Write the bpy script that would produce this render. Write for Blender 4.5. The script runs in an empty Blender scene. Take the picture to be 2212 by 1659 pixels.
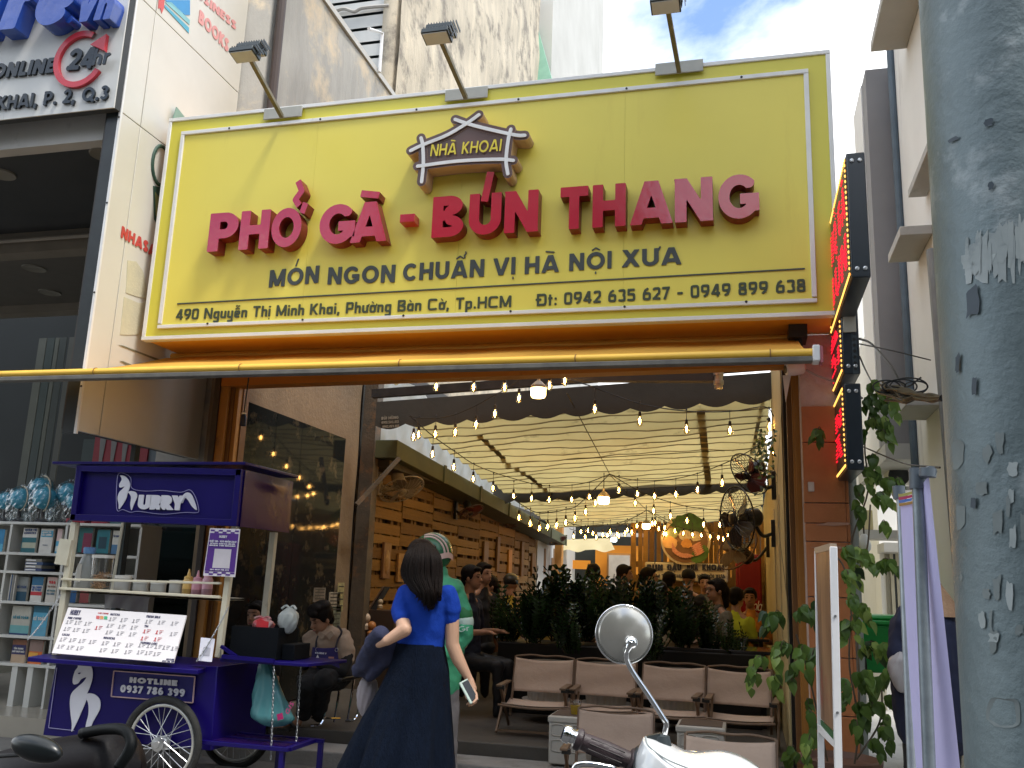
import bpy, bmesh, math, random, unicodedata
import numpy as np
from mathutils import Vector, Matrix, Euler
from mathutils.geometry import tessellate_polygon
R = math.radians
random.seed(7)
scene = bpy.context.scene
C = scene.collection

CAMZ = 1.5
YAW, PIT, ROL, FPX = R(14.67), R(12.38), R(2.06), 1960.0
fw = Vector((-math.sin(YAW)*math.cos(PIT), math.cos(YAW)*math.cos(PIT), math.sin(PIT)))
r0 = Vector((math.cos(YAW), math.sin(YAW), 0)); u0 = r0.cross(fw)
RT = math.cos(ROL)*r0 + math.sin(ROL)*u0
UP = -math.sin(ROL)*r0 + math.cos(ROL)*u0
cam = bpy.data.cameras.new('camera'); camo = bpy.data.objects.new('camera', cam); C.objects.link(camo)
camo.matrix_world = Matrix(((RT.x, UP.x, -fw.x, 0), (RT.y, UP.y, -fw.y, 0), (RT.z, UP.z, -fw.z, CAMZ), (0, 0, 0, 1)))
cam.sensor_width = 36; cam.lens = 36*FPX/2212; cam.clip_start = .05; cam.clip_end = 3000
scene.camera = camo
# survey helpers: a sight line through the photograph met with a vertical or level plane of the place
def _ray(x, y): return fw*FPX + RT*(x-1106) - UP*(y-829.5)
def PY(x, y, Y):
    d = _ray(x, y); return Vector((0, 0, CAMZ)) + d*(Y/d.y)
def PX(x, y, X):
    d = _ray(x, y); return Vector((0, 0, CAMZ)) + d*(X/d.x)
def PZ(x, y, Z):
    d = _ray(x, y); return Vector((0, 0, CAMZ)) + d*((Z-CAMZ)/d.z)

SUN_EL, SUN_AZ = R(62), R(118)      # azimuth clockwise from +Y
w = bpy.data.worlds.new('World'); scene.world = w; w.use_nodes = True
nt = w.node_tree; nt.nodes.clear()
def N(t, **k):
    n = nt.nodes.new(t)
    for a, b in k.items(): setattr(n, a, b)
    return n
out = N('ShaderNodeOutputWorld'); bg = N('ShaderNodeBackground'); sky = N('ShaderNodeTexSky', sky_type='NISHITA', sun_disc=False)
sky.sun_elevation = SUN_EL; sky.sun_rotation = SUN_AZ; sky.air_density = 1.0; sky.dust_density = .6; sky.ozone_density = 2.0
tc = N('ShaderNodeTexCoord'); mp = N('ShaderNodeMapping'); mp.inputs['Scale'].default_value = (1, 1, 1.7); mp.inputs['Location'].default_value = (6.08, 1.08, 3.0)
n1 = N('ShaderNodeTexNoise'); n1.inputs['Scale'].default_value = 2.6; n1.inputs['Detail'].default_value = 9; n1.inputs['Roughness'].default_value = .56; n1.inputs['Distortion'].default_value = .25
n2 = N('ShaderNodeTexNoise'); n2.inputs['Scale'].default_value = 3.1; n2.inputs['Detail'].default_value = 5
r1 = N('ShaderNodeValToRGB'); r1.color_ramp.elements[0].position = .385; r1.color_ramp.elements[1].position = .50
r2 = N('ShaderNodeValToRGB'); r2.color_ramp.elements[0].position = .30; r2.color_ramp.elements[1].position = .68
r2.color_ramp.elements[0].color = (4.0, 4.5, 5.1, 1); r2.color_ramp.elements[1].color = (8.6, 8.7, 8.7, 1)
mx = N('ShaderNodeMix', data_type='RGBA')
L = nt.links.new
L(tc.outputs['Generated'], mp.inputs[0]); L(mp.outputs[0], n1.inputs['Vector']); L(mp.outputs[0], n2.inputs['Vector'])
L(n1.outputs['Fac'], r1.inputs[0]); L(n2.outputs['Fac'], r2.inputs[0]); L(r1.outputs['Color'], mx.inputs['Factor'])
L(sky.outputs[0], mx.inputs['A']); L(r2.outputs['Color'], mx.inputs['B']); L(mx.outputs['Result'], bg.inputs[0]); L(bg.outputs[0], out.inputs[0])
bg.inputs[1].default_value = .13
sl = bpy.data.lights.new('sun', 'SUN'); sl.energy = 1.5; sl.angle = R(12); sl.color = (1, .95, .87)
so = bpy.data.objects.new('sun', sl); C.objects.link(so)
sd = Vector((math.sin(SUN_AZ)*math.cos(SUN_EL), math.cos(SUN_AZ)*math.cos(SUN_EL), math.sin(SUN_EL)))
so.rotation_euler = sd.to_track_quat('Z', 'Y').to_euler()
scene.view_settings.view_transform = 'Standard'; scene.view_settings.look = 'None'
scene.view_settings.exposure = 1.3; scene.view_settings.gamma = 1
scene.cycles.use_denoising = True
scene.cycles.max_bounces = 8; scene.cycles.transparent_max_bounces = 16; scene.cycles.sample_clamp_indirect = 4

MATS = {}
def mat(name, c, c2=None, ns=6.0, rough=.6, metal=0, bump=0, bs=60, spec=.5, alpha=1, trans=0, emit=None, es=0,
        stain=None, ss=2.0, sthr=.55, streak=False, coat=0, transl=0, stretch=(1, 1, 1), rr=0):
    """principled surface: base colour varied by noise, optional stains, fine relief"""
    if name in MATS: return MATS[name]
    m = bpy.data.materials.new(name); m.use_nodes = True; t = m.node_tree; b = t.nodes['Principled BSDF']
    def nn(ty): return t.nodes.new(ty)
    co = nn('ShaderNodeTexCoord'); mpp = nn('ShaderNodeMapping'); mpp.inputs['Scale'].default_value = stretch
    t.links.new(co.outputs['Object'], mpp.inputs[0])
    if c2 is None: c2 = tuple(min(1, v*.86) for v in c)
    no = nn('ShaderNodeTexNoise'); no.inputs['Scale'].default_value = ns; no.inputs['Detail'].default_value = 6; no.inputs['Roughness'].default_value = .6
    t.links.new(mpp.outputs[0], no.inputs['Vector'])
    ra = nn('ShaderNodeValToRGB'); ra.color_ramp.elements[0].position = .33; ra.color_ramp.elements[1].position = .67
    ra.color_ramp.elements[0].color = (*c2, 1); ra.color_ramp.elements[1].color = (*c, 1)
    t.links.new(no.outputs['Fac'], ra.inputs[0]); last = ra.outputs['Color']
    if stain:
        n3 = nn('ShaderNodeTexNoise'); n3.inputs['Scale'].default_value = ss; n3.inputs['Detail'].default_value = 10; n3.inputs['Roughness'].default_value = .68
        m3 = nn('ShaderNodeMapping'); m3.inputs['Scale'].default_value = (1, 1, .14) if streak else (1, 1, 1)
        m3.inputs['Location'].default_value = (5.3, 1.7, 2.2)
        t.links.new(co.outputs['Object'], m3.inputs[0]); t.links.new(m3.outputs[0], n3.inputs['Vector'])
        r3 = nn('ShaderNodeValToRGB'); r3.color_ramp.elements[0].position = sthr; r3.color_ramp.elements[1].position = min(1, sthr+.13)
        t.links.new(n3.outputs['Fac'], r3.inputs[0])
        m4 = nn('ShaderNodeMix'); m4.data_type = 'RGBA'; t.links.new(r3.outputs['Color'], m4.inputs['Factor'])
        t.links.new(last, m4.inputs['A']); m4.inputs['B'].default_value = (*stain, 1); last = m4.outputs['Result']
    t.links.new(last, b.inputs['Base Color'])
    b.inputs['Roughness'].default_value = rough; b.inputs['Metallic'].default_value = metal
    if 'Specular IOR Level' in b.inputs: b.inputs['Specular IOR Level'].default_value = spec
    if rr:
        mr = nn('ShaderNodeMapRange'); mr.inputs['To Min'].default_value = max(.02, rough-rr); mr.inputs['To Max'].default_value = min(1, rough+rr)
        t.links.new(no.outputs['Fac'], mr.inputs['Value']); t.links.new(mr.outputs[0], b.inputs['Roughness'])
    if coat: b.inputs['Coat Weight'].default_value = coat; b.inputs['Coat Roughness'].default_value = .06
    if alpha < 1: b.inputs['Alpha'].default_value = alpha
    if trans: b.inputs['Transmission Weight'].default_value = trans
    if emit: b.inputs['Emission Color'].default_value = (*emit, 1); b.inputs['Emission Strength'].default_value = es
    if bump:
        nb = nn('ShaderNodeTexNoise'); nb.inputs['Scale'].default_value = bs; nb.inputs['Detail'].default_value = 8; nb.inputs['Roughness'].default_value = .65
        t.links.new(mpp.outputs[0], nb.inputs['Vector'])
        bu = nn('ShaderNodeBump'); bu.inputs['Strength'].default_value = min(1, bump); bu.inputs['Distance'].default_value = .02
        t.links.new(nb.outputs['Fac'], bu.inputs['Height']); t.links.new(bu.outputs[0], b.inputs['Normal'])
    if transl:
        tr = nn('ShaderNodeBsdfTranslucent'); ms = nn('ShaderNodeMixShader'); ms.inputs[0].default_value = transl
        t.links.new(last, tr.inputs[0]); t.links.new(b.outputs[0], ms.inputs[1]); t.links.new(tr.outputs[0], ms.inputs[2])
        t.links.new(ms.outputs[0], t.nodes['Material Output'].inputs[0])
    MATS[name] = m
    return m
def thinglass(name, tint=(1, 1, 1), gl=.12, rough=.05):
    """thin clear sheet: mostly lets light through, a little gloss"""
    if name in MATS: return MATS[name]
    m = bpy.data.materials.new(name); m.use_nodes = True; t = m.node_tree; t.nodes.clear()
    o = t.nodes.new('ShaderNodeOutputMaterial'); a = t.nodes.new('ShaderNodeBsdfTransparent'); g = t.nodes.new('ShaderNodeBsdfGlossy')
    f = t.nodes.new('ShaderNodeLayerWeight'); f.inputs[0].default_value = .25; mr = t.nodes.new('ShaderNodeMapRange')
    mr.inputs['To Min'].default_value = gl; mr.inputs['To Max'].default_value = .8
    a.inputs[0].default_value = (*tint, 1); g.inputs['Roughness'].default_value = rough
    mi = t.nodes.new('ShaderNodeMixShader'); t.links.new(f.outputs['Facing'], mr.inputs['Value']); t.links.new(mr.outputs[0], mi.inputs[0])
    t.links.new(a.outputs[0], mi.inputs[1]); t.links.new(g.outputs[0], mi.inputs[2]); t.links.new(mi.outputs[0], o.inputs[0])
    MATS[name] = m; return m

def tag(o, label=None, cat=None, group=None, kind=None):
    if label: o['label'] = label
    if cat: o['category'] = cat
    if group: o['group'] = group
    if kind: o['kind'] = kind
    return o
def origin(o):
    v = Vector((0, 0, 0))
    while o is not None: v = v + Vector(o.location); o = o.parent
    return v
def thing(name, label, cat, loc=(0, 0, 0), group=None):
    o = bpy.data.objects.new(name, None); C.objects.link(o); o.location = loc; o.empty_display_size = .1
    return tag(o, label, cat, group)
class MB:
    """collects faces, then links them as one mesh object"""
    def __init__(s): s.v = []; s.f = []; s.m = []; s.mi = 0
    def add(s, vs, fs):
        n = len(s.v); s.v += [tuple(x) for x in vs]; s.f += [tuple(i+n for i in f) for f in fs]; s.m += [s.mi]*len(fs); return s
    def box(s, lo, hi):
        x0, y0, z0 = lo; x1, y1, z1 = hi
        x0, x1 = min(x0, x1), max(x0, x1); y0, y1 = min(y0, y1), max(y0, y1); z0, z1 = min(z0, z1), max(z0, z1)
        return s.add([(x0, y0, z0), (x1, y0, z0), (x1, y1, z0), (x0, y1, z0), (x0, y0, z1), (x1, y0, z1), (x1, y1, z1), (x0, y1, z1)],
                     [(0, 3, 2, 1), (4, 5, 6, 7), (0, 1, 5, 4), (1, 2, 6, 5), (2, 3, 7, 6), (3, 0, 4, 7)])
    def obox(s, c, ax, ay, az):
        """box about c with half-extent vectors ax, ay, az"""
        c = Vector(c); ax, ay, az = Vector(ax), Vector(ay), Vector(az)
        return s.add([c-ax-ay-az, c+ax-ay-az, c+ax+ay-az, c-ax+ay-az, c-ax-ay+az, c+ax-ay+az, c+ax+ay+az, c-ax+ay+az],
                     [(0, 3, 2, 1), (4, 5, 6, 7), (0, 1, 5, 4), (1, 2, 6, 5), (2, 3, 7, 6), (3, 0, 4, 7)])
    def bar(s, a, b, wd, th, up=(0, 0, 1)):
        a, b = Vector(a), Vector(b); d = b-a; up = Vector(up)
        x = d.cross(up)
        if x.length < 1e-6: x = d.cross(Vector((1, 0, 0)))
        x.normalize(); y = x.cross(d).normalized()
        return s.obox((a+b)/2, x*wd/2, d/2, y*th/2)
    def tube(s, path, r, n=8, close=False, caps=True):
        P = [Vector(p) for p in path]; k = len(P)
        rs = r if isinstance(r, (list, tuple)) else [r]*k
        base = len(s.v); ref = None; vs = []
        for i, p in enumerate(P):
            if close: d = P[(i+1) % k]-P[i-1]
            else: d = P[min(i+1, k-1)]-P[max(i-1, 0)]
            if d.length < 1e-9: d = Vector((0, 0, 1))
            d.normalize()
            if ref is None:
                ref = d.cross(Vector((0, 0, 1)));
                if ref.length < .05: ref = d.cross(Vector((1, 0, 0)))
            ref = (ref - d*ref.dot(d));
            if ref.length < 1e-6: ref = d.orthogonal()
            ref.normalize(); q = d.cross(ref)
            for j in range(n):
                a = 2*math.pi*j/n; vs.append(p + (ref*math.cos(a)+q*math.sin(a))*rs[i])
        fs = []
        for i in range(k if close else k-1):
            for j in range(n):
                a, b = i*n+j, i*n+(j+1) % n; c, d2 = ((i+1) % k)*n+(j+1) % n, ((i+1) % k)*n+j
                fs.append((a, b, c, d2))
        if caps and not close: fs += [tuple(range(n-1, -1, -1)), tuple(range((k-1)*n, k*n))]
        return s.add(vs, fs)
    def lathe(s, prof, c=(0, 0, 0), n=20, axis=None, sx=1, sy=1):
        """profile of (radius, height) spun about the axis through c"""
        c = Vector(c); q = Vector((0, 0, 1)).rotation_difference(Vector(axis)) if axis is not None else None
        vs = []; k = len(prof)
        for r_, h in prof:
            for j in range(n):
                a = 2*math.pi*j/n; v = Vector((r_*math.cos(a)*sx, r_*math.sin(a)*sy, h))
                if q: v = q @ v
                vs.append(c+v)
        fs = [(i*n+j, i*n+(j+1) % n, (i+1)*n+(j+1) % n, (i+1)*n+j) for i in range(k-1) for j in range(n)]
        if prof[0][0] > 1e-5: fs.append(tuple(range(n-1, -1, -1)))
        if prof[-1][0] > 1e-5: fs.append(tuple(range((k-1)*n, k*n)))
        return s.add(vs, fs)
    def ball(s, c, r, n=12, m=8, rot=None):
        """ellipsoid; r may be three radii"""
        if not isinstance(r, (tuple, list, Vector)): r = (r, r, r)
        vs = []; c = Vector(c)
        for i in range(m+1):
            t = math.pi*i/m
            for j in range(n):
                a = 2*math.pi*j/n; v = Vector((r[0]*math.sin(t)*math.cos(a), r[1]*math.sin(t)*math.sin(a), r[2]*math.cos(t)))
                if rot is not None: v = rot @ v
                vs.append(c+v)
        return s.add(vs, [(i*n+j, (i+1)*n+j, (i+1)*n+(j+1) % n, i*n+(j+1) % n) for i in range(m) for j in range(n)])
    def cap(s, a, ra, b, rb, n=12):
        """tapered capsule"""
        a, b = Vector(a), Vector(b); d = b-a; L_ = max(d.length, 1e-4); u = d/L_
        pts = []; rs = []
        for t in (1.0, .92, .7, .38): pts.append(a-u*ra*t); rs.append(max(.0005, ra*math.sqrt(max(0, 1-t*t))))
        for t in (0, .5, 1): pts.append(a+d*t); rs.append(ra+(rb-ra)*t)
        for t in (.38, .7, .92, 1.0): pts.append(b+u*rb*t); rs.append(max(.0005, rb*math.sqrt(max(0, 1-t*t))))
        return s.tube(pts, rs, n)
    def poly(s, pts, n, th):
        """flat outline pts (3-d, any winding) thickened along n"""
        P = [Vector(p) for p in pts]; n = Vector(n).normalized(); k = len(P)
        tri = tessellate_polygon([P])
        q = [p+n*th for p in P]
        fs = [tuple(t) for t in tri] + [tuple(i+k for i in t)[::-1] for t in tri]
        fs += [(i, (i+1) % k, (i+1) % k+k, i+k) for i in range(k)]
        return s.add(P+q, fs)
    def quad(s, a, b, c, d): return s.add([a, b, c, d], [(0, 1, 2, 3)])
    def grid(s, fn, nu, nv, flip=False):
        vs = [fn(i/nu, j/nv) for j in range(nv+1) for i in range(nu+1)]
        fs = []
        for j in range(nv):
            for i in range(nu):
                a = j*(nu+1)+i; f = (a, a+1, a+nu+2, a+nu+1); fs.append(f[::-1] if flip else f)
        return s.add(vs, fs)
    def mesh(s, name, m, off=Vector((0, 0, 0)), smooth=False, fix=True):
        me = bpy.data.meshes.new(name); me.from_pydata([(x-off.x, y-off.y, z-off.z) for x, y, z in s.v], [], s.f); me.update()
        if fix and len(s.f) < 60000:
            bm = bmesh.new(); bm.from_mesh(me); bmesh.ops.recalc_face_normals(bm, faces=bm.faces); bm.to_mesh(me); bm.free()
        for mm in (m if isinstance(m, (list, tuple)) else [m]): me.materials.append(mm)
        if isinstance(m, (list, tuple)) and len(m) > 1: me.polygons.foreach_set('material_index', s.m)
        if smooth:
            me.polygons.foreach_set('use_smooth', [True]*len(me.polygons))
            if smooth != 'all': me.set_sharp_from_angle(angle=R(38))
        return me
    def build(s, name, m, parent=None, smooth=False, bevel=0, label=None, loc=None, kind=None, fix=True):
        """world-space faces; parent None makes a top-level object"""
        if parent is not None: off = origin(parent)
        else: off = Vector(loc) if loc is not None else Vector((0, 0, 0))
        me = s.mesh(name, m, off, smooth, fix)
        o = bpy.data.objects.new(name, me); C.objects.link(o)
        if parent is not None: o.parent = parent
        else: o.location = off
        if bevel:
            bv = o.modifiers.new('bevel', 'BEVEL'); bv.width = bevel; bv.segments = 2; bv.limit_method = 'ANGLE'; bv.angle_limit = R(40)
            me.polygons.foreach_set('use_smooth', [True]*len(me.polygons)); me.set_sharp_from_angle(angle=R(30))
        if label: o['label'] = label
        if kind: o['kind'] = kind
        return o
def copy_tree(o, parent=None):
    c = o.copy(); C.objects.link(c); c.parent = parent
    for ch in list(o.children): copy_tree(ch, c)
    return c
def clone(o, loc, rz=0, label=None, group=None, sc=None):
    c = copy_tree(o); c.location = loc; c.rotation_euler = (0, 0, rz)
    if sc: c.scale = (sc, sc, sc)
    if label: c['label'] = label
    if group: c['group'] = group
    return c
def inst(name, me, parent, loc, rot=None, scale=None, mworld=None):
    """a small part sharing mesh data; loc in the parent's frame"""
    o = bpy.data.objects.new(name, me); C.objects.link(o); o.parent = parent
    if mworld is not None: o.matrix_local = mworld
    else:
        o.location = loc
        if rot: o.rotation_euler = rot
        if scale: o.scale = scale
    return o
def curve_pts(pts, n=6, close=False):
    """Catmull-Rom through points"""
    P = [Vector(p) for p in pts]; k = len(P); o = []
    for i in range(k if close else k-1):
        a = P[i-1] if (close or i > 0) else P[0]*2-P[1]
        b = P[i]; c = P[(i+1) % k]; d = P[(i+2) % k] if (close or i+2 < k) else P[-1]*2-P[-2]
        for j in range(n):
            t = j/n; o.append(.5*((2*b)+(c-a)*t+(2*a-5*b+4*c-d)*t*t+(3*b-a-3*c+d)*t**3))
    if not close: o.append(P[-1])
    return o
def sag(a, b, s_, n=12):
    a, b = Vector(a), Vector(b)
    return [a.lerp(b, i/n)-Vector((0, 0, s_*4*(i/n)*(1-i/n))) for i in range(n+1)]
def _arc(cx, cy, rx, ry, a0, a1, e=2.0, n=None):
    n = n or max(4, int(abs(a1-a0)/9)); o = []
    for i in range(n+1):
        a = R(a0+(a1-a0)*i/n); c, s_ = math.cos(a), math.sin(a)
        o.append((cx+rx*math.copysign(abs(c)**(2/e), c), cy+ry*math.copysign(abs(s_)**(2/e), s_)))
    return o
def glyph(ch, t, e=2.0):
    """centre lines of one capital or small letter for stroke thickness t, cap height 1"""
    h = t/2; S = []; clip = (0, 1)
    def l(*p): S.append(('L', p))
    def a(cx, cy, rx, ry, a0, a1): S.append(('P', _arc(cx, cy, rx, ry, a0, a1, e)))
    U = ch; w_ = .66
    if U in 'OQ0':
        w_ = .92 if U != '0' else .64
        a(w_/2, .5, w_/2-h, .5-h, 0, 360)
        if U == 'Q': l(w_*.6, .28, w_*1.0, -.06); clip = (-.08, 1)
    elif U == 'C': w_ = .78; a(w_*.53, .5, w_*.53-h, .5-h, 48, 312)
    elif U == 'G': w_ = .88; a(w_*.5, .5, w_*.5-h, .5-h, 42, 318); l(w_*.52, .42+h*.2, w_-h*.2, .42+h*.2); l(w_-h-.02, .44, w_-h-.02, .16)
    elif U == 'A': w_ = .86; l(h*1.0-.06, -.15, w_/2+.07*0, 1.08); l(w_-h*1.0+.06, -.15, w_/2, 1.08); l(w_*.24, .26, w_*.76, .26); S.append(('P', [(w_/2-.02, 1-h), (w_/2+.02, 1-h)]))
    elif U == 'B': w_ = .68; l(h, 0, h, 1); l(h, 1-h, .36, 1-h); l(h, .52, .38, .52); l(h, h, .38, h); a(.36, .76, w_-.36-h*1.25, .24-h, -90, 90) ; a(.38, .26, w_-.38-h, .26-h, -90, 90)
    elif U == 'D' or U == 'Đ':
        w_ = .78; l(h, 0, h, 1); l(h, 1-h, .34, 1-h); l(h, h, .34, h); a(.34, .5, w_-.34-h, .5-h, -90, 90)
        if U == 'Đ': l(-.1, .52, .36, .52)
    elif U == 'E': w_ = .56; l(h, 0, h, 1); l(0, h, w_, h); l(0, 1-h, w_, 1-h); l(0, .51, w_*.92, .51)
    elif U == 'F': w_ = .54; l(h, 0, h, 1); l(0, 1-h, w_, 1-h); l(0, .5, w_*.9, .5)
    elif U == 'H': w_ = .74; l(h, 0, h, 1); l(w_-h, 0, w_-h, 1); l(h, .5, w_-h, .5)
    elif U == 'I': w_ = t; l(h, 0, h, 1)
    elif U == 'J': w_ = .5; l(w_-h, 1, w_-h, .3); a(w_/2-.02, .28, w_/2-h+.02, .28-h, 0, -160)
    elif U == 'K': w_ = .7; l(h, 0, h, 1); l(h*.7, .34, w_*1.0, 1.14); l(w_*.36, .52, w_*1.02, -.12)
    elif U == 'L': w_ = .52; l(h, 0, h, 1); l(0, h, w_, h)
    elif U == 'M': w_ = .92; l(h, 0, h, 1); l(w_-h, 0, w_-h, 1); l(h*.6, 1.12, w_/2, .08); l(w_-h*.6, 1.12, w_/2, .08)
    elif U == 'N': w_ = .76; l(h, 0, h, 1); l(w_-h, 0, w_-h, 1); l(h*.5, 1.1, w_-h*.5, -.1)
    elif U == 'P' or U == 'R':
        w_ = .64; l(h, 0, h, 1); l(h, 1-h, .35, 1-h); l(h, .33+h, .35, .33+h); a(.34, .665, w_-.34-h, .335-h, -90, 90)
        if U == 'R': l(.26, .44, w_+.06, -.12)
    elif U == 'S' or U == '5':
        w_ = .6
        if U == 'S': a(w_/2, .74, w_/2-h, .26-h, 35, 270); a(w_/2, .26, w_/2-h, .26+.0-h, 90, -145); l(w_/2-.04, .5, w_/2+.04, .5)
        else: l(.06, 1-h, w_-.04, 1-h); l(.1, .5, .1, 1); a(w_/2-.02, .32, w_/2-h+.02, .32-h, 130, -140)
    elif U == 'T': w_ = .66; l(0, 1-h, w_, 1-h); l(w_/2, 0, w_/2, 1)
    elif U == 'U': w_ = .74; l(h, 1, h, .35); l(w_-h, 1, w_-h, .35); a(w_/2, .37, w_/2-h, .37-h, 180, 360)
    elif U == 'V': w_ = .82; l(h-.05, 1.12, w_/2, -.06); l(w_-h+.05, 1.12, w_/2, -.06)
    elif U == 'X': w_ = .76; l(h*.6-.02, -.08, w_-h*.6, 1.08); l(h*.6-.0, 1.08, w_-h*.6+.02, -.08)
    elif U == 'Y': w_ = .76; l(h-.04, 1.1, w_/2, .44); l(w_-h+.04, 1.1, w_/2, .44); l(w_/2, 0, w_/2, .5)
    elif U == 'Z' : w_ = .64; l(0, 1-h, w_, 1-h); l(0, h, w_, h); l(.02, .02, w_-.02, .98)
    elif U == '1': w_ = .36; l(w_-h, 0, w_-h, 1); l(0, .78, w_-h, 1.0)
    elif U == '2': w_ = .58; a(w_/2, .7, w_/2-h, .3-h, 170, -28); l(w_*.9-h*.3, .58, h*.6, .03); l(0, h, w_, h)
    elif U == '3': w_ = .58; a(w_/2, .735, w_/2-h-.01, .265-h, 150, -80); a(w_/2, .28, w_/2-h, .28-h, 80, -150)
    elif U == '4': w_ = .64; l(w_-h-.1, 0, w_-h-.1, 1); l(0, .26, w_, .26); l(h*.6, .2, w_-h-.12, 1.04)
    elif U == '6': w_ = .62; a(w_/2, .32, w_/2-h, .32-h, 0, 360); S.append(('P', [(h, .36), (h+.02, .56), (.2, .8), (.42, 1-h*.5)]))
    elif U == '7': w_ = .56; l(0, 1-h, w_, 1-h); l(w_-h*.7, 1, .16, -.06)
    elif U == '8': w_ = .6; a(w_/2, .745, w_/2-h-.02, .255-h, 0, 360); a(w_/2, .28, w_/2-h, .28-h, 0, 360)
    elif U == '9': w_ = .62; a(w_/2, .68, w_/2-h, .32-h, 0, 360); S.append(('P', [(w_-h, .64), (w_-h-.02, .44), (w_-.2, .2), (w_-.42, h*.5)]))
    elif U == '-': w_ = .42; l(0, .42, w_, .42)
    elif U == '+': w_ = .5; l(0, .42, w_, .42); l(.25, .17, .25, .67)
    elif U == '.': w_ = t*1.2; l(h*1.2, 0, h*1.2, t*1.1)
    elif U == ',': w_ = t*1.2; l(h*1.3, t, h*.6, -.16); clip = (-.3, 1)
    elif U == ':': w_ = t*1.2; l(h*1.2, 0, h*1.2, t); l(h*1.2, .45, h*1.2, .45+t)
    elif U == '(': w_ = .3; a(.42, .5, .34, .62, 125, 235); clip = (-.2, 1.2)
    elif U == ')': w_ = .3; a(-.12, .5, .34, .62, -55, 55); clip = (-.2, 1.2)
    elif U == ' ': w_ = .30
    else:
        clip = (-.42, 1.02); X = .68
        if U == 'a': w_ = .54; a(.27, X/2, .27-h, X/2-h, 0, 360); l(w_-h, 0, w_-h, X)
        elif U == 'c': w_ = .46; a(.26, X/2, .26-h, X/2-h, 50, 310)
        elif U == 'e': w_ = .54; a(.27, X/2, .27-h, X/2-h, 0, 310); l(h, X/2, w_-h, X/2)
        elif U == 'f': w_ = .36; l(.13, 0, .13, .75); a(.30, .76, .17, .24-h, 180, 80); l(0, X-h, w_, X-h)
        elif U == 'g': w_ = .54; a(.27, X/2, .27-h, X/2-h, 0, 360); l(w_-h, X, w_-h, -.14); a(.27, -.14, .27-h, .22-h, 0, -150)
        elif U == 'h': w_ = .52; l(h, 0, h, 1); l(w_-h, 0, w_-h, X*.6); a(w_/2, X*.58, w_/2-h, X*.42-h, 0, 180)
        elif U == 'i': w_ = t; l(h, 0, h, X); l(h, .82, h, .96)
        elif U == 'l': w_ = t; l(h, 0, h, 1)
        elif U == 'm': w_ = .82; l(h, 0, h, X); l(w_-h, 0, w_-h, X*.62); l(w_/2, 0, w_/2, X*.62); a(w_*.26+h/2, X*.6, w_/4-h/2, X*.4-h, 0, 180); a(w_*.74-h/2, X*.6, w_/4-h/2, X*.4-h, 0, 180)
        elif U == 'n': w_ = .52; l(h, 0, h, X); l(w_-h, 0, w_-h, X*.6); a(w_/2, X*.58, w_/2-h, X*.42-h, 0, 180)
        elif U == 'o': w_ = .54; a(.27, X/2, .27-h, X/2-h, 0, 360)
        elif U == 'p': w_ = .54; a(.27, X/2, .27-h, X/2-h, 0, 360); l(h, X, h, -.34)
        elif U == 'r': w_ = .34; l(h, 0, h, X); a(.34, X*.58, .34-h, X*.42-h, 180, 95)
        elif U == 't': w_ = .34; l(.14, 0, .14, .9); l(0, X-h, w_, X-h)
        elif U == 'u': w_ = .52; l(h, X, h, X*.4); l(w_-h, 0, w_-h, X); a(w_/2, X*.42, w_/2-h, X*.42-h, 180, 360)
        elif U == 'v': w_ = .52; clip = (0, X); l(h-.03, X+.08, w_/2, -.04); l(w_-h+.03, X+.08, w_/2, -.04)
        elif U == 'y': w_ = .52; l(h, X, h, X*.42); a(w_/2, X*.42, w_/2-h, X*.42-h, 180, 360); l(w_-h, X, w_-h, -.14); a(.27, -.14, .27-h, .22-h, 0, -140)
        else: w_ = .3
    return w_, S, clip
MARKS = {'\u0301': 'acute', '\u0300': 'grave', '\u0309': 'hook', '\u0302': 'hat', '\u0323': 'dot', '\u0303': 'tilde', '\u031b': 'horn', '\u0306': 'breve'}
def _field(prims, t, gx, gy, clip):
    F = np.full(gx.shape, -9.0)
    for k, p in prims:
        if k == 'L': segs = [(p, True)]
        else:
            closed = abs(p[0][0]-p[-1][0])+abs(p[0][1]-p[-1][1]) < 1e-6
            segs = [((p[i][0], p[i][1], p[i+1][0], p[i+1][1]), (not closed) and (i in (0, len(p)-2))) for i in range(len(p)-1)]
        for (x0, y0, x1, y1), butt in segs:
            dx, dy = x1-x0, y1-y0; L_ = math.hypot(dx, dy) or 1e-6; ux, uy = dx/L_, dy/L_
            px, py = gx-x0, gy-y0; u = px*ux+py*uy; v = np.abs(-px*uy+py*ux)
            if butt:
                f = np.minimum(t/2-v, np.minimum(u, L_-u) if k == 'L' else np.minimum(u+.004, L_-u+.004))
            else:
                uu = u-np.clip(u, 0, L_); f = t/2-np.sqrt(uu*uu+v*v)
            F = np.maximum(F, f)
    if clip: F = np.minimum(F, np.minimum(gy-clip[0], clip[1]-gy))
    return F
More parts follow.
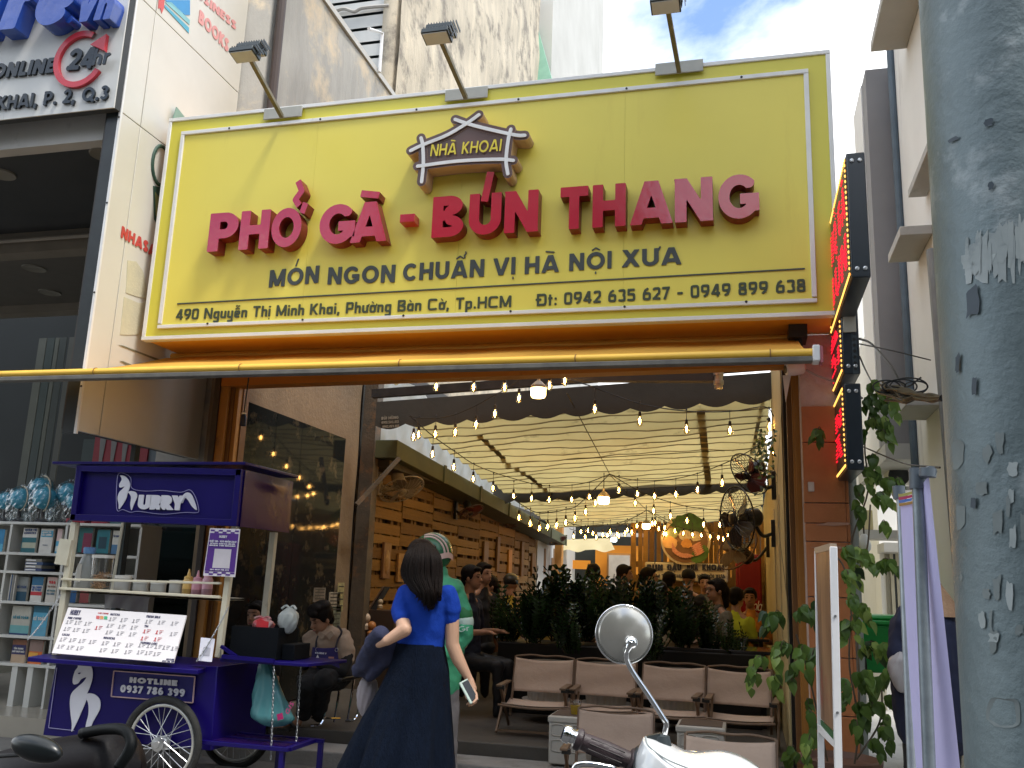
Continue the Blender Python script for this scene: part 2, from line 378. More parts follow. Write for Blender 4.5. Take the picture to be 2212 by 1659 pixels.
def march(mb, F, xs, ys, fn, d0, d1):
    """solid between depth d0 and d1 wherever F > 0; fn(x, y, d) places a point"""
    ins = F > 0; ny, nx = F.shape
    for j in range(ny-1):
        i = 0
        while i < nx-1:
            c = (ins[j, i], ins[j, i+1], ins[j+1, i+1], ins[j+1, i])
            if not any(c): i += 1; continue
            if all(c):
                k = i
                while k+1 < nx-1 and ins[j, k+2] and ins[j+1, k+2]: k += 1
                mb.add([fn(xs[i], ys[j], d1), fn(xs[k+1], ys[j], d1), fn(xs[k+1], ys[j+1], d1), fn(xs[i], ys[j+1], d1)], [(0, 1, 2, 3)])
                i = k+1; continue
            cs = [(i, j), (i+1, j), (i+1, j+1), (i, j+1)]; poly = []; tags = []
            for q in range(4):
                (a, b), (c2, d2) = cs[q], cs[(q+1) % 4]; fa, fb = F[b, a], F[d2, c2]
                if fa > 0: poly.append((xs[a], ys[b])); tags.append(0)
                if (fa > 0) != (fb > 0):
                    s_ = fa/(fa-fb); poly.append((xs[a]+(xs[c2]-xs[a])*s_, ys[b]+(ys[d2]-ys[b])*s_)); tags.append(1 if fa > 0 else 2)
            k = len(poly)
            if k >= 3: mb.add([fn(x, y, d1) for x, y in poly], [tuple(range(k))])
            for q in range(k):
                if tags[q] == 1 and tags[(q+1) % k] == 2:
                    a, b = poly[q], poly[(q+1) % k]
                    mb.add([fn(*a, d1), fn(*a, d0), fn(*b, d0), fn(*b, d1)], [(0, 1, 2, 3)])
            i += 1
def letter_field(ch, t, e, res, marks=(), mt=None, xpad=.25):
    wd, S, clip = glyph(ch, t, e)
    low = ch.islower(); top = .68 if (low and ch not in 'hlftđ') else 1.0
    y1 = 1.02; y0 = min(0, clip[0])-.02
    if marks: y1 = top+.78; y0 = min(y0, -.3)
    x0, x1 = -.14, wd+.3
    nx = max(6, int((x1-x0)*res)); ny = max(6, int((y1-y0)*res))
    xs = np.linspace(x0, x1, nx); ys = np.linspace(y0, y1, ny); gx, gy = np.meshgrid(xs, ys)
    F = _field(S, t, gx, gy, clip) if S else np.full(gx.shape, -9.)
    mt = mt or t*.55; c = wd/2; M = []
    base = top+.10; hat = any(m_ == 'hat' for m_ in marks)
    for m_ in marks:
        if m_ == 'hat': M.append(('L', (c-.2, base, c+.01, base+.15))); M.append(('L', (c-.01, base+.15, c+.2, base)))
        if m_ == 'acute': M.append(('L', (c-.03, base-.02 if mt != .17 else .80, c+.06 if low else c+.09, base+(.3 if low else .42)) if not hat else (c+.16, base+.12, c+.28, base+.34)))
        if m_ == 'grave': M.append(('L', (c-.26, base+.13, c+.20, base+.05) if not low else (c-.1, base+.2, c+.06, base+.02)))
        if m_ == 'hook': ox = .26 if hat else .06; M.append(('P', ([(c+.33, 1.04), (c+.20, 1.2), (c+.37, 1.42), (c+.23, 1.68)] if mt == .17 else [(c+ox+.02, base+.40), (c+ox+.06, base+.30), (c+ox-.03, base+.16), (c+ox+.0, base+.02)]) if not low else [(c+ox-.1, base+.26), (c+ox+.02, base+.26), (c+ox+.0, base+.12)]))
        if m_ == 'tilde': b2 = base+(.24 if hat else 0); M.append(('P', [(c-.18, b2+.04), (c-.07, b2+.1), (c+.07, b2+.03), (c+.18, b2+.1)]))
        if m_ == 'dot': M.append(('L', (c, -.13, c, -.13-max(mt, t*.7))))
        if m_ == 'horn': M.append(('L', (wd-.02, top-.16, wd+.07, top+.10)))
        if m_ == 'breve': M.append(('P', _arc(c, base+.14, .15, .1, 200, 340)))
    if M: F = np.maximum(F, _field(M, mt, gx, gy, None))
    return wd, F, xs, ys
def text_items(s_):
    o = []
    for ch in s_:
        n = unicodedata.normalize('NFD', ch); o.append((n[0] if n[0] != 'đ' else 'đ', [MARKS[m_] for m_ in n[1:] if m_ in MARKS]))
    return o
_GC = {}
def text_mb(s_, P0, P1, up, height, depth, t=.16, e=2.0, res=22, track=.10, nrm=None, lift=.001, mt=None, slant=0, mb=None, fit=True, hf=None):
    """lettering from P0 to P1 along the baseline, cap height, on the side nrm"""
    P0, P1, up = Vector(P0), Vector(P1), Vector(up).normalized(); d = (P1-P0); X = d.normalized()
    nrm = Vector(nrm).normalized() if nrm is not None else X.cross(up).normalized()
    items = text_items(s_); pos = []; x = 0
    for ch, mk in items:
        key = (ch, tuple(mk), t, e, res, mt)
        if key not in _GC: _GC[key] = letter_field(ch if ch != 'đ' else 'd', t, e, res, mk, mt)
        pos.append(x); x += _GC[key][0]+track
    total = x-track
    sx = d.length/total if fit else height
    mb = mb or MB()
    for (ch, mk), px in zip(items, pos):
        if ch == ' ': continue
        wd, F, xs, ys = _GC[(ch, tuple(mk), t, e, res, mt)]
        march(mb, F, xs, ys, lambda a, b, dd, px=px: P0+X*((px+a+slant*b)*sx)+up*(b*height)+nrm*dd, lift, lift+depth)
    return mb
ZS, ZF = .14, .34
white_paint = mat('white_paint', (.72, .72, .69), (.60, .60, .57), 3, .5, stain=(.42, .40, .35), ss=5, sthr=.62)
white_trim = mat('white_trim', (.80, .80, .80), (.70, .70, .70), 4, .4)
dark_metal = mat('dark_metal', (.035, .038, .042), (.02, .022, .025), 9, .45, metal=.3, stain=(.12, .10, .08), ss=9, sthr=.66)
black = mat('black_plastic', (.006, .006, .007), (.011, .011, .011), 8, .4)
steel = mat('steel', (.55, .56, .57), (.42, .43, .44), 10, .3, metal=.9)
chrome = mat('chrome', (.86, .87, .88), (.8, .8, .8), 5, .06, metal=1)
rust = mat('rusty_steel', (.10, .075, .05), (.055, .045, .032), 6, .7, bump=.3, bs=40, stain=(.17, .09, .04), ss=7, sthr=.55)
concrete = mat('concrete', (.34, .33, .31), (.25, .24, .225), 2.2, .85, bump=.4, bs=35, stain=(.17, .16, .14), ss=1.6, sthr=.55)

asphalt = mat('asphalt', (.06, .06, .06), (.04, .04, .042), 3, .9, bump=.5, bs=160)
g = MB(); g.quad((-90, -60, 0), (90, -60, 0), (90, 140, 0), (-90, 140, 0)); g.build('road', asphalt, kind='structure')
side_m = mat('pavement_concrete', (.22, .21, .195), (.15, .145, .135), 2.5, .85, bump=.4, bs=40, stain=(.09, .085, .08), ss=3, sthr=.58)
pv = MB(); pv.box((-14, 3.3, -.05), (9, 6.55, ZS)); pav = pv.build('pavement', side_m, kind='structure')
kb = MB(); kb.box((-14, 3.14, -.05), (9, 3.298, ZS+.004)); kb.build('kerb', concrete, pav, bevel=.012)
# paving slabs on the part of the pavement that shows
til = MB(); til.box((-.143, -.143, 0), (.143, .143, .022)); slab_me = til.mesh('paving_slab', [mat('slab_grey', (.25, .24, .22), (.17, .165, .155), 5, .8, bump=.35, bs=50, stain=(.10, .095, .09), ss=5, sthr=.6)])
for i in range(13):
    for j in range(9):
        x, y = -6.0+i*.30, 3.5+j*.30
        inst('paving_slab', slab_me, pav, (x, y, ZS-.008+random.uniform(-.003, .003)), (0, 0, R(random.choice((0, 90, 180, 270)))))
st = MB(); st.box((-4.25, 6.55, -.02), (.36, 6.9, .245)); st.build('lower_step', concrete, kind='structure', bevel=.012)
fl_m = mat('floor_concrete', (.085, .075, .062), (.055, .048, .04), 1.6, .6, bump=.25, bs=30, stain=(.035, .03, .026), ss=1.2, sthr=.52, rr=.15)
st = MB(); st.box((-4.6, 6.9, -.02), (.5, 24.0, ZF)); st.build('floor', fl_m, kind='structure', bevel=.012)
al = MB(); al.box((.66, 6.56, -.05), (3.2, 30, ZS)); al.build('alley_paving', mat('alley_concrete', (.46, .45, .43), (.36, .35, .335), 1.5, .85, bump=.4, bs=30, stain=(.25, .24, .225), ss=2, sthr=.55), kind='structure')
bf = MB(); bf.box((-13.9, 6.56, -.02), (-4.7, 12.5, .30)); bf.build('bookshop_floor', mat('beige_tile', (.42, .38, .31), (.36, .33, .27), 3, .25), kind='structure')

XS = -4.7; YC = 5.53; YF = 7.07
clad = mat('cream_cladding', (.66, .64, .58), (.60, .58, .52), 1.3, .35, stain=(.45, .42, .34), ss=1.4, sthr=.60, streak=True)
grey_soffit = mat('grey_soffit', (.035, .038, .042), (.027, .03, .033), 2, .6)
bk = thing('bookshop_building', 'cream panel clad shop building beside the big yellow sign, dark open front', 'building', (XS, 6.3, ZS))
ZB = 2.47
YJ = PX(1215/4, 1085/4, XS).y            # upright joint
def clp(y0, y1, z0, z1):
    b = MB(); b.box((XS-.03, y0+.004, z0+.004), (XS, y1-.004, z1-.004)); b.build('cladding_panel', clad, bk, bevel=.003)
zj = [ZB] + [PX(x/4, y/4, XS).z for x, y in ((1060, 975), (1240, 0))] + [7.6, 10.5]
for a, b in zip(zj[:-1], zj[1:]):
    clp(YC, YJ, a, b); clp(YJ, YF, a, b)
m = MB(); m.box((XS-.15, YC+.01, ZB+.02), (XS-.032, YF-.005, 10.4)); m.build('column_core', mat('dark_core', (.05, .045, .04)), bk)
m = MB(); m.box((XS-.12, YC-.012, ZB-.02), (XS-.018, YC+.005, 10.4)); m.build('black_channel', mat('black_channel', (.02, .026, .028), (.012, .016, .018), 8, .4, stain=(.5, .5, .48), ss=14, sthr=.74, streak=True), bk)
m = MB(); m.box((XS-.016, YC-.016, ZB-.02), (XS+.006, YC+.003, 10.4)); m.build('corner_trim', white_trim, bk)
for i in range(8):
    m = MB(); p = Vector((XS-.004, YC-.017, 2.8+i*.72)); m.lathe([(.008, 0), (.008, .004), (0, .006)], p, 10, axis=(0, -1, 0)); m.build('rivet', dark_metal, bk)
# peeled plaster patches and print on the side
cream = mat('peeled_paint', (.62, .58, .42), (.54, .51, .38), 8, .7, bump=.2, bs=60)
for pts in ([(1100, 590), (1175, 600), (1230, 680), (1290, 930), (1170, 900), (1085, 870)], [(1070, 905), (1200, 960), (1262, 950), (1230, 1230), (1100, 1235), (1035, 1230)]):
    m = MB(); m.poly([PX(x/4, 415+y/4, XS) for x, y in pts], (1, 0, 0), .004); m.build('peeled_patch', cream, bk)
for pts in ([(1025, 1320), (1060, 1325), (1390, 1450), (1340, 1450)], [(1035, 1460), (1060, 1460), (1160, 1500), (1120, 1505)]):
    m = MB(); m.poly([PX(x/4, 415+y/4, XS+.002) for x, y in pts], (1, 0, 0), .003); m.build('torn_strip', mat('torn_strip', (.20, .19, .13)), bk)
red_print = mat('faded_red_print', (.58, .07, .06), (.50, .06, .05), 9, .5)
pink_print = mat('faded_pink_print', (.72, .33, .31), (.66, .28, .27), 9, .5)
def side_text(s, a, b, hpx, m, t=.2, sl=0, e=2, tr=.08):
    A, B = PX(*a, XS+.002), PX(*b, XS+.002); top = PX(a[0], a[1]-hpx, XS+.002)
    text_mb(s, A, B, (0, 0, 1), abs((top-A).z), .003, t=t, nrm=(1, 0, 0), res=14, slant=sl, track=tr, e=e).build('lettering', m, bk)
side_text('NHASACH', (1040/4, 415+390/4), (362, 415+630/4), 27, red_print, .24)
side_text('BUSINESS', (1700/4-18, -4-18), (2035/4, 270/4-2), 21, pink_print, .24)
side_text('BOOKS', (1712/4, 190/4), (1968/4, 455/4), 31, pink_print, .24)
for (pts, c) in (([(1420, 0), (1640, 0), (1640, 130), (1600, 130)], (.06, .30, .62)), ([(1425, 20), (1480, 20), (1640, 175), (1635, 215)], (.25, .55, .60)),
                 ([(1418, 60), (1425, 40), (1632, 240), (1630, 288)], (.10, .42, .58)), ([(1370, -10), (1420, -10), (1415, 70), (1396, 118), (1384, 70), (1366, 75)], (.66, .12, .12))):
    m = MB(); m.poly([PX(x/4, y/4, XS+.002) for x, y in pts], (1, 0, 0), .003); m.build('printed_book_emblem', mat('emb%d' % int(c[0]*100), c), bk)
bl_print = mat('green_print', (.03, .08, .055))
m = MB(); o1 = PX(1386/4, 1430/4, XS)
m.tube([o1+Vector((.003, .11*math.cos(a), .17*math.sin(a))) for a in [i*math.pi/12 for i in range(24)]], .016, 6, close=True); m.build('lettering', bl_print, bk)
m = MB(); m.poly([PX(x/4, y/4, XS+.002) for x, y in ((1322, 1605), (1395, 1620), (1395, 2100-90), (1330, 1895))], (1, 0, 0), .003); m.build('printed_emblem', bl_print, bk)
m = MB(); m.poly([PX(x/4, y/4, XS+.006) for x, y in ((1340, 1660), (1400, 1740), (1400, 1960), (1346, 1860))], (1, 0, 0), .003); m.build('printed_emblem', mat('olive_print', (.25, .25, .08)), bk)
m = MB(); pts = [PX(x/4, y/4, XS+.03) for x, y in ((1520, 925), (1610, 1040), (1560, 1100), (1485, 1045))]; m.poly(pts, (1, 0, 0), .01); m.build('roof_flashing', mat('green_flashing', (.20, .33, .28)), bk)
# front fascia, ceilings with downlights, dark inside
Yf = 5.62
zf1 = PY(120, 265, Yf).z; zf0 = PY(120, 312, Yf).z
m = MB(); m.box((-13.5, Yf, zf0), (XS-.125, Yf+.12, zf1+.3)); m.build('fascia', mat('fascia_white', (.52, .51, .49), (.44, .43, .41), 2, .6, stain=(.3, .29, .27), ss=3, sthr=.6), bk)
y1 = PZ(120, 498, zf0).y
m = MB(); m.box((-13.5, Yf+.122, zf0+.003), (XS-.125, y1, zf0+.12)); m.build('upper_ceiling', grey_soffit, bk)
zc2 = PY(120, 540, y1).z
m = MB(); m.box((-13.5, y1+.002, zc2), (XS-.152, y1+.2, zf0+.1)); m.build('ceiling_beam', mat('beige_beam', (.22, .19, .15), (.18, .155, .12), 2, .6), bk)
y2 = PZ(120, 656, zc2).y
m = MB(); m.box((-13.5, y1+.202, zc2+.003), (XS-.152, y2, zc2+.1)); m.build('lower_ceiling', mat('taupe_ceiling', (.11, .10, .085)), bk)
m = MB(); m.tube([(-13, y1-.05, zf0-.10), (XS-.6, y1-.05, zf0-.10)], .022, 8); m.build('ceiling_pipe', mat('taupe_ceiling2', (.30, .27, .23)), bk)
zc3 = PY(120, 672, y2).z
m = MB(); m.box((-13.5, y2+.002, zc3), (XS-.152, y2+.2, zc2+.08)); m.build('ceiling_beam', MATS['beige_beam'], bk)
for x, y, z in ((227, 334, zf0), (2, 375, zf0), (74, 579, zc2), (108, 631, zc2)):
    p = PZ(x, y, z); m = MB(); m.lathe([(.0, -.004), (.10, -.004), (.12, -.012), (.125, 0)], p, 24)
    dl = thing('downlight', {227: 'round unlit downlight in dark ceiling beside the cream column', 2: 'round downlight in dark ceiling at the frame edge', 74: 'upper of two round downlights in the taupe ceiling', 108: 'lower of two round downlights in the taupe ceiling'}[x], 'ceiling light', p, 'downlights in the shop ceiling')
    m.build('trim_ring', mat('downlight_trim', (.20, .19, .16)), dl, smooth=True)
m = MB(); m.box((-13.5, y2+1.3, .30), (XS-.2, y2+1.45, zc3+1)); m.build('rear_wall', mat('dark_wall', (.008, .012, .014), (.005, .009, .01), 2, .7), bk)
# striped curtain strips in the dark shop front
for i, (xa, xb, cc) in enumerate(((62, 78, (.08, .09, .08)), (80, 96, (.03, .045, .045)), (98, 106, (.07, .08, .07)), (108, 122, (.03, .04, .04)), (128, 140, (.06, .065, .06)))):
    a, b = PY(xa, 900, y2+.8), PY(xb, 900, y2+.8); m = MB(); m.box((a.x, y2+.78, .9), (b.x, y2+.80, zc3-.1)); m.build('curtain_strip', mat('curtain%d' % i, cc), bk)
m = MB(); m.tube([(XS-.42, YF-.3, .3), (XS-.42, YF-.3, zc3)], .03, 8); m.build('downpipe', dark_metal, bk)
# lower front of the shop under the side panels: glass door, posts, poster strip
m = MB(); m.box((XS-.04, 6.2, .30), (XS+.0, 6.26, ZB)); m.build('door_post', mat('greendark', (.03, .045, .045)), bk)
gp = PY(205, 952, 7.6); gq = PY(318, 985, 7.6)
m = MB(); m.box((gp.x, 7.6, gq.z-.12), (gq.x, 7.63, gp.z+.12)); m.build('red_striped_poster', mat('redposter', (.22, .012, .02)), bk)
for i in range(4):
    x = gp.x+.1+i*.13; m = MB(); m.poly([(x-.015, 7.595, gq.z-.1), (x+.015, 7.595, gq.z-.1), (x+.04, 7.595, gp.z+.1), (x-.04, 7.595, gp.z+.1)], (0, -1, 0), .003); m.build('poster_stripe', mat('greyposter', (.16, .15, .14)), bk)
a = PY(178, 970, 7.7); b = PY(440, 1290, 7.7)
m = MB(); m.box((a.x, 7.7, .3), (a.x+.7, 7.72, a.z+.1)); m.build('green_panel', mat('green_panel', (.03, .045, .04)), bk)
a = PY(322, 1000, 7.7); b = PY(430, 1420, 7.7)
m = MB(); m.box((a.x, 7.7, .3), (b.x, 7.715, a.z+.12)); m.build('glass_door', mat('dark_glass', (.012, .022, .022), (.008, .014, .014), 3, .08, spec=.9), bk)
for xx in (a.x+.01, b.x-.01):
    m = MB(); m.box((xx-.02, 7.66, .3), (xx+.02, 7.70, a.z+.12)); m.build('door_frame', dark_metal, bk)
a = PY(300, 975, 7.64); b = PY(425, 1003, 7.64)
m = MB(); m.box((a.x, 7.62, b.z-.02), (b.x, 7.65, a.z+.08)); m.build('sign_strip', mat('grey_strip', (.10, .12, .13)), bk)

# white box sign with raised blue letters
YSF = PX(245, 235, XS).y
sgn = thing('box_sign', 'white box sign with big blue raised letters and 24hr arrow ring', 'sign', (XS-1, YSF, 4.4))
zs0 = PY(100, 248, YSF).z
face = mat('sign_white', (.62, .62, .60), (.55, .55, .53), 1.5, .4, stain=(.30, .30, .28), ss=6, sthr=.60, streak=True)
m = MB(); m.box((-13, YSF, zs0), (XS, YSF+.012, 8)); m.build('sign_face', face, sgn)
m = MB(); m.box((-13, YSF+.014, zs0+.002), (XS+.002, YC-.02, 8)); m.build('sign_return', grey_soffit, sgn)
blue = mat('gloss_blue', (.025, .085, .42), (.02, .06, .33), 2.5, .18, spec=.7, bump=.25, bs=5); blue_s = mat('blue_side', (.012, .035, .20), (.01, .03, .16), 4, .35)
blackl = mat('black_letter', (.018, .024, .030), (.012, .016, .02), 6, .22)
redl = mat('red_acrylic', (.60, .04, .06), (.52, .035, .05), 6, .25)
def front_text(nm, s, a, b, hpx, Y, m, par, t=.2, dep=.01, sl=0, e=2, tr=.1, res=20, mt=None, lift=.001, each=False, smat=None):
    A, B = PY(*a, Y), PY(*b, Y); top = PY(a[0], a[1]-hpx, Y); h = (top-A).z
    k = text_mb(s, A, B, (0, 0, 1), h, dep, t=t, nrm=(0, -1, 0), res=res, slant=sl, track=tr, e=e, mt=mt, lift=lift)
    return k.build(nm, m, par)
front_text('raised_letters', 'afe', (-66, 97), (170, 74), 126, YSF, blue, sgn, .26, .15, .2, res=36, tr=.12)
front_text('raised_letters', 'vn', (184, 68), (258, 60), 74, YSF, blue, sgn, .22, .12, .2, res=32, tr=.06)
m = MB(); m.lathe([(.035, 0), (.035, .10), (0, .10)], PY(168, 57, YSF), 14, axis=(0, -1, 0)); m.build('raised_dot', blue, sgn)
front_text('lettering', 'ONLINE', (-17, 173), (118, 159), 31, YSF, blackl, sgn, .24, .02, .12)
front_text('lettering', '24', (146, 155), (204, 150), 45, YSF, blackl, sgn, .2, .02, .1, tr=.04)
front_text('lettering', 'hr', (208, 150), (243, 146), 35, YSF, blackl, sgn, .17, .012, .1, lift=.045)
front_text('lettering', 'KHAI, P. 2, Q.3', (-4, 240), (235, 217), 29, YSF, blackl, sgn, .2, .02)
cR = PY(176, 131, YSF); rR = (PY(176, 79, YSF)-cR).length
m = MB(); pr_ = []
for i in range(41):
    a = R(62+i*(330-62)/40)
    for rr_ in (rR*.90, rR*1.12): pr_.append(cR+Vector((rr_*math.cos(a)*.96, 0, rr_*math.sin(a))))
for i in range(40):
    q = [pr_[2*i], pr_[2*i+1], pr_[2*i+3], pr_[2*i+2]]
    for d_ in (-.03,): m.add([p+Vector((0, d_, 0)) for p in q], [(0, 1, 2, 3)])
    m.add([q[0], q[3], q[3]+Vector((0, -.03, 0)), q[0]+Vector((0, -.03, 0))], [(0, 1, 2, 3)]); m.add([q[1], q[2], q[2]+Vector((0, -.03, 0)), q[1]+Vector((0, -.03, 0))], [(0, 1, 2, 3)])
m.build('arrow_ring', redl, sgn)
m = MB(); m.poly([PY(x, y, YSF-.002) for x, y in ((201, 101), (236, 78), (231, 114))], (0, -1, 0), .034); m.build('arrow_head', redl, sgn)
rough_wall = mat('rough_render', (.66, .57, .43), (.42, .37, .29), 1.1, .9, bump=1.0, bs=9, stain=(.25, .22, .18), ss=2.2, sthr=.50, stretch=(1, 2.4, .55))
grey_render = mat('grey_render', (.42, .40, .36), (.26, .25, .23), .8, .9, bump=1.0, bs=6, stain=(.58, .47, .33), ss=1.1, sthr=.49, stretch=(1, 2.4, .55))
XW = -4.4
nb = thing('rendered_party_wall', 'lower grey rough rendered party wall rising behind the left end of the yellow sign', 'wall', (XW, 8.5, 0))
def rough_panel(y0, y1, z0, z1, X, m_, par, amp, nu, nv, seed, thick=.2, name='wall_face'):
    """rendered wall with trowelled relief"""
    rg = np.random.RandomState(seed); k = MB()
    ph = rg.uniform(0, 6.28, (14, 2)); fr = rg.uniform(1.5, 11, 14); an = rg.uniform(.9, 1.6, 14)
    def hgt(y, z):
        s_ = 0
        for i in range(14):
            s_ += math.sin(fr[i]*(y*math.cos(an[i])+z*.55*math.sin(an[i])*-1)+ph[i, 0]+1.7*math.sin(z*.7*fr[i]*.3+ph[i, 1]))/(.6+fr[i]*.22)
        return s_*amp
    def fn(u, v):
        y = y0+(y1-y0)*u; z = z0+(z1-z0)*v; return Vector((X+hgt(y, z), y, z))
    k.grid(fn, nu, nv); k.box((X-thick-.06, y0, z0), (X-.06, y1, z1)); return k.build(name, m_, par, smooth='all', fix=False)
rough_panel(7.1, 10.15, 2.2, 7.68, XW, grey_render, nb, .008, 90, 120, 3, .7)
m = MB(); m.box((XW-.3, 7.09, 7.69), (XW+.02, 10.15, 7.76)); m.build('coping', mat('pale_coping', (.5, .48, .44)), nb)
m = MB(); m.tube([(XW+.05, 9.5, 7.7), (XW+.05, 9.5, 8.25), (XW+.05, 9.1, 8.05)], .022, 8); m.build('vent_pipe', white_trim, nb)
m = MB(); m.tube([(XW+.04, 7.12, 2.3), (XW+.04, 7.12, 9.5)], .045, 10); m.build('rain_pipe', mat('brown_pipe', (.06, .04, .035)), nb)
tb = thing('louvred_building', 'tall rough rendered building with grey slatted vent front, top centre left', 'building', (XW, 14, 0))
rough_panel(10.2, 18.3, 2.2, 15, XW-.02, rough_wall, tb, .010, 170, 200, 8)
m = MB(); m.box((XW-6, 10.5, 0), (XW-.25, 10.7, 15)); m.build('vent_recess', mat('blue_grey_dark', (.05, .075, .085), (.04, .06, .07), 2, .7), tb)
louv = mat('louvre_grey', (.58, .585, .57), (.48, .49, .48), 2, .6, stain=(.18, .18, .17), ss=4, sthr=.6)
zt = [PY(1180/4+553, y/4, 10.3).z for y in (60, 185, 310, 435, 565, 690)]
stp = (zt[0]-zt[-1])/5
for i in range(16):
    z = zt[0]+stp*(8-i)
    m = MB(); m.add([(XW-3.2, 10.25, z+.10), (XW-.1, 10.25, z+.10), (XW-.1, 10.25, z-.08), (XW-3.2, 10.25, z-.08),
                     (XW-3.2, 10.48, z+.26), (XW-.1, 10.48, z+.26), (XW-.1, 10.46, z+.12), (XW-3.2, 10.46, z+.12)],
                    [(0, 1, 2, 3), (4, 5, 6, 7), (0, 1, 5, 4), (3, 2, 6, 7), (0, 3, 7, 4), (1, 2, 6, 5)])
    m.build('louvre_blade', louv, tb)
m = MB(); m.tube(curve_pts([PY(675/4+553, 100/4, 10.2), PY(760/4+553, 75/4, 10.2), PY(850/4+553, 100/4, 10.2), PY(920/4+553, 70/4, 10.2), PY(1150/4+553, 48/4, 10.2)]), .025, 6); m.build('loose_cable', mat('cable_grey', (.45, .43, .40)), tb)
fb = thing('white_tower_block', 'plain pale rendered block standing beyond the rough wall against the sky', 'building', (-5, 20, 0))
m = MB(); m.box((XW-4, 18.5, 0), (PY(1192, 100, 18.5).x, 26, 26)); m.build('wall', mat('pale_render', (.55, .54, .50), (.47, .46, .42), .8, .85, stain=(.36, .35, .32), ss=1.2, sthr=.58, streak=True), fb)
m = MB(); pts = [PY(x, y, 18.3) for x, y in ((1159, 52), (1194, 178), (1150, 240), (1150, 52))]; m.poly(pts, (0, 1, 0), .15)
gg = m.build('corrugated_sheet', mat('green_sheet', (.30, .55, .42), (.24, .46, .35), 4, .6), tb)

YS = 6.0; SX0, SX1, SZ0, SZ1 = -4.615, .625, 3.275, 5.195
big = thing('shop_sign', 'huge yellow box sign with red raised letters over the restaurant front', 'sign', (-2, YS, SZ0))
yellow = mat('sign_yellow', (.80, .69, .11), (.76, .65, .10), .9, .38, stain=(.72, .60, .09), ss=3.5, sthr=.60, streak=True)
yellow2 = mat('sign_yellow_border', (.68, .61, .07), (.64, .57, .06), .9, .38)
orange = mat('orange_soffit', (.85, .44, .06), (.78, .38, .05), 2, .5)
m = MB(); m.box((SX0+.03, YS, SZ0+.03), (SX1-.03, YS+.02, SZ1-.03)); m.build('sign_border', yellow2, big)
m = MB(); m.box((SX0+.01, YS+.022, SZ0+.012), (SX1-.01, YS+.5, SZ1-.012)); m.build('sign_casing', orange, big)
trim = mat('sign_trim', (.78, .78, .77), (.70, .70, .69), 4, .35, stain=(.5, .48, .44), ss=8, sthr=.66)
for lo, hi in (((SX0, YS-.012, SZ1-.03), (SX1, YS+.06, SZ1)), ((SX0, YS-.012, SZ0), (SX1, YS+.06, SZ0+.03)), ((SX0, YS-.010, SZ0+.031), (SX0+.03, YS+.06, SZ1-.031)), ((SX1-.03, YS-.010, SZ0+.031), (SX1, YS+.06, SZ1-.031))):
    m = MB(); m.box(lo, hi); m.build('outer_trim', trim, big, bevel=.003)
TL, TR_, BR, BL = PY(387, 295, YS), PY(1746, 142, YS), PY(1764, 648, YS), PY(349, 713, YS)
ix0, ix1 = (TL.x+BL.x)/2, (TR_.x+BR.x)/2; iz1, iz0 = (TL.z+TR_.z)/2, (BL.z+BR.z)/2
xs_ = [ix0+.02, ix0+1.24, ix0+2.46, ix0+3.68, ix1-.02]
for a_, b_ in zip(xs_[:-1], xs_[1:]): m = MB(); m.box((a_+.0006, YS-.006, iz0+.02), (b_-.0006, YS-.001, iz1-.02)); m.build('sign_face', yellow, big)
for lo, hi in (((ix0, YS-.022, iz1-.032), (ix1, YS-.002, iz1)), ((ix0, YS-.022, iz0-.006), (ix1, YS-.002, iz0+.022)), ((ix0, YS-.021, iz0+.033), (ix0+.032, YS-.002, iz1-.033)), ((ix1-.032, YS-.021, iz0+.033), (ix1, YS-.002, iz1-.033))):
    m = MB(); m.box(lo, hi); m.build('inner_trim', trim, big, bevel=.003)
sc_m = MB(); sc_m.lathe([(.009, 0), (.009, .003), (.005, .005), (0, .005)], (0, 0, 0), 8, axis=(0, -1, 0)); sc_me = sc_m.mesh('screw', [dark_metal])
for i in range(6):
    for z in (iz1-.016, iz0+.016): inst('screw', sc_me, big, Vector((ix0+.45+i*(ix1-ix0-.9)/5, YS-.023, z))-origin(big))
# main raised letters, one part each
gloss_red = mat('gloss_red', (.50, .012, .04), (.44, .01, .034), 1.4, .09, spec=.9, bump=.18, bs=2.2)
edge_red = mat('letter_edge', (.20, .012, .015), (.15, .01, .012), 5, .4)
YL = YS-.115
def fx(x): return x/1.15732
bz = PY(fx(519), fx(631), YL).z; bz2 = PY(fx(1841), fx(548), YL).z; ct = PY(fx(526), fx(541), YL).z; ct2 = PY(fx(1856), fx(430), YL).z
print('letter base', bz, bz2, 'cap', ct, ct2)
LB, LH = (bz+bz2)/2+.004, (ct+ct2)/2-(bz+bz2)/2
def raised(ch, marks, xa, xb, ym, t=.235):
    ch0 = ch; A = PY(fx(xa), fx(ym), YL).x; B = PY(fx(xb), fx(ym), YL).x
    wd, F, xs, ys = letter_field(ch, t, 2, 58, marks, .17)
    sx = (B-A)/wd; k = MB()
    march(k, F, xs, ys, lambda a, b, d: Vector((A+a*sx, YL+.105-d, LB+b*LH)), 0, .105)
    # split front faces from returns
    me = k.mesh('raised_letter', [gloss_red, edge_red], origin(big), fix=True)
    for p in me.polygons: p.material_index = 0 if abs(p.normal.y) > .7 else 1
    o = bpy.data.objects.new('raised_letter', me); C.objects.link(o); o.parent = big
yb = lambda x: 590-(x-519)*.063
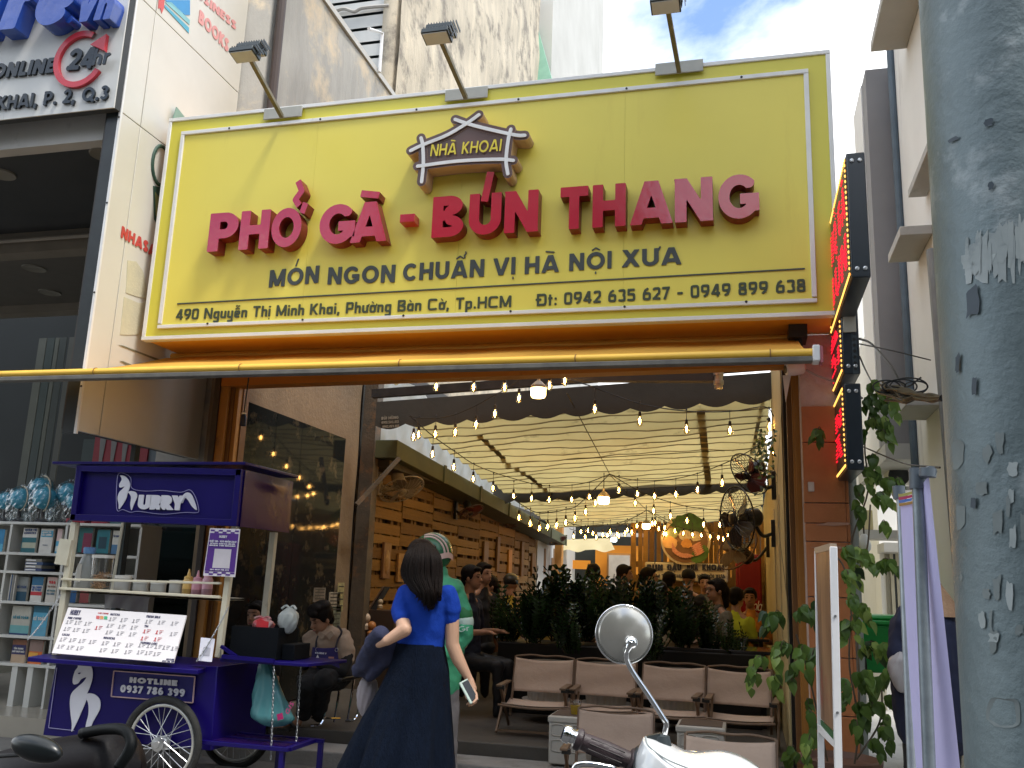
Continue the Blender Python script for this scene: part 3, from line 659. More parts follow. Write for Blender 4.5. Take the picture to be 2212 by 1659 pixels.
for ch, mk, xa, xb in (('P', [], 521, 593), ('H', [], 599, 672), ('O', ['hook', 'horn'], 678, 752), ('G', [], 798, 889), ('A', ['grave'], 879, 966), ('B', [], 1080, 1158),
                       ('U', ['acute'], 1172, 1252), ('N', [], 1261, 1345), ('T', [], 1400, 1470), ('H', [], 1481, 1564), ('A', [], 1577, 1680), ('N', [], 1687, 1782), ('G', [], 1796, 1901)):
    raised(ch, mk, xa, xb, yb(xa))
A = PY(fx(999), fx(556), YL); B = PY(fx(1036), fx(543), YL)
m = MB(); m.box((A.x, YL, A.z-.0), (B.x, YL+.105, B.z+.03)); m.build('raised_dash', gloss_red, big, bevel=.002)
# second line
slate = mat('slate_print', (.055, .065, .065), (.045, .055, .055), 6, .45)
words = (('MÓN', 672.4, 796, 719.5, 707.5), ('NGON', 819, 987, 712, 706), ('CHUẨN', 1007, 1210, 703, 692), ('VỊ', 1233, 1288, 690, 686), ('HÀ', 1312, 1397, 686, 680), ('NỘI', 1423, 1529, 678, 671), ('XƯA', 1556, 1703, 669, 661))
for s, a, b, y0_, y1_ in words:
    z = PY(fx((a+b)/2), fx((y0_+y1_)/2), YS-.007).z
    front_text('lettering', s, (fx(a), fx(y0_)), (fx(b), fx(y1_)), 37, YS-.006, slate, big, .21, .006, tr=.13, res=30, mt=.07)
# rule and address line
A, B = PY(fx(444), fx(760), YS-.006), PY(fx(2012), fx(672), YS-.006)
m = MB(); m.obox((A+B)/2+Vector((0, -.004, 0)), (B-A)/2, (0, .003, 0), (0, 0, .0045)); m.build('printed_rule', slate, big)
addr = mat('address_print', (.05, .065, .035), (.045, .06, .03), 6, .45)
front_text('lettering', '490 Nguyễn Thị Minh Khai, Phường Bàn Cờ, Tp.HCM', (fx(440), fx(805)-4), (fx(1278), fx(773)-4), 23, YS-.006, addr, big, .17, .005, e=6, tr=.12, res=22, mt=.08)
front_text('lettering', 'Đt: 0942 635 627 - 0949 899 638', (fx(1342), fx(768)-2), (fx(2014), fx(732)-2), 26, YS-.006, addr, big, .18, .005, e=6, tr=.13, res=22, mt=.08)
# hut emblem
emb = thing('hut_emblem', 'brown hut shaped raised plaque lettered NHÀ KHOAI on the yellow sign', 'sign', tuple(PY(1012, 330, YS)))
YE = YS-.15
def ez(x, y): return (553+x/4, y/4)
def ez2(x, y): return (1106+x/4, y/4)
sticks = [[ez(1720, 1030), ez(1820, 1065), ez(1990, 1110), ez2(25, 1165), ez2(110, 1168)], [ez(1925, 990), ez(1820, 1065), ez(1650, 1165), ez(1440, 1250), ez(1335, 1300)],
          [ez(1425, 1190), ez(1440, 1260), ez(1445, 1420), ez(1430, 1570)], [ez(1395, 1435), ez(1750, 1390), ez(2100, 1375), ez2(10, 1385)],
          [ez2(-10, 1115), ez(2180, 1200), ez(2160, 1380), ez(2175, 1500)]]
def ribbon(k, pts, w_, y, th):
    P = curve_pts([PY(*p, y) for p in pts], 5)
    n = len(P); Lf, Rg = [], []
    for i, p in enumerate(P):
        d = (P[min(i+1, n-1)]-P[max(i-1, 0)]).normalized(); q = Vector((-d.z, 0, d.x))*w_; Lf.append(p+q); Rg.append(p-q)
    def capp(c, d): return [c+Vector((math.cos(a)*d.x-math.sin(a)*d.z, 0, math.sin(a)*d.x+math.cos(a)*d.z))*w_ for a in [R(x) for x in (-60, -30, 0, 30, 60)]]
    d1 = (P[-1]-P[-2]).normalized(); d0 = (P[0]-P[1]).normalized()
    outl = Rg+capp(P[-1], d1)+Lf[::-1]+capp(P[0], d0)
    k.poly(outl, (0, 1, 0), th)
brown = mat('plaque_brown', (.13, .075, .07), (.11, .065, .06), 4, .35); tan_e = mat('plaque_edge', (.55, .38, .24), (.48, .33, .2), 5, .5)
core = [PY(*p, YE) for p in (ez(1440, 1240), ez(1650, 1155), ez(1830, 1060), ez(1990, 1105), ez(2185, 1150), ez(2165, 1390), ez(1800, 1395), ez(1445, 1430))]
m = MB(); m.poly([p+Vector((0, .001, 0)) for p in core], (0, 1, 0), .14); m.build('plaque_body', brown, emb)
for i, s in enumerate(sticks):
    m = MB(); ribbon(m, s, .036, YE-.002*i-.001, .14); me = m.build('stick_body', [brown, tan_e], emb).data
    for p in me.polygons: p.material_index = 0 if abs(p.normal.y) > .8 else 1
    m = MB(); ribbon(m, s, .013, YE-.016-.001*i, .006); m.build('white_stick_line', white_trim, emb)
yl = mat('emblem_yellow', (.80, .66, .06))
front_text('lettering', 'NHÀ KHOAI', ez(1505, 1352), ez(2115, 1305), 25, YE-.012, yl, emb, .15, .004, tr=.13, res=22, sl=.1, mt=.1)
# flood lights on bent arms
flood_b = mat('flood_body', (.03, .04, .045), (.02, .03, .035), 6, .4, metal=.3); arm_m = mat('galvanised_olive', (.20, .17, .10), (.14, .125, .09), 7, .6, metal=.2, stain=(.25, .2, .12), ss=8)
def flood(xb, yb_, xt, yt, wpx, lab, tilt):
    base = PY(xb, yb_, YS-.02); top = PY(xt, yt, YS-.75)
    f_ = thing('flood_light', lab, 'flood light', tuple(base), 'flood lights over the yellow sign')
    m = MB(); m.box(base+Vector((-.17, -.012, -.05)), base+Vector((.17, .0, .045))); m.build('bracket', mat('bracket_grey', (.42, .42, .38), (.34, .34, .31), 6, .5), f_, bevel=.004)
    m = MB(); m.bar(base+Vector((0, -.02, -.04)), top, .03, .03); m.build('arm', arm_m, f_)
    hw = .095
    for k, dz in ((0, 0), (1, .085)):
        c = top+Vector((-.01, -.06+k*.08, dz))
        m = MB(); m.obox(c, (hw, 0, 0), (0, .06, -.012), (0, .006, .02)); m.build('lamp_head', flood_b, f_, bevel=.004)
        m = MB()
        for q in range(11): m.obox(c+Vector((-hw+.015+q*.02, 0, .026)), (.002, 0, 0), (0, .05, -.01), (0, .003, .010))
        m.build('cooling_fins', flood_b, f_)
        m = MB(); m.obox(c+Vector((0, -.005, -.022)), (hw-.01, 0, 0), (0, .052, -.010), (0, 0, .003)); m.build('lens', mat('flood_lens', (.62, .64, .62), (.55, .57, .55), 10, .2), f_)
    for sx in (-1, 1): m = MB(); m.bar(top+Vector((sx*hw*.96, -.06, -.01)), top+Vector((sx*hw*.96, .02, .09)), .008, .008); m.build('yoke_arm', flood_b, f_)
flood(612, 244, 541, 127, 70, 'left flood light, tipped over the sign beside the white side panel', 0)
flood(1008, 203, 953, 88, 60, 'middle flood light on a leaning arm in front of the rough wall', 0)
flood(1467, 146, 1443, 22, 70, 'right flood light on its arm against the cloudy sky', 0)
rg = random.Random(44)
for i, (x0_, x1_, h_, c) in enumerate(((-34, -20, 13, (.30, .27, .22)), (-20, -11, 10, (.22, .23, .24)), (-11, -3, 15, (.33, .30, .25)), (-3, 7, 11, (.20, .17, .14)), (7, 16, 14, (.30, .30, .28)), (16, 32, 11, (.25, .22, .18)))):
    b = thing('street_house', ('beige five storey house', 'grey three storey house', 'tall cream house', 'low brown house', 'pale tall house', 'wide brown house')[i]+' on the far side of the street', 'building', (x0_, -13, 0), 'houses across the street')
    m = MB(); m.box((x0_+.05, -22, 0), (x1_-.05, -13, h_)); m.build('walls', mat('far_house%d' % i, c), b)
    for f in range(int(h_/3.2)):
        n = 3
        for j in range(n):
            xc = x0_+(j+.5)*(x1_-x0_)/n; m = MB(); m.box((xc-.8, -13.0, f*3.2+.9), (xc+.8, -12.94, f*3.2+2.6)); m.build('window', mat('far_window', (.03, .04, .05), rough=.1), b)
cm_ = MB()
for i in range(5200):
    a = rg.uniform(0, 6.28); u = rg.uniform(-1, 1); r_ = 2.9*(rg.uniform(0, 1)**.4)*(1+.25*math.sin(a*3+u*4)); p = Vector((r_*math.cos(a)*math.sqrt(1-u*u), r_*math.sin(a)*math.sqrt(1-u*u), r_*u*.62))
    d = Vector((rg.uniform(-1, 1), rg.uniform(-1, 1), rg.uniform(-1, 1))).normalized()*.17; e = d.orthogonal().normalized()*.09; cm_.add([p-d, p+e, p+d, p-e], [(0, 1, 2, 3)])
cme = cm_.mesh('crown', [mat('street_leaf', (.05, .10, .02), (.03, .06, .015), .8, .6)], fix=False)
for i, (x, y, s) in enumerate(((-7.5, -8.5, 1.15), (-.5, -9.2, 1.3), (6.5, -8.3, 1.1))):
    t_ = thing('street_tree', ('left', 'middle', 'right')[i]+' leafy street tree across the road', 'tree', (x, y, 0), 'trees across the street')
    m = MB(); m.tube(curve_pts([(x, y, 0), (x+.1, y, 2.2), (x-.1, y+.1, 4.2), (x, y, 6.4)]), .16, 10); m.tube(curve_pts([(x, y, 3.6), (x+.9, y+.2, 5.2), (x+1.6, y, 6.6)]), .08, 8); m.build('trunk', mat('bark', (.12, .09, .06), (.08, .06, .04), 6, .9, bump=.5, bs=12), t_, smooth=True)
    inst('crown', cme, t_, (0, 0, 6.9), (0, 0, i*1.3), (s, s, s))
aw = thing('retractable_awning', 'long orange fabric awning with yellow front bar and grey valance rail under the sign', 'awning', (-3, 5.2, 2.8))
aw_f = mat('awning_fabric', (.85, .46, .07), (.76, .40, .06), 1.5, .75, transl=.25, stain=(.35, .17, .02), ss=1.5, sthr=.62)
bz0 = PY(1000, 791, 5.2).z
AX0, AX1 = -6.9, PY(1775, 775, 5.2).x
def ang(u, v): 
    y = 5.22+(6.42-5.22)*v; x = AX0+(AX1-.06-AX0)*u
    return Vector((x, y, bz0+.046+(AZB-bz0-.046)*v-.025*math.sin(v*math.pi)+.004*math.sin(x*7)*v))
AZB = PY(1000, 753, 6.42).z
u_c = (-4.69-AX0)/(AX1-.06-AX0)
m = MB(); m.grid(lambda u, v: ang(u_c+(1-u_c)*u, v), 50, 8); m.grid(lambda u, v: ang(u_c*u, v*.22), 14, 2); m.build('fabric', aw_f, aw, smooth='all', fix=False)
bar_y = mat('bar_yellow', (.85, .52, .06), (.76, .44, .05), 2.5, .45, stain=(.30, .17, .05), ss=14, sthr=.66, rr=.1)
m = MB(); n_ = 10; prof = [(5.2+.034*math.cos(R(a)), bz0+.023+.027*math.sin(R(a))) for a in range(40, 260, 22)]
vs = []
for x in (AX0, AX1-.05): vs += [(x, y, z) for y, z in prof]
k = len(prof); m.add(vs, [(i, i+1, k+i+1, k+i) for i in range(k-1)]); m.build('front_bar', bar_y, aw, smooth='all', fix=False)
for i in range(6):
    x = AX0+1.45+i*1.12; m = MB(); m.tube([(x, 5.2+.036*math.cos(R(a)), bz0+.023+.029*math.sin(R(a))) for a in range(60, 250, 15)], .004, 5); m.build('bar_seam', mat('seam_dark', (.30, .15, .03)), aw)
m = MB(); m.box((AX0, 5.165, bz0-.03), (AX1-.05, 5.235, bz0+.0)); m.build('lower_rail', mat('rail_grey', (.16, .15, .13), (.10, .095, .085), 9, .6, stain=(.05, .045, .04), ss=12, sthr=.6), aw, bevel=.004)
m = MB(); m.box((AX1-.05, 5.14, bz0-.034), (AX1-.012, 5.25, bz0+.058)); m.build('end_cap', mat('endcap_white', (.75, .74, .74)), aw, bevel=.006)
m = MB(); m.box((AX1-.011, 5.15, bz0-.04), (AX1+.004, 5.24, bz0+.052)); m.build('end_tape', mat('pink_tape', (.42, .12, .14)), aw)
m = MB(); m.tube([(-4.66, 6.47, AZB+.02), (.42, 6.47, AZB+.02)], .03, 10); m.build('roller_tube', aw_f, aw)
for x in (-3.6, -1.0):
    m = MB(); m.bar((x, 6.4, 3.12), (x+.62, 5.85, 2.97), .05, .04); m.bar((x+.62, 5.85, 2.97), (x+.15, 5.24, bz0), .045, .035); m.build('folding_arm', dark_metal, aw)
br = PY(1722, 718, 6.3)
m = MB(); m.box(br+Vector((-.06, -.1, -.06)), br+Vector((.06, .12, .03))); m.box(br+Vector((-.02, -.04, -.16)), br+Vector((.03, .04, -.06))); m.build('wall_bracket', dark_metal, aw)
# lintel box, steel beam
lt = thing('front_lintel', 'orange boxed lintel over the wide restaurant opening', 'wall', (-2, 6.6, 3))
zl = PY(900, 824, 6.6).z
orange_w = mat('orange_wall', (.58, .20, .02), (.50, .17, .018), 1.5, .55, stain=(.34, .12, .015), ss=2.5, sthr=.6)
zlr = PY(1600, 792, 6.6).z
m = MB(); m.poly([(-4.25, 6.6, zl-.004), (.45, 6.6, zl+.06), (.45, 6.6, 4.6), (-4.25, 6.6, 4.6)], (0, 1, 0), .14); m.build('lintel_box', orange_w, lt)
a = PY(805, 855, 8.9); b = PY(1250, 823, 8.9)
bm_ = thing('steel_beam', 'dark steel roof beam crossing the opening above the scalloped canopy edge', 'beam', tuple(a))
m = MB(); d = (b-a)/(b.x-a.x); m.bar(a+Vector((0, 0, .02)), Vector((.27, 8.9, a.z+.02+d.z*(.27-a.x))), .07, .09); m.build('beam', dark_metal, bm_)
a = PY(1230, 812, 8.05); b = PY(1545, 812, 8.05)
m = MB(); m.bar(a, b, .09, .11); m.build('motor_tube', mat('tube_dark', (.05, .048, .05)), bm_)
m = MB(); p = PY(1552, 815, 8.0); m.lathe([(.035, -.1), (.035, -.07), (.045, -.065), (.045, -.03), (.037, -.025), (.037, .01), (.046, .015), (.046, .05), (.037, .055), (.037, .09), (.03, .1)], p, 14); m.build('spring_coupling', steel, bm_)

XL = -4.2
lw = thing('left_return_wall', 'brown plaster side wall with tall dark glossy panels at the left of the opening', 'wall', (XL, 8, ZF))
plaster = mat('brown_plaster', (.20, .14, .08), (.13, .09, .052), 1.2, .85, bump=.5, bs=22, stain=(.12, .09, .06), ss=5, sthr=.62)
rough_panel(6.86, 9.35, ZF, 4.0, XL, plaster, lw, .0035, 60, 70, 12, .25)
zg = PX(620, 902, XL).z
gm = mat('dark_gloss_panel', (.014, .016, .016), (.008, .010, .010), 1.5, .05, spec=.12, stain=(.085, .065, .038), ss=5, sthr=.56)  # brown blotches are reflections of branches painted into the panel colour
yg = [PX(x, 1000, XL).y for x in (500, 592, 655, 716, 738)]
yg = [6.90, PX(588, 950, XL).y, PX(643, 980, XL).y, PX(738, 1000, XL).y]
for a, b in zip(yg[:-1], yg[1:]):
    m = MB(); m.box((XL+.012, a+.004, ZF+.02), (XL+.03, b-.004, zg)); m.build('glossy_panel', gm, lw)
# pale scratch marks and stuck flyers on the panels
fly = [(PX(690, 1300, XL), .16, .22), (PX(722, 1290, XL), .14, .3), (PX(692, 1325, XL), .14, .2), (PX(805, 1310, XL), 0, 0)]
for i, (x, y, w_, h_, cc) in enumerate(((690, 1285, .26, .14, (.20, .18, .15)), (688, 1330, .22, .26, (.24, .21, .18)), (688, 1372, .12, .14, (.34, .05, .05)), (706, 1350, .12, .34, (.22, .18, .13)), (722, 1296, .26, .16, (.35, .32, .26)), (724, 1334, .26, .22, (.16, .19, .14)), (735, 1290, .16, .3, (.36, .33, .16)))):
    p = PX(x, y, XL+.034); m = MB(); m.box((XL+.032, p.y-w_/2, p.z-h_/2), (XL+.036, p.y+w_/2, p.z+h_/2)); m.build('stuck_flyer', mat('flyer%d' % i, cc, tuple(v*.3 for v in cc), 14, .6), lw)
    for q in range(4):
        m = MB(); m.box((XL+.0365, p.y-w_*.4, p.z+h_*(.35-q*.22)), (XL+.0375, p.y+w_*.4, p.z+h_*(.35-q*.22)+.012)); m.build('print_line', mat('flyer_ink', (.03, .03, .03)), lw)
odoor = mat('orange_post', (.42, .19, .035), (.34, .15, .028), 3, .45, stain=(.18, .08, .02), ss=6, sthr=.62, stretch=(1, 1, .2))
pg = thing('orange_door_posts', 'orange brown folding door posts at the left edge of the opening', 'post', (XL, 6.7, ZF))
for x, w_, y, mm in ((441, .05, 6.60, mat('dark_post', (.05, .035, .025))), (458, .07, 6.62, odoor), (474, .05, 6.66, mat('post_dark_orange', (.18, .08, .02))), (484, .06, 6.68, odoor), (498, .035, 6.74, MATS['post_dark_orange'])):
    p = PY(x, 1100, y); m = MB(); m.box((p.x-w_/2, y, ZS), (p.x+w_/2, y+.09, 3.2)); m.build('post', mm, pg, bevel=.003)
pl = thing('rusty_steel_column', 'rusty steel channel column between the left wall and the pallet wall', 'post', (XL+.12, 9.5, ZF))
m = MB(); m.box((XL+.0, 9.42, ZF), (XL+.16, 9.46, 4.3)); m.box((XL+.0, 9.46, ZF), (XL+.03, 9.58, 4.3)); m.box((XL+.13, 9.46, ZF), (XL+.16, 9.58, 4.3)); m.build('channel', rust, pl)
m = MB(); a_, b_ = PX(862, 990, -3.7), PX(770, 1090, -4.0); m.bar(a_, b_, .04, .04); m.build('diagonal_brace', rust, pl)
# white camera mount + cord with blue socket under the awning
cd = thing('hanging_socket', 'small blue bulb socket hanging on a cord under the awning', 'lamp', tuple(PY(527, 895, 6.4)))
p = PY(527, 895, 6.4); m = MB(); m.tube([p+Vector((.01, 0, .3)), p], .006, 6); m.build('cord', black, cd)
m = MB(); m.lathe([(.012, 0), (.022, -.02), (.026, -.09), (.018, -.095), (0, -.095)], p, 14); m.build('socket', mat('navy_plastic', (.01, .02, .07)), cd, smooth=True)
m = MB(); m.lathe([(.02, .0), (.02, .012), (0, .012)], p, 12); m.build('collar', white_trim, cd)

XG = -3.78
gt = thing('green_box_gutter', 'mossy green metal box gutter running back along the top of the pallet wall', 'gutter', (XG, 10, 3))
y0g = PX(859, 950, XG).y; zt0 = PX(859, 950, XG).z; zb0 = PX(862, 991, XG).z
ggm = mat('moss_green_metal', (.085, .095, .045), (.06, .07, .032), 2, .6, stain=(.13, .10, .055), ss=4, sthr=.58)
y = y0g; i = 0
slope = (PX(1210, 1150, XG).z-zt0)/(PX(1210, 1150, XG).y-y0g)
while y < 19.5:
    ya = min(19.5, y+1.7); m = MB(); za, zb_ = zt0+slope*(y-y0g), zt0+slope*(ya-y0g); h_ = zt0-zb0
    m.add([(XL, y, za-h_), (XG, y, za-h_), (XG, y, za), (XL, y, za), (XL, ya-.004, zb_-h_), (XG, ya-.004, zb_-h_), (XG, ya-.004, zb_), (XL, ya-.004, zb_)],
          [(0, 1, 2, 3), (7, 6, 5, 4), (0, 4, 5, 1), (1, 5, 6, 2), (2, 6, 7, 3), (3, 7, 4, 0)])
    m.build('gutter_section', ggm, gt, bevel=.006)
    m = MB(); m.box((XG+.001, ya-.05, zb_-h_-.01), (XG+.02, ya+.03, zb_+.015)); m.build('joint_cover', ggm, gt)
    y = ya
m = MB(); m.box((XL, y0g+.1, zb0-.09), (XG-.12, 19.4, zb0-.01)); m.build('soffit_board', mat('dark_wood', (.03, .024, .016)), gt)
sh = thing('plastic_sheet', 'crumpled white translucent plastic sheet hung above the green gutter', 'sheet', (XL, 12, 3.4))
rs = random.Random(5)
def shf(u, v):
    y = 9.6+10*u; zb_ = zt0+slope*(y-y0g)-.02
    return Vector((XL+.12+.03*math.sin(y*5.2+2*v)+.018*math.sin(y*13+v*9)+.012*math.sin(y*23-v*17), y, zb_+v*.95))
m = MB(); m.grid(shf, 140, 10); m.build('sheet', mat('milky_plastic', (.82, .84, .82), (.68, .72, .70), 3, .35, transl=.6), sh, smooth='all', fix=False)

pw = thing('pallet_wall', 'left interior wall clad in warm brown pallet planks with dark slots', 'wall', (XL, 14, ZF))
m = MB(); m.box((XL-.12, 9.6, ZF), (XL-.10, 19.5, 4.2)); m.build('backing', mat('dark_backing', (.022, .014, .008)), pw)
pm_ = [mat('pallet%d' % i, c, c2, 2.2, .7, bump=.3, bs=25, stain=(.08, .04, .018), ss=3, sthr=.60, stretch=(1, .25, 2)) for i, (c, c2) in enumerate((((.31, .175, .045), (.22, .12, .03)), ((.26, .145, .037), (.18, .10, .025)), ((.36, .21, .06), (.27, .15, .038)), ((.21, .11, .028), (.15, .078, .02))))]
ph = .155
pl_me = []
for i in range(4):
    k = MB(); k.box((-.011, -.6+.004, 0), (.011, .6-.004, 1)); pl_me.append(k.mesh('plank', [pm_[i]]))
y = 9.66; col = 0; cnt = 0
rs = random.Random(11)
while y < 19.4:
    wd_ = min(1.16, 19.45-y); z = ZF+.01+rs.uniform(-.03, .0); row = 0
    ztop = zt0+slope*(y-y0g)-.20
    while z < ztop:
        tall = .105+rs.choice((0, .02, .035)); gap = (.048 if row % 2 else .016)
        o = inst('plank', pl_me[rs.randrange(4)], pw, Vector((XL-.02+rs.uniform(-.008, .008), y+wd_/2, z))-origin(pw), (rs.uniform(-.006, .006), 0, 0), (1, wd_/1.2, tall)); cnt += 1
        z += tall+gap; row += 1
    for s_ in (.04, .40, .52, .88, 1.10):
        if s_ < wd_:
            m = MB(); m.box((XL-.095, y+s_, ZF), (XL-.035, y+s_+.085, ztop)); m.build('pallet_bearer', pm_[3], pw)
    y += wd_+.012; col += 1
print('planks', cnt)
# carved wooden plaques hung on the pallets
pq = [(835, 1172, 1250, 20, 'carved'), (868, 1196, 1258, 26, 'oval'), (905, 1176, 1240, 16, 'tall'), (1049, 1170, 1238, 17, 'pair'), (1076, 1160, 1235, 10, 'tall'), (1101, 1188, 1238, 13, 'orange'), (1128, 1170, 1245, 9, 'tall'), (1152, 1195, 1245, 16, 'wide'), (1176, 1185, 1240, 9, 'thin'), (1192, 1205, 1255, 10, 'short'), (1212, 1185, 1245, 8, 'far')]
lab = ['glass fronted carved plaque nearest the doorway on the pallet wall', 'oval grained plaque beside the glass fronted one', 'narrow dark plaque half hidden by the woman', 'wide weathered plaque right of the green helmet', 'tallest dark narrow plaque right of the wide one', 'bright orange brown plaque in the middle of the plaque row', 'dark tall plaque just right of the bright orange one', 'wide brown plaque sixth from the helmet', 'thin tall plaque near the far end', 'short plaque near the far end of the row', 'farthest thin plaque of the row on the pallet wall']
for (x, ya, yb_, wpx, kk), lb in zip(pq, lab):
    if kk == 'far': x = 1196; 
    a = PX(x, ya, XL+.01); b = PX(x, yb_, XL+.01); hw = wpx*.5*a.y/1960*2.1
    t_ = thing('wooden_plaque', lb, 'plaque', (XL, a.y, b.z), 'wooden plaques hung on the pallet wall')
    mm = mat('plaque_'+kk, *{'orange': ((.62, .30, .06), (.5, .22, .04)), 'oval': ((.40, .24, .09), (.28, .15, .05)), 'carved': ((.26, .14, .06), (.2, .1, .04))}.get(kk, ((.22, .12, .05), (.13, .07, .03))), 5, .45, stretch=(1, 1, .3))
    m = MB(); m.box((XL, a.y-hw, b.z), (XL+.035, a.y+hw, a.z)); m.build('board', mm, t_, bevel=.006)
    if kk in ('oval', 'carved'):
        m = MB(); m.ball((XL+.035, a.y, (a.z+b.z)/2-.02), (.015, hw*.7, (a.z-b.z)*.34), 20, 10); m.build('carving', mat('carved_pale', (.45, .29, .13), (.25, .14, .06), 22, .4), t_, smooth=True)

XR = .27
rw = thing('right_inner_wall', 'cream yellow inner wall running back on the right of the restaurant', 'wall', (XR, 12, ZF))
cream_w = mat('cream_wall', (.56, .47, .24), (.48, .40, .20), 1.5, .7, stain=(.34, .28, .15), ss=2, sthr=.62, streak=True)
m = MB(); m.box((XR, 7.02, ZF), (XR+.12, 12.2, 3.05)); m.box((XR+.001, 7.03, 3.051), (XR+.119, 9.6, 3.75)); m.box((XR+.015, 12.2, ZF), (XR+.12, 20.5, 2.95)); m.build('wall_face', cream_w, rw)
for yy in (7.9, 9.3): m = MB(); m.box((XR-.012, yy, 1.0), (XR-.002, yy+.03, 2.3)); m.build('conduit', mat('conduit', (.60, .52, .32)), rw)
fr = thing('orange_roller_door_frame', 'orange brown door frame posts beside the tiled pillar on the right', 'post', (.33, 6.6, ZF))
for x, w_, y, mm in ((1703, .035, 6.9, 'black_plastic'), (1713, .045, 6.66, 'post_dark_orange'), (1722, .03, 6.63, 'orange_post'), (1730, .05, 6.62, 'orange_post'), (1737, .012, 6.6, 'dark_post')):
    p = PY(x, 1100, y); m = MB(); m.box((p.x-w_/2, y, ZS), (p.x+w_/2, y+.08, 3.3)); m.build('post', MATS[mm], fr, bevel=.003)
m = MB(); m.grid(lambda u, v: Vector((.285-.05*math.sin(v*3.0)+.012*math.sin(v*9), 6.95+.12*u, 3.2-2.0*v)), 3, 20); m.build('side_curtain', mat('navy_curtain', (.012, .016, .02)), fr, smooth='all', fix=False)
tp = thing('terracotta_pillar', 'pillar faced with terracotta stone slabs under peeling pink plaster', 'pillar', (.5, 6.4, ZS))
px0, px1 = PY(1738, 1100, 6.4).x, PY(1836, 1200, 6.4).x
terra = mat('terracotta_slab', (.50, .19, .07), (.38, .14, .05), 3.5, .38, bump=.12, bs=18, stain=(.50, .20, .09), ss=4, sthr=.6, rr=.12)
m = MB(); m.box((px0, 6.44, ZS), (px1, 6.7, 3.27)); m.build('pillar_core', mat('peeling_pink_plaster', (.66, .56, .53), (.52, .42, .40), 5, .9, bump=.7, bs=22, stain=(.20, .14, .12), ss=4, sthr=.55), tp)
zz = [PY(1780, y, 6.4).z for y in (876, 955, 1086, 1130, 1170, 1290, 1420, 1545)] + [ZS]
for a, b in zip(zz[:-1], zz[1:]):
    m = MB(); m.box((px0+random.uniform(-.003, .004), 6.405+random.uniform(0, .006), b+.003), (px1-.012, 6.437, a-.003)); m.build('stone_slab', terra, tp, bevel=.003)
    m = MB(); m.box((px1-.010, 6.42, b+.003), (px1+.012, 6.7, a-.003)); m.build('stone_slab', terra, tp, bevel=.003)
chip = mat('chipped_stone', (.50, .30, .22), (.4, .22, .15), 12, .8)
for pts in ([(1762, 1134), (1790, 1128), (1836, 1129), (1832, 1134), (1800, 1136)], [(1750, 1182), (1800, 1178), (1835, 1184), (1800, 1187)]):
    m = MB(); m.poly([PY(x, y, 6.402) for x, y in pts], (0, 1, 0), .004); m.build('chip', chip, tp)
cm = thing('security_camera', 'white dome security camera under the awning end above the orange frame', 'security camera', tuple(PY(1712, 797, 6.35)))
p = PY(1706, 797, 6.35)
m = MB(); m.lathe([(.03, -.03), (.045, -.025), (.05, .03), (.042, .09), (.02, .11)], p, 18, axis=(.75, .2, .1)); m.build('camera_body', white_trim, cm, smooth=True)
m = MB(); m.lathe([(.0, -.036), (.028, -.034), (.03, -.028)], p, 16, axis=(.75, .2, .1)); m.build('lens', black, cm, smooth=True)
m = MB(); m.tube(curve_pts([p+Vector((.1, .02, 0)), p+Vector((.2, 0, -.06)), p+Vector((.33, -.02, -.12)), p+Vector((.46, -.02, -.22))]), .008, 6); m.build('cable', mat('cable_pinkgrey', (.4, .33, .31)), cm)
m = MB(); m.poly([p+Vector((-.045, .06, -.03)), p+Vector((.01, .06, -.03)), p+Vector((-.03, .06, -.22))], (0, 1, 0), .02); m.build('mount_plate', white_trim, cm)
m = MB(); q = PY(1800, 1095, 6.38)
jb = thing('electric_cover', 'broken white electric cover on the pillar beside the green leaves', 'cover', tuple(PY(1752, 1052, 6.39)))
p = PY(1752, 1052, 6.39); m.box(p+Vector((-.02, -.01, -.03)), p+Vector((.02, .012, .035))); m.build('cover', mat('offwhite_chip', (.6, .55, .52)), jb, bevel=.006)
RN = Vector((-.057, .074, 1)).normalized()
def rz(X, Y): return 3.44+.057*(X+3.5)-.074*(Y-8.2)
RP0 = Vector((-3.5, 8.2, 3.44))
def PR(x, y, dz=0):
    d = _ray(x, y); o = Vector((0, 0, CAMZ)); t = (RP0+Vector((0, 0, dz))-o).dot(RN)/d.dot(RN); return o+d*t
canvas = mat('cream_canvas', (.70, .60, .28), (.58, .48, .21), 1.4, .8, transl=.45, stain=(.26, .20, .09), ss=2.4, sthr=.585)
fold_dirt_shade_m = mat('fold_dirt_shade', (.30, .23, .10), (.09, .065, .03), 3.5, .85, transl=.35, stretch=(.5, 1, 1))  # dirt streaks plus the shade of each fold valley, painted as one darker strip
dark_can = mat('dark_canvas', (.045, .042, .036), (.035, .033, .028), 2, .8, bump=.2, bs=12)
XRL, XRR = -3.72, .26
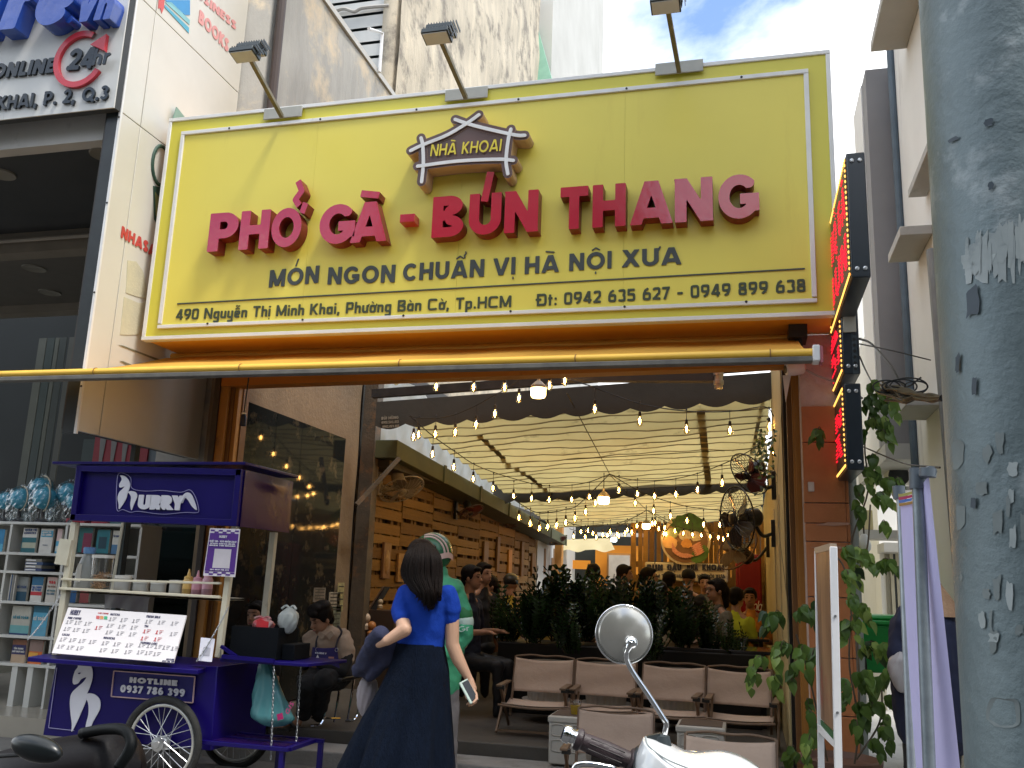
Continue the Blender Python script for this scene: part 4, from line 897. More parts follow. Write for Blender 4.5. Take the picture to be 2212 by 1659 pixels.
def canopy(y0, y1, nf, lab, first):
    t_ = thing('sliding_canopy', lab, 'canopy', (-1.7, y0, 3.2), 'pleated sliding canopies')
    per = (y1-y0)/nf
    for i in range(nf):
        a = y0+i*per
        def fn(u, v, a=a, i=i):
            x = XRL+(XRR-XRL)*u; y = a+per*v; s_ = (.105*v**.55*(1-v**6)+.02*v)*(1+.2*math.sin(x*2.1+i)) + .008*math.sin(x*11+i*2.3)
            return Vector((x+.02*math.sin(i*1.7), y, rz(x, y)-.02-s_))
        m = MB(); m.grid(fn, 30, 12); m.m = [1 if q//30 in (7, 8) else 0 for q in range(360)]; m.build('canopy_fold', [canvas, fold_dirt_shade_m], t_, smooth='all', fix=False)
        m = MB(); m.bar((XRL, a, rz(XRL, a)-.05), (XRR, a, rz(XRR, a)-.05), .022, .022); m.build('batten', mat('batten_dark', (.05, .042, .022)), t_)
    # scalloped dark edge
    n = 12; pts = []
    zt_, hh = .0, .26
    for j in range(n*8+1):
        u = j/(n*8); x = XRL-.27+(XRR-XRL+.28)*u; sc = abs(math.sin(u*n*math.pi)); pts.append(Vector((x, y0-.02, rz(x, y0)-.17-.05*sc)))
    top = [Vector((p.x, p.y, rz(p.x, y0)+.10)) for p in pts]
    m = MB()
    for j in range(len(pts)-1): m.add([pts[j], pts[j+1], top[j+1], top[j]], [(0, 1, 2, 3)]); m.add([p+Vector((0, .012, 0)) for p in (pts[j], pts[j+1], top[j+1], top[j])], [(3, 2, 1, 0)])
    m.build('scalloped_edge', dark_can, t_, fix=False)
    return t_
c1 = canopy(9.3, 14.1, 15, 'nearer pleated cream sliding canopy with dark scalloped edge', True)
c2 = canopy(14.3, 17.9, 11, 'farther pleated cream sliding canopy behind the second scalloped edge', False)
# stencilled phone numbers on the edge
sl_m = mat('stencil_grey', (.26, .24, .19), (.2, .18, .14))
def onv(s, x0, x1, y, hp, xr=None):
    A, B = PY(x0, y, 9.27), PY(x1, y-(x1-x0)*.06, 9.27)
    text_mb(s, A, B, (0, 0, 1), hp*9.4/1960, .003, t=.24, nrm=(0, -1, 0), res=12).build('stencil_lettering', sl_m, c1)
onv('BÙI HÙNG', 824, 861, 907, 7); onv('0913.503.813', 824, 861, 916, 6.5); onv('0902.059.083', 826, 862, 925, 6.5)
# rails seen as dark strips under the folds
rl = thing('canopy_rails', 'dark canopy guide rails and wires running back under the cream roof', 'rail', (-2, 12, 3))
rail_m = mat('rail_strip', (.10, .095, .055), (.08, .075, .045), 4, .7)
for (xa, ya, xb, yb_, w_) in ((1111, 1002, 1206, 1072, .07), (1513, 875, 1531, 1047, .09), (1032, 931, 1106, 1003, .07), (1648, 855, 1626, 970, .04)):
    a, b = PR(xa, ya, -.05), PR(xb, yb_, -.05); m = MB()
    n = max(4, int((b-a).length/.35))
    for i in range(n):
        p, q = a.lerp(b, i/n), a.lerp(b, (i+1)/n); p = Vector((p.x, p.y, rz(p.x, p.y)-.075)); q = Vector((q.x, q.y, rz(q.x, q.y)-.085)); m.bar(p, q, w_, .012)
    m.build('guide_rail', rail_m, rl)
for (xa, ya, xb, yb_) in ((1225, 850, 1317, 1024), (1317, 1026, 1397, 1102), (1106, 1000, 1650, 968)):
    a, b = PR(xa, ya, -.12), PR(xb, yb_, -.12); m = MB(); m.tube([a, b], .006, 5); m.build('tension_wire', mat('wire_olive', (.12, .10, .04)), rl)
m = MB(); m.bar((XRL, 14.2, rz(XRL, 14.2)-.05), (XRR, 14.2, rz(XRR, 14.2)-.05), .08, .08); m.build('cross_beam', mat('cross_beam_olive', (.12, .11, .07)), rl)
m = MB(); m.bar((XRL, 17.95, rz(XRL, 17.95)-.05), (XRR, 17.95, rz(XRR, 17.95)-.05), .06, .08); m.build('cross_beam', MATS['cross_beam_olive'], rl)

YB = 16.3
fo = mat('far_orange', (.80, .30, .02), (.72, .26, .015), 2, .5)
fe = thing('rear_wall', 'orange painted rear wall with dark windows behind the diners', 'wall', (-3, YB+1.2, ZF))
YO = 22.5
def rect(nm, m_, par, x0, y0, x1, y1, Y, th=.04, bevel=0):
    a, b = PY(x0, y1, Y), PY(x1, y0, Y); m = MB(); m.box((a.x, Y, a.z), (b.x, Y+th, b.z)); return m.build(nm, m_, par, bevel=bevel)
rect('dark_opening', mat('far_dark', (.02, .025, .02)), fe, 1150, 1050, 1660, 1330, YO+.3)
rect('orange_band', fo, fe, 1214, 1211, 1275, 1228, YO)
rect('orange_panel', fo, fe, 1284, 1180, 1400, 1330, YO)
rect('orange_panel', fo, fe, 1440, 1180, 1640, 1250, YO)
rect('white_lower_wall', mat('far_white', (.5, .5, .45), (.12, .14, .08), 5, .6), fe, 1214, 1255, 1278, 1300, YO)
rect('window_strip', mat('bright_strip', (.75, .78, .8)), fe, 1290, 1152, 1390, 1158, YO-.1)
pic = thing('framed_picture', 'pale ink drawing in an orange wood frame at the rear', 'picture', tuple(PY(1335, 1250, YO-.1)))
rect('frame', mat('pic_frame', (.42, .20, .05)), pic, 1310, 1196, 1364, 1290, YO-.12); rect('sheet', mat('pic_sheet', (.62, .56, .48), (.42, .37, .30), 1.6, .6), pic, 1314, 1200, 1360, 1290, YO-.16)
m = MB()
for q in range(4): m.tube(curve_pts([PY(1316+q*9, 1262-q*2, YO-.17), PY(1320+q*9, 1252-q*3, YO-.17), PY(1325+q*9, 1258-q*4, YO-.17), PY(1327+q*9, 1240-q*3, YO-.17)]), .012, 5)
m.build('brush_stroke', mat('pic_ink', (.10, .08, .06)), pic)
oc = thing('corner_post', 'orange corner post at the far end of the pallet wall', 'post', (XL+.1, 19.7, ZF))
a = PY(1199, 1160, 19.6); b = PY(1214, 1160, 19.6); m = MB(); m.box((a.x, 19.6, ZF), (b.x, 19.8, PY(1205, 1125, 19.6).z)); m.build('post', mat('far_post', (.50, .24, .06)), oc)
ca = thing('rear_canvas_awning', 'bright cream canvas awning hanging at the rear doorway', 'awning', tuple(PY(1260, 1170, 21.5)))
m = MB(); m.grid(lambda u, v: PY(1216+(100-v*6*(1-u))*u+(12*v if u > .5 else 0), 1166+24*v-4*u*(1-v), 21.6-.4*v)+Vector((0, 0, .03*math.sin(u*14)*v)), 20, 4)
m.build('canvas', mat('far_canvas', (.85, .75, .45), (.8, .7, .4), 3, .8, transl=.5), ca, smooth='all', fix=False)
# vertical slat screen
ss_ = thing('slat_screen', 'screen of upright pallet slats behind the round food plate sign', 'screen', (-1, YB, ZF))
m = MB(); a = PY(1390, 1300, YB+.1); b = PY(1650, 1300, YB+.1); 
sx = 1362; i = 0
while sx < 1655:
    w_ = random.choice((8, 9.5, 11)); zt_ = PY(sx, 1128+(sx-1390)*-.01, YB).z; p, q = PY(sx, 1300, YB), PY(sx+w_, 1300, YB)
    m = MB(); m.box((p.x, YB, ZF), (q.x, YB+.025, zt_+random.uniform(-.02, .02))); m.build('slat', pm_[i % 4], ss_); i += 1; sx += w_+random.choice((1.2, 2.5, 5))
for yy in (1140, 1218, 1247):
    p, q = PY(1362, yy, YB+.03), PY(1652, yy-2, YB+.03); m = MB(); m.box((p.x, YB+.027, p.z-.05), (q.x, YB+.06, p.z+.05)); m.build('cross_slat', pm_[1], ss_)
for i, yy in enumerate((1255, 1268, 1281, 1294)):
    p, q = PY(1364, yy, YB-.03), PY(1650, yy, YB-.03); m = MB(); m.box((p.x, YB-.028, p.z-.055), (q.x, YB-.003, p.z+.055)); m.build('board', pm_[(i+1) % 4], ss_)
# round food sign
pc = PY(1481, 1167, YB-.25); pr0 = (PY(1535, 1167, YB-.25)-pc).length
fs_ = thing('food_plate_sign', 'round cut out sign picturing a plate of herbs, tofu and sliced meat', 'sign', tuple(pc))
m = MB(); m.lathe([(pr0, 0), (pr0, .04), (0, .04)], pc, 40, axis=(0, -1, 0), ); m.build('plate_rim', mat('cream_rim', (.62, .56, .42)), fs_)
def disc(nm, dx, dz, rx, rz_, m_, lift, irr=.06, th=.012, n=26, rot=0):
    rg = random.Random(nm+str(dx)); P = []
    for j in range(n):
        a = 2*math.pi*j/n; r_ = 1+rg.uniform(-irr, irr); x, z = rx*r_*math.cos(a), rz_*r_*math.sin(a); P.append(pc+Vector((dx+x*math.cos(rot)-z*math.sin(rot), -.04-lift, dz+x*math.sin(rot)+z*math.cos(rot))))
    m = MB(); m.poly(P, (0, -1, 0), th); m.build(nm, m_, fs_)
disc('printed_tray', 0, -.02, pr0*.9, pr0*.86, mat('tray_brown', (.20, .10, .045), (.14, .07, .03), 9, .5), .001, .01)
disc('printed_herbs', .05, pr0*.62, pr0*.68, pr0*.44, mat('herb_green', (.03, .11, .02), (.015, .05, .012), 14, .5), .012, .14, rot=.05)
disc('printed_leaf', pr0*.58, -pr0*.55, pr0*.42, pr0*.28, mat('leaf_green', (.08, .20, .03), (.05, .14, .02), 8, .5), .012, .05, rot=.8)
disc('printed_cucumber', -pr0*.55, pr0*.25, pr0*.26, pr0*.2, mat('pale_green', (.40, .45, .26), (.22, .30, .14), 16, .5), .02, .1)
disc('printed_tofu', -pr0*.62, -pr0*.12, pr0*.3, pr0*.24, mat('tofu', (.70, .46, .22), (.6, .36, .15), 12, .5), .026, .1)
disc('printed_noodles', .0, pr0*.18, pr0*.26, pr0*.22, mat('noodles', (.62, .56, .44), (.42, .34, .22), 20, .5), .03, .1)
disc('printed_noodles', pr0*.42, pr0*.16, pr0*.24, pr0*.2, MATS['noodles'], .034, .1)
disc('printed_fried', pr0*.05, -pr0*.14, pr0*.22, pr0*.18, mat('fried', (.62, .32, .08), (.5, .22, .05), 20, .5), .038, .14)
for j in range(9):
    an_ = -2.6+j*.16; disc('printed_meat_slice', math.cos(an_)*pr0*.58, math.sin(an_)*pr0*.62, pr0*.2, pr0*.045, mat('meat', (.48, .16, .10), (.62, .34, .26), 40, .5), .042+.001*j, .05, rot=an_+1.1)
for j in range(6):
    disc('printed_meat_slice', pr0*(.42+.03*j), -pr0*(.18+.07*j), pr0*.22, pr0*.04, MATS['meat'], .055+.001*j, .05, rot=.5)
# white lettered board below
wb = thing('lettered_board', 'white shaped board lettered BÚN ĐẬU NHÀ KHOAI on the slat screen', 'sign', tuple(PY(1480, 1235, YB-.2)))
a, b = PY(1393, 1258, YB-.2), PY(1572, 1216, YB-.2)
m = MB(); m.box((a.x, YB-.2, PY(1480, 1256, YB-.2).z), (b.x, YB-.15, PY(1480, 1216, YB-.2).z)); m.build('board', mat('board_offwhite', (.66, .63, .54), (.6, .57, .48)), wb, bevel=.03)
navy_l = mat('navy_letter', (.02, .03, .08))
for i, (s, x0, x1) in enumerate((('BÚN', 1398, 1432), ('ĐẬU', 1442, 1472), ('NHÀ', 1484, 1508), ('KHOAI', 1517, 1564))):
    A, B = PY(x0, 1232, YB-.21), PY(x1, 1232+(x1-x0)*.012, YB-.21)
    text_mb(s, A, B, (0, 0, 1), (PY(x0, 1219, YB-.21)-A).z, .03, t=.3, e=4, nrm=(0, -1, 0), res=16, mt=.12).build('lettering', navy_l, wb)
A, B = PY(1402, 1248, YB-.21), PY(1567, 1249, YB-.21)
text_mb('MẮM TÔM CHUẨN VỊ HÀ NỘI XƯA', A, B, (0, 0, 1), (PY(1402, 1240, YB-.21)-A).z, .01, t=.2, nrm=(0, -1, 0), res=12, mt=.1).build('lettering', navy_l, wb)
# red drinks fridge
fg = thing('red_drinks_fridge', 'tall dark red drinks cooler with white script at the back right', 'fridge', tuple(PY(1617, 1330, 15.3)))
a, b = PY(1591, 1330, 15.3), PY(1644, 1198, 15.3)
fr_r = mat('fridge_red', (.26, .008, .012), (.20, .006, .01), 3, .25)
m = MB(); m.box((a.x, 15.3, ZF+.1), (b.x, 15.9, b.z)); m.build('cabinet', fr_r, fg, bevel=.02)
m = MB(); m.box((a.x+.05, 15.27, ZF+.2), (b.x-.02, 15.297, b.z-.03)); m.build('door', fr_r, fg, bevel=.01)
A, B = PY(1614, 1317, 15.26), PY(1644, 1320, 15.26)
text_mb('Cola', A, B, (0, 0, 1), .16, .004, t=.09, nrm=(0, -1, 0), res=16, slant=.35, track=.02).build('script_lettering', mat('script_white', (.75, .7, .65)), fg)
for dx in (.05, .4):
    m = MB(); m.tube([(a.x+dx, 15.4, ZF), (a.x+dx, 15.4, ZF+.1)], .03, 8); m.build('foot', black, fg)
led_red = mat('led_red', (.5, .01, .03), rough=.4, emit=(1, .01, .03), es=.55); led_am = mat('led_amber', (.7, .35, .05), rough=.4, emit=(1, .48, .10), es=.9)
led_face = mat('led_face', (.11, .095, .075), (.08, .07, .055), 4, .4); led_case = mat('led_case', (.012, .020, .030), (.008, .014, .022), 5, .3, spec=.6)
def led_box(XF, xt, yt, xb, yb_, ybk, lab, strokes, wth, seed):
    """double sided LED box; its face lies in the plane X = XF, front edge measured at top and bottom"""
    T, B = PX(xt, yt, XF), PX(xb, yb_, XF); yfront = (T.y+B.y)/2; z1, z0 = PY(xt, yt, yfront).z, PY(xb, yb_, yfront).z
    t_ = thing('led_sign', lab, 'LED sign', (XF+.04, yfront, z0), 'LED signs stacked beside the pillar')
    m = MB(); m.box((XF, yfront, z0), (XF+wth, ybk, z1)); m.build('case', led_case, t_, bevel=.008)
    m = MB(); m.box((XF-.004, yfront+.02, z0+.02), (XF-.001, ybk-.02, z1-.02)); m.build('display_face', led_face, t_)
    # amber border dots and red dot lettering
    H, Wd = z1-z0, ybk-yfront; bead = MB(); bead.ball((0, 0, 0), (.006, .0075, .0075), 6, 4); me = None
    k = MB(); n = int(Wd/.034)
    for i in range(n+1):
        y = yfront+.03+i*(Wd-.06)/n
        for z in (z0+.03, z1-.03): k.ball((XF-.006, y, z), (.006, .009, .009), 6, 4)
    n = int(H/.034)
    for i in range(n+1):
        z = z0+.03+i*(H-.06)/n
        for y in (yfront+.03, ybk-.03): k.ball((XF-.006, y, z), (.006, .009, .009), 6, 4)
    o = k.build('border_leds', led_am, t_, fix=False); o['kind'] = 'stuff'
    k = MB(); P0 = Vector((XF-.004, ybk-.07, z0)); rows = strokes
    hh = (H-.16)/len(rows)
    seen = set()
    for r_, s in enumerate(rows):
        items = text_items(s); x = 0; tot = sum(letter_field(c if c != ' ' else ' ', .22, 2, 8, mk)[0]+.12 for c, mk in items)
        sx = (Wd-.16)/tot; zb = z1-.08-(r_+1)*hh+hh*.12
        for c, mk in items:
            wd_, F, xs, ys = letter_field(c, .24, 2, 30, mk)
            ny, nx = F.shape; stepz = .024
            zz_ = zb-.2*hh*.6
            for j in range(int(hh*1.25/stepz)):
                z = zb-.15*hh+j*stepz; v = (z-zb)/(hh*.72)
                if v < ys[0] or v > ys[-1]: continue
                jj = int((v-ys[0])/(ys[-1]-ys[0])*(ny-1))
                for i in range(int(wd_*1.3*sx/.024)+1):
                    u = i*.024/sx
                    if u > xs[-1]: break
                    ii = int((u-xs[0])/(xs[-1]-xs[0])*(nx-1))
                    if F[jj, ii] > 0: k.ball((XF-.006, ybk-.08-(x*sx+i*.024), z), (.006, .0075, .006), 5, 3)
            x += wd_+.12
    o = k.build('red_leds', led_red, t_, fix=False); o['kind'] = 'stuff'
    sm = MB(); sm.lathe([(.012, 0), (.012, .004), (.006, .007), (0, .007)], (0, 0, 0), 10, axis=(0, -1, 0)); sme = MATS.get('_scr') or sm.mesh('screw', [steel]); MATS['_scr'] = sme
    for zz_ in (z0+.05, z1-.05):
        for xx in (XF+wth*.3, XF+wth*.72): inst('screw', sme, t_, Vector((xx, yfront-.002, zz_))-origin(t_))
    return t_, yfront, z0, z1
XL0 = .585
l1 = led_box(XL0, 1834, 330, 1833, 600, PX(1790, 560, XL0).y, 'uppermost of the three red LED signs, tilted beside the yellow sign edge', ['PHỞ GÀ', 'BÚN'], .10, 1)
XL1 = .60
l2 = led_box(XL1, 1818, 640, 1819, 808, PX(1779, 800, XL1).y, 'middle red LED sign with perforated strip on its dark case', ['HÀ', 'NỘI'], .10, 2)
l3 = led_box(XL1, 1823, 828, 1829, 1015, PX(1789, 920, XL1).y, 'lowest LED sign, hanging above the vine leaves', ['ĂN', 'LÀ'], .10, 3)
m = MB(); T = PY(1832, 600, l1[1]); m.box((XL1+.01, l2[1]-.012, l1[2]-.1), (XL1+.085, l2[1]+.05, l1[2]+.02)); m.build('joining_plate', mat('plate_beige', (.42, .40, .34), (.34, .32, .27), 7, .5), l2[0], bevel=.003)
m = MB(); m.box((XL1+.055, l2[1]-.006, l2[2]), (XL1+.085, l2[1]-.001, l2[3]-.12)); m.build('slotted_strip', mat('strip_dark', (.03, .045, .055)), l2[0])
for i in range(9):
    z = l2[2]+.03+i*(l2[3]-l2[2]-.2)/8; m = MB(); m.lathe([(.010, 0), (.010, .003), (0, .003)], (XL1+.07, l2[1]-.0065, z), 10, axis=(0, -1, 0)); m.build('slot', black, l2[0])
m = MB(); m.bar((XL1+.05, l2[1]+.3, l2[2]+.3), (XL1+.05, 6.6, l2[2]+.3), .05, .05); m.bar((XL1+.05, l2[1]+.3, l1[2]+.3), (XL1+.05, 6.6, l1[2]+.3), .05, .05); m.build('wall_arm', dark_metal, l2[0])

wall_w = mat('alley_white', (.86, .85, .82), (.77, .76, .73), .9, .7, stain=(.42, .41, .38), ss=1.6, sthr=.60, streak=True)
wall_g = mat('alley_grey', (.27, .265, .27), (.22, .215, .22), .8, .7, stain=(.17, .165, .165), ss=2, sthr=.62)
slab_m = mat('slab_pale', (.48, .47, .44), (.40, .39, .37), 1.5, .7, stain=(.28, .27, .25), ss=3, sthr=.6)
XA = 1.52
ab = thing('alley_side_building', 'cream walled building with window hoods rising right of the alley beside the pole', 'building', (XA+1, 8, ZS))
ya_ = PX(1957, 600, XA).y
m = MB(); m.box((XA, 3.9, ZS), (XA+4, ya_, 13)); m.build('wall', wall_w, ab)
def hood(x0, ytop, x1, ybot, z_at, dep, lab_=None, th=.07):
    a = PX(x0, ytop, XA)
def slab(yfar, ynear, z, dep, th, m_, nm='window_hood'):
    k = MB(); k.box((XA-dep, ynear, z-th), (XA-.002, yfar, z)); k.build(nm, m_, ab, bevel=.006)
h1 = PX(2010, 600, XA); 
def slabP(fl, fr, nl, th, nm='window_hood'):
    F = PX(*fr, XA); xl = PY(*fl, F.y).x; slab(F.y, PX(*nl, xl).y if nl else 4.2, F.z+th, XA-xl, th, slab_m, nm)
slabP((1962, 428), (2002, 425), (2001, 285), .07); slabP((1919, 567), (1984, 565), (1943, 482), .08); slabP((1881, 116), (1959, 105), None, .09, 'balcony_slab'); slabP((1929, 910), (2001, 908), (1956, 868), .08)
m = MB(); m.tube([(XA-.03, ya_-.06, 2.6), (XA-.03, ya_-.06, 9.5)], .035, 10); m.build('downpipe', mat('blue_grey_pipe', (.09, .13, .17), (.07, .10, .13), 5, .5), ab)
m = MB(); m.tube([(XA-.05, 7.2, 1.5), (XA-.05, 7.4, 4.2)], .045, 10); m.build('downpipe', mat('grey_pipe', (.28, .29, .29), (.22, .23, .23), 5, .5), ab)
gb = thing('grey_fin_building', 'narrow grey faced building block standing deeper along the alley', 'building', (1.7, 11, ZS))
x0g, x1g = PY(1882, 400, ya_+.1).x, XA+1
zt_ = PY(1900, 148, ya_+.1).z
m = MB(); m.box((x0g, ya_+.1, 2.9), (x1g, ya_+.4, zt_)); m.build('grey_wall', wall_g, gb)
m = MB(); m.box((x0g-.01, ya_+.402, 2.9), (x1g, PX(1853, 400, x0g).y, zt_+.0)); m.build('side_wall', wall_w, gb)
zb_ = PY(1900, 955, ya_+1).z
m = MB(); m.box((x0g-.0, ya_+.1, 2.75), (x1g, ya_+2.3, 2.898)); m.build('underside_slab', slab_m, gb)
rb = thing('rear_alley_building', 'white houses closing the far end of the alley', 'building', (1.6, 18, ZS))
m = MB(); m.box((PY(1868, 1200, 15).x, 15, ZS), (6, 15.3, 7)); m.build('wall', wall_w, rb)
m = MB(); m.box((PY(1900, 1200, 12.5).x, 12.5, ZS), (4, 15, 5)); m.build('side_wall', wall_w, rb)
# windows in the white walls
def win(x0, y0, x1, y1, Y, par, hd=True):
    a, b = PY(x0, y1, Y), PY(x1, y0, Y)
    m = MB(); m.box((a.x, Y-.03, a.z), (b.x, Y-.005, b.z)); o = m.build('window', mat('win_frame', (.30, .28, .22)), par)
    m = MB(); m.box((a.x+.05, Y-.04, a.z+.05), (b.x-.03, Y-.032, b.z-.04)); m.build('pane', mat('win_dark', (.035, .04, .04), rough=.1), o)
    for q in (.35, .68):
        x = a.x+(b.x-a.x)*q; m = MB(); m.box((x-.02, Y-.055, a.z), (x+.02, Y-.042, b.z)); m.build('bar', mat('win_cream', (.55, .50, .38)), o)
win(1918, 1185, 1948, 1345, 12.5, rb)
a = PY(1902, 1185, 12.2); m = MB(); m.box((a.x, 11.9, a.z-.05), (a.x+.9, 12.49, a.z+.06)); m.build('window_hood', slab_m, rb)
win(1862, 1085, 1886, 1120, 15, rb)
yb_ = thing('yellow_wall_box', 'pale yellow box fixed on the alley wall below the vine', 'box', tuple(PY(1876, 1128, 11)))
a, b = PY(1859, 1144, 11), PY(1885, 1102, 11); m = MB(); m.box((a.x, 11, a.z), (b.x, 11.3, b.z)); m.build('box', mat('yellow_box', (.60, .52, .28)), yb_, bevel=.01)
m = MB(); m.box((a.x-.02, 10.95, a.z-.10), (b.x+.3, 11.35, a.z-.003)); m.build('shelf', slab_m, yb_)
ac = thing('air_conditioner', 'boxy white air conditioner unit on the alley wall behind the leaves', 'air conditioner', tuple(PY(1935, 1030, 10)))
a, b = PY(1922, 1050, 9.8), PY(1952, 1006, 9.8); m = MB(); m.box((a.x, 9.8, a.z), (b.x, 10.2, b.z)); m.build('casing', mat('ac_casing', (.55, .54, .47), (.46, .45, .40), 4, .5), ac, bevel=.01)
c_ = (a+b)/2; m = MB(); m.lathe([(.02, 0), (.10, .0), (.10, .012), (.02, .012)], (c_.x+.02, 9.799, c_.z), 20, axis=(0, -1, 0)); m.build('fan_grille', dark_metal, ac)
m = MB(); m.box((a.x, 9.7, a.z-.05), (b.x+.1, 10.2, a.z-.01)); m.build('wall_shelf', steel, ac)
lb_ = thing('alley_bulb', 'white hanging bulb lamp in the alley', 'lamp', tuple(PY(1867, 1178, 9)))
p = PY(1867, 1170, 9); m = MB(); m.lathe([(.02, .07), (.035, .05), (.06, -.03), (.055, -.07), (.03, -.10), (0, -.105)], p, 16); m.build('bulb', mat('bulb_white', (.75, .76, .76)), lb_, smooth=True)
m = MB(); m.tube([p+Vector((0, 0, .07)), p+Vector((0, 0, .25))], .008, 6); m.build('cord', black, lb_)
pp = thing('grey_drain_pipe', 'grey drain pipe standing right of the terracotta pillar among leaves', 'pipe', (.72, 6.5, ZS))
m = MB(); p = PY(1850, 1300, 6.55); m.tube([(p.x, 6.55, ZS), (p.x, 6.55, 2.6)], .035, 12); m.build('pipe', mat('grey_green_pipe', (.30, .34, .31), (.24, .27, .25), 4, .5), pp, smooth=True)
for z in (.9, 1.7): m = MB(); m.tube([(p.x, 6.55, z), (p.x, 6.55, z+.08)], .041, 12); m.build('coupling', MATS['grey_green_pipe'], pp, smooth=True)

# cables across the alley
def cable(pts, r_, lab, nm='cable', grp=None, m_=None):
    m = MB(); m.tube(curve_pts(pts, 6), r_, 5); o = m.build(nm, m_ or black, None, smooth=True, loc=pts[0]); tag(o, lab, 'cable', grp); return o
cable([PY(1857, 732, 5.6), PY(1885, 745, 6.5), PY(1925, 790, 7.5), PY(1955, 835, 8), PY(1990, 815, 8)], .008, 'thick black cable looping down from the middle LED sign to the cable bundle', grp='black cables over the alley')
cable([PY(1857, 743, 5.6), PY(1925, 757, 6.5), PY(2010, 778, 7)], .005, 'straight thin black cable from the middle LED sign to the pole', grp='black cables over the alley')
cable([PY(1857, 770, 5.6), PY(1870, 800, 6), PY(1888, 835, 7)], .005, 'short thin cable falling behind the lowest LED sign', grp='black cables over the alley')
cable([PY(1862, 964, 8), PY(1950, 1000, 7.5), PY(2030, 1010, 5)], .006, 'rusty wire crossing the alley below the grey building', grp='black cables over the alley', m_=rust)
bd = thing('cable_bundle', 'tangled bundle of black cables in front of the grey building', 'cable', tuple(PY(1960, 850, 5)))
rg = random.Random(3)
for i in range(16):
    x0_, x1_ = 1905+rg.uniform(-6, 10), 2034; yy = 845+rg.uniform(-14, 14)
    pts = [PY(x0_+(x1_-x0_)*t+rg.uniform(-4, 4), yy+(858-yy)*t+rg.uniform(-11, 11)*(1-t*.5)+6*math.sin(t*3), 4.6-.9*t) for t in (0, .2, .4, .6, .8, 1)]
    m = MB(); m.tube(curve_pts(pts, 5), .006, 5); m.build('strand', black, bd, smooth=True)
for i in range(5):
    c0 = 1915+i*16; r_ = rg.uniform(14, 30); pts = [PY(c0+r_*1.5*math.cos(a), 843-8+r_*.7*math.sin(a), 4.5) for a in [j*math.pi/6 for j in range(12)]]
    m = MB(); m.tube(curve_pts(pts, 3, True), .004, 5, close=True); m.build('loop', black, bd, smooth=True)

YP = 1.9
a = PY(1998, 0, YP); b = PY(2085, 1300, YP)
pole = thing('utility_pole', 'thick blue grey metal pole with paint patches and torn posters at the right edge', 'pole', (0, 0, 0))
pm = mat('pole_paint', (.165, .215, .23), (.105, .14, .15), 2.6, .42, metal=.25, bump=.3, bs=14, stain=(.34, .38, .39), ss=3.4, sthr=.585, rr=.12)
r_b, r_t = .185, .16
cx_ = []
Pt, Pb = PY(1998, 0, YP), PY(2100, 1659, YP)
m = MB(); zz = [0+i*.12 for i in range(50)]
def pole_c(z):
    t = (z-Pb.z)/(Pt.z-Pb.z); xl = Pb.x+(Pt.x-Pb.x)*t; r_ = r_b+(r_t-r_b)*(z/5.5); return Vector((xl+r_, YP+.05, z)), r_
ns = 48; vs = []
for z in zz:
    c, r_ = pole_c(z)
    for j in range(ns):
        aa = 2*math.pi*j/ns; vs.append((c.x+r_*math.cos(aa), c.y+r_*math.sin(aa), z))
m.add(vs, [(i*ns+j, i*ns+(j+1) % ns, (i+1)*ns+(j+1) % ns, (i+1)*ns+j) for i in range(len(zz)-1) for j in range(ns)])
m.build('shaft', pm, pole, smooth='all', fix=False)
def patch(pts, m_, nm, lift=.0015):
    """ragged patch wrapped on the pole; pts = (angle offset in metres across, height)"""
    k = MB(); P = []
    for x, z in pts:
        c, r_ = pole_c(z); aa = R(-90)+x/r_; P.append((c.x+(r_+lift)*math.cos(aa), c.y+(r_+lift)*math.sin(aa), z))
    tri = tessellate_polygon([[Vector((x, z, 0)) for x, z in pts]]); k.add(P, [tuple(t) for t in tri]); k.build(nm, m_, pole, smooth='all')
def to_pole(x, y):
    # photograph position -> surface coordinates of the shaft
    p = PY(x, y, YP-.1); c, r_ = pole_c(p.z); s_ = max(-.98, min(.98, (p.x-c.x)/r_)); return (math.asin(s_)*r_, p.z)
pale = mat('torn_paper', (.38, .42, .42), (.27, .31, .31), 9, .7, stain=(.2, .24, .25), ss=10, sthr=.55); dark_p = mat('dark_scrape', (.035, .055, .075), (.02, .035, .05), 9, .5)
grey_p = mat('weathered_patch', (.20, .235, .235), (.13, .155, .155), 7, .6, stain=(.4, .43, .42), ss=8, sthr=.6)
rg = random.Random(21)
def rag(x0, y0, x1, y1, m_, nm, n=18, j=.18, lift=.0015):
    P = []; cx__, cy__ = (x0+x1)/2, (y0+y1)/2
    for i in range(n):
        a = 2*math.pi*i/n; e = .55; X_ = math.copysign(abs(math.cos(a))**e, math.cos(a)); Y_ = math.copysign(abs(math.sin(a))**e, math.sin(a)); q = 1-rg.uniform(0, j)
        P.append(to_pole(cx__+X_*q*(x1-x0)/2, cy__+Y_*q*(y1-y0)/2))
    patch(P, m_, nm, lift)
for i in range(26):
    x = 2085+rg.uniform(0, 125); rag(x, 445+rg.uniform(0, 60)+(2210-x)*.35, x+rg.uniform(8, 30), 500+rg.uniform(20, 120)+(2210-x)*.2, pale, 'torn_paper', 12, .45, .0016+i*.00004)
for i in range(18):
    x = 2120+rg.uniform(0, 90); y = 1000+rg.uniform(-80, 420); rag(x, y, x+rg.uniform(6, 28), y+rg.uniform(20, 90), (grey_p if i % 3 else pale), 'torn_paper', 12, .5, .0026+i*.00004)
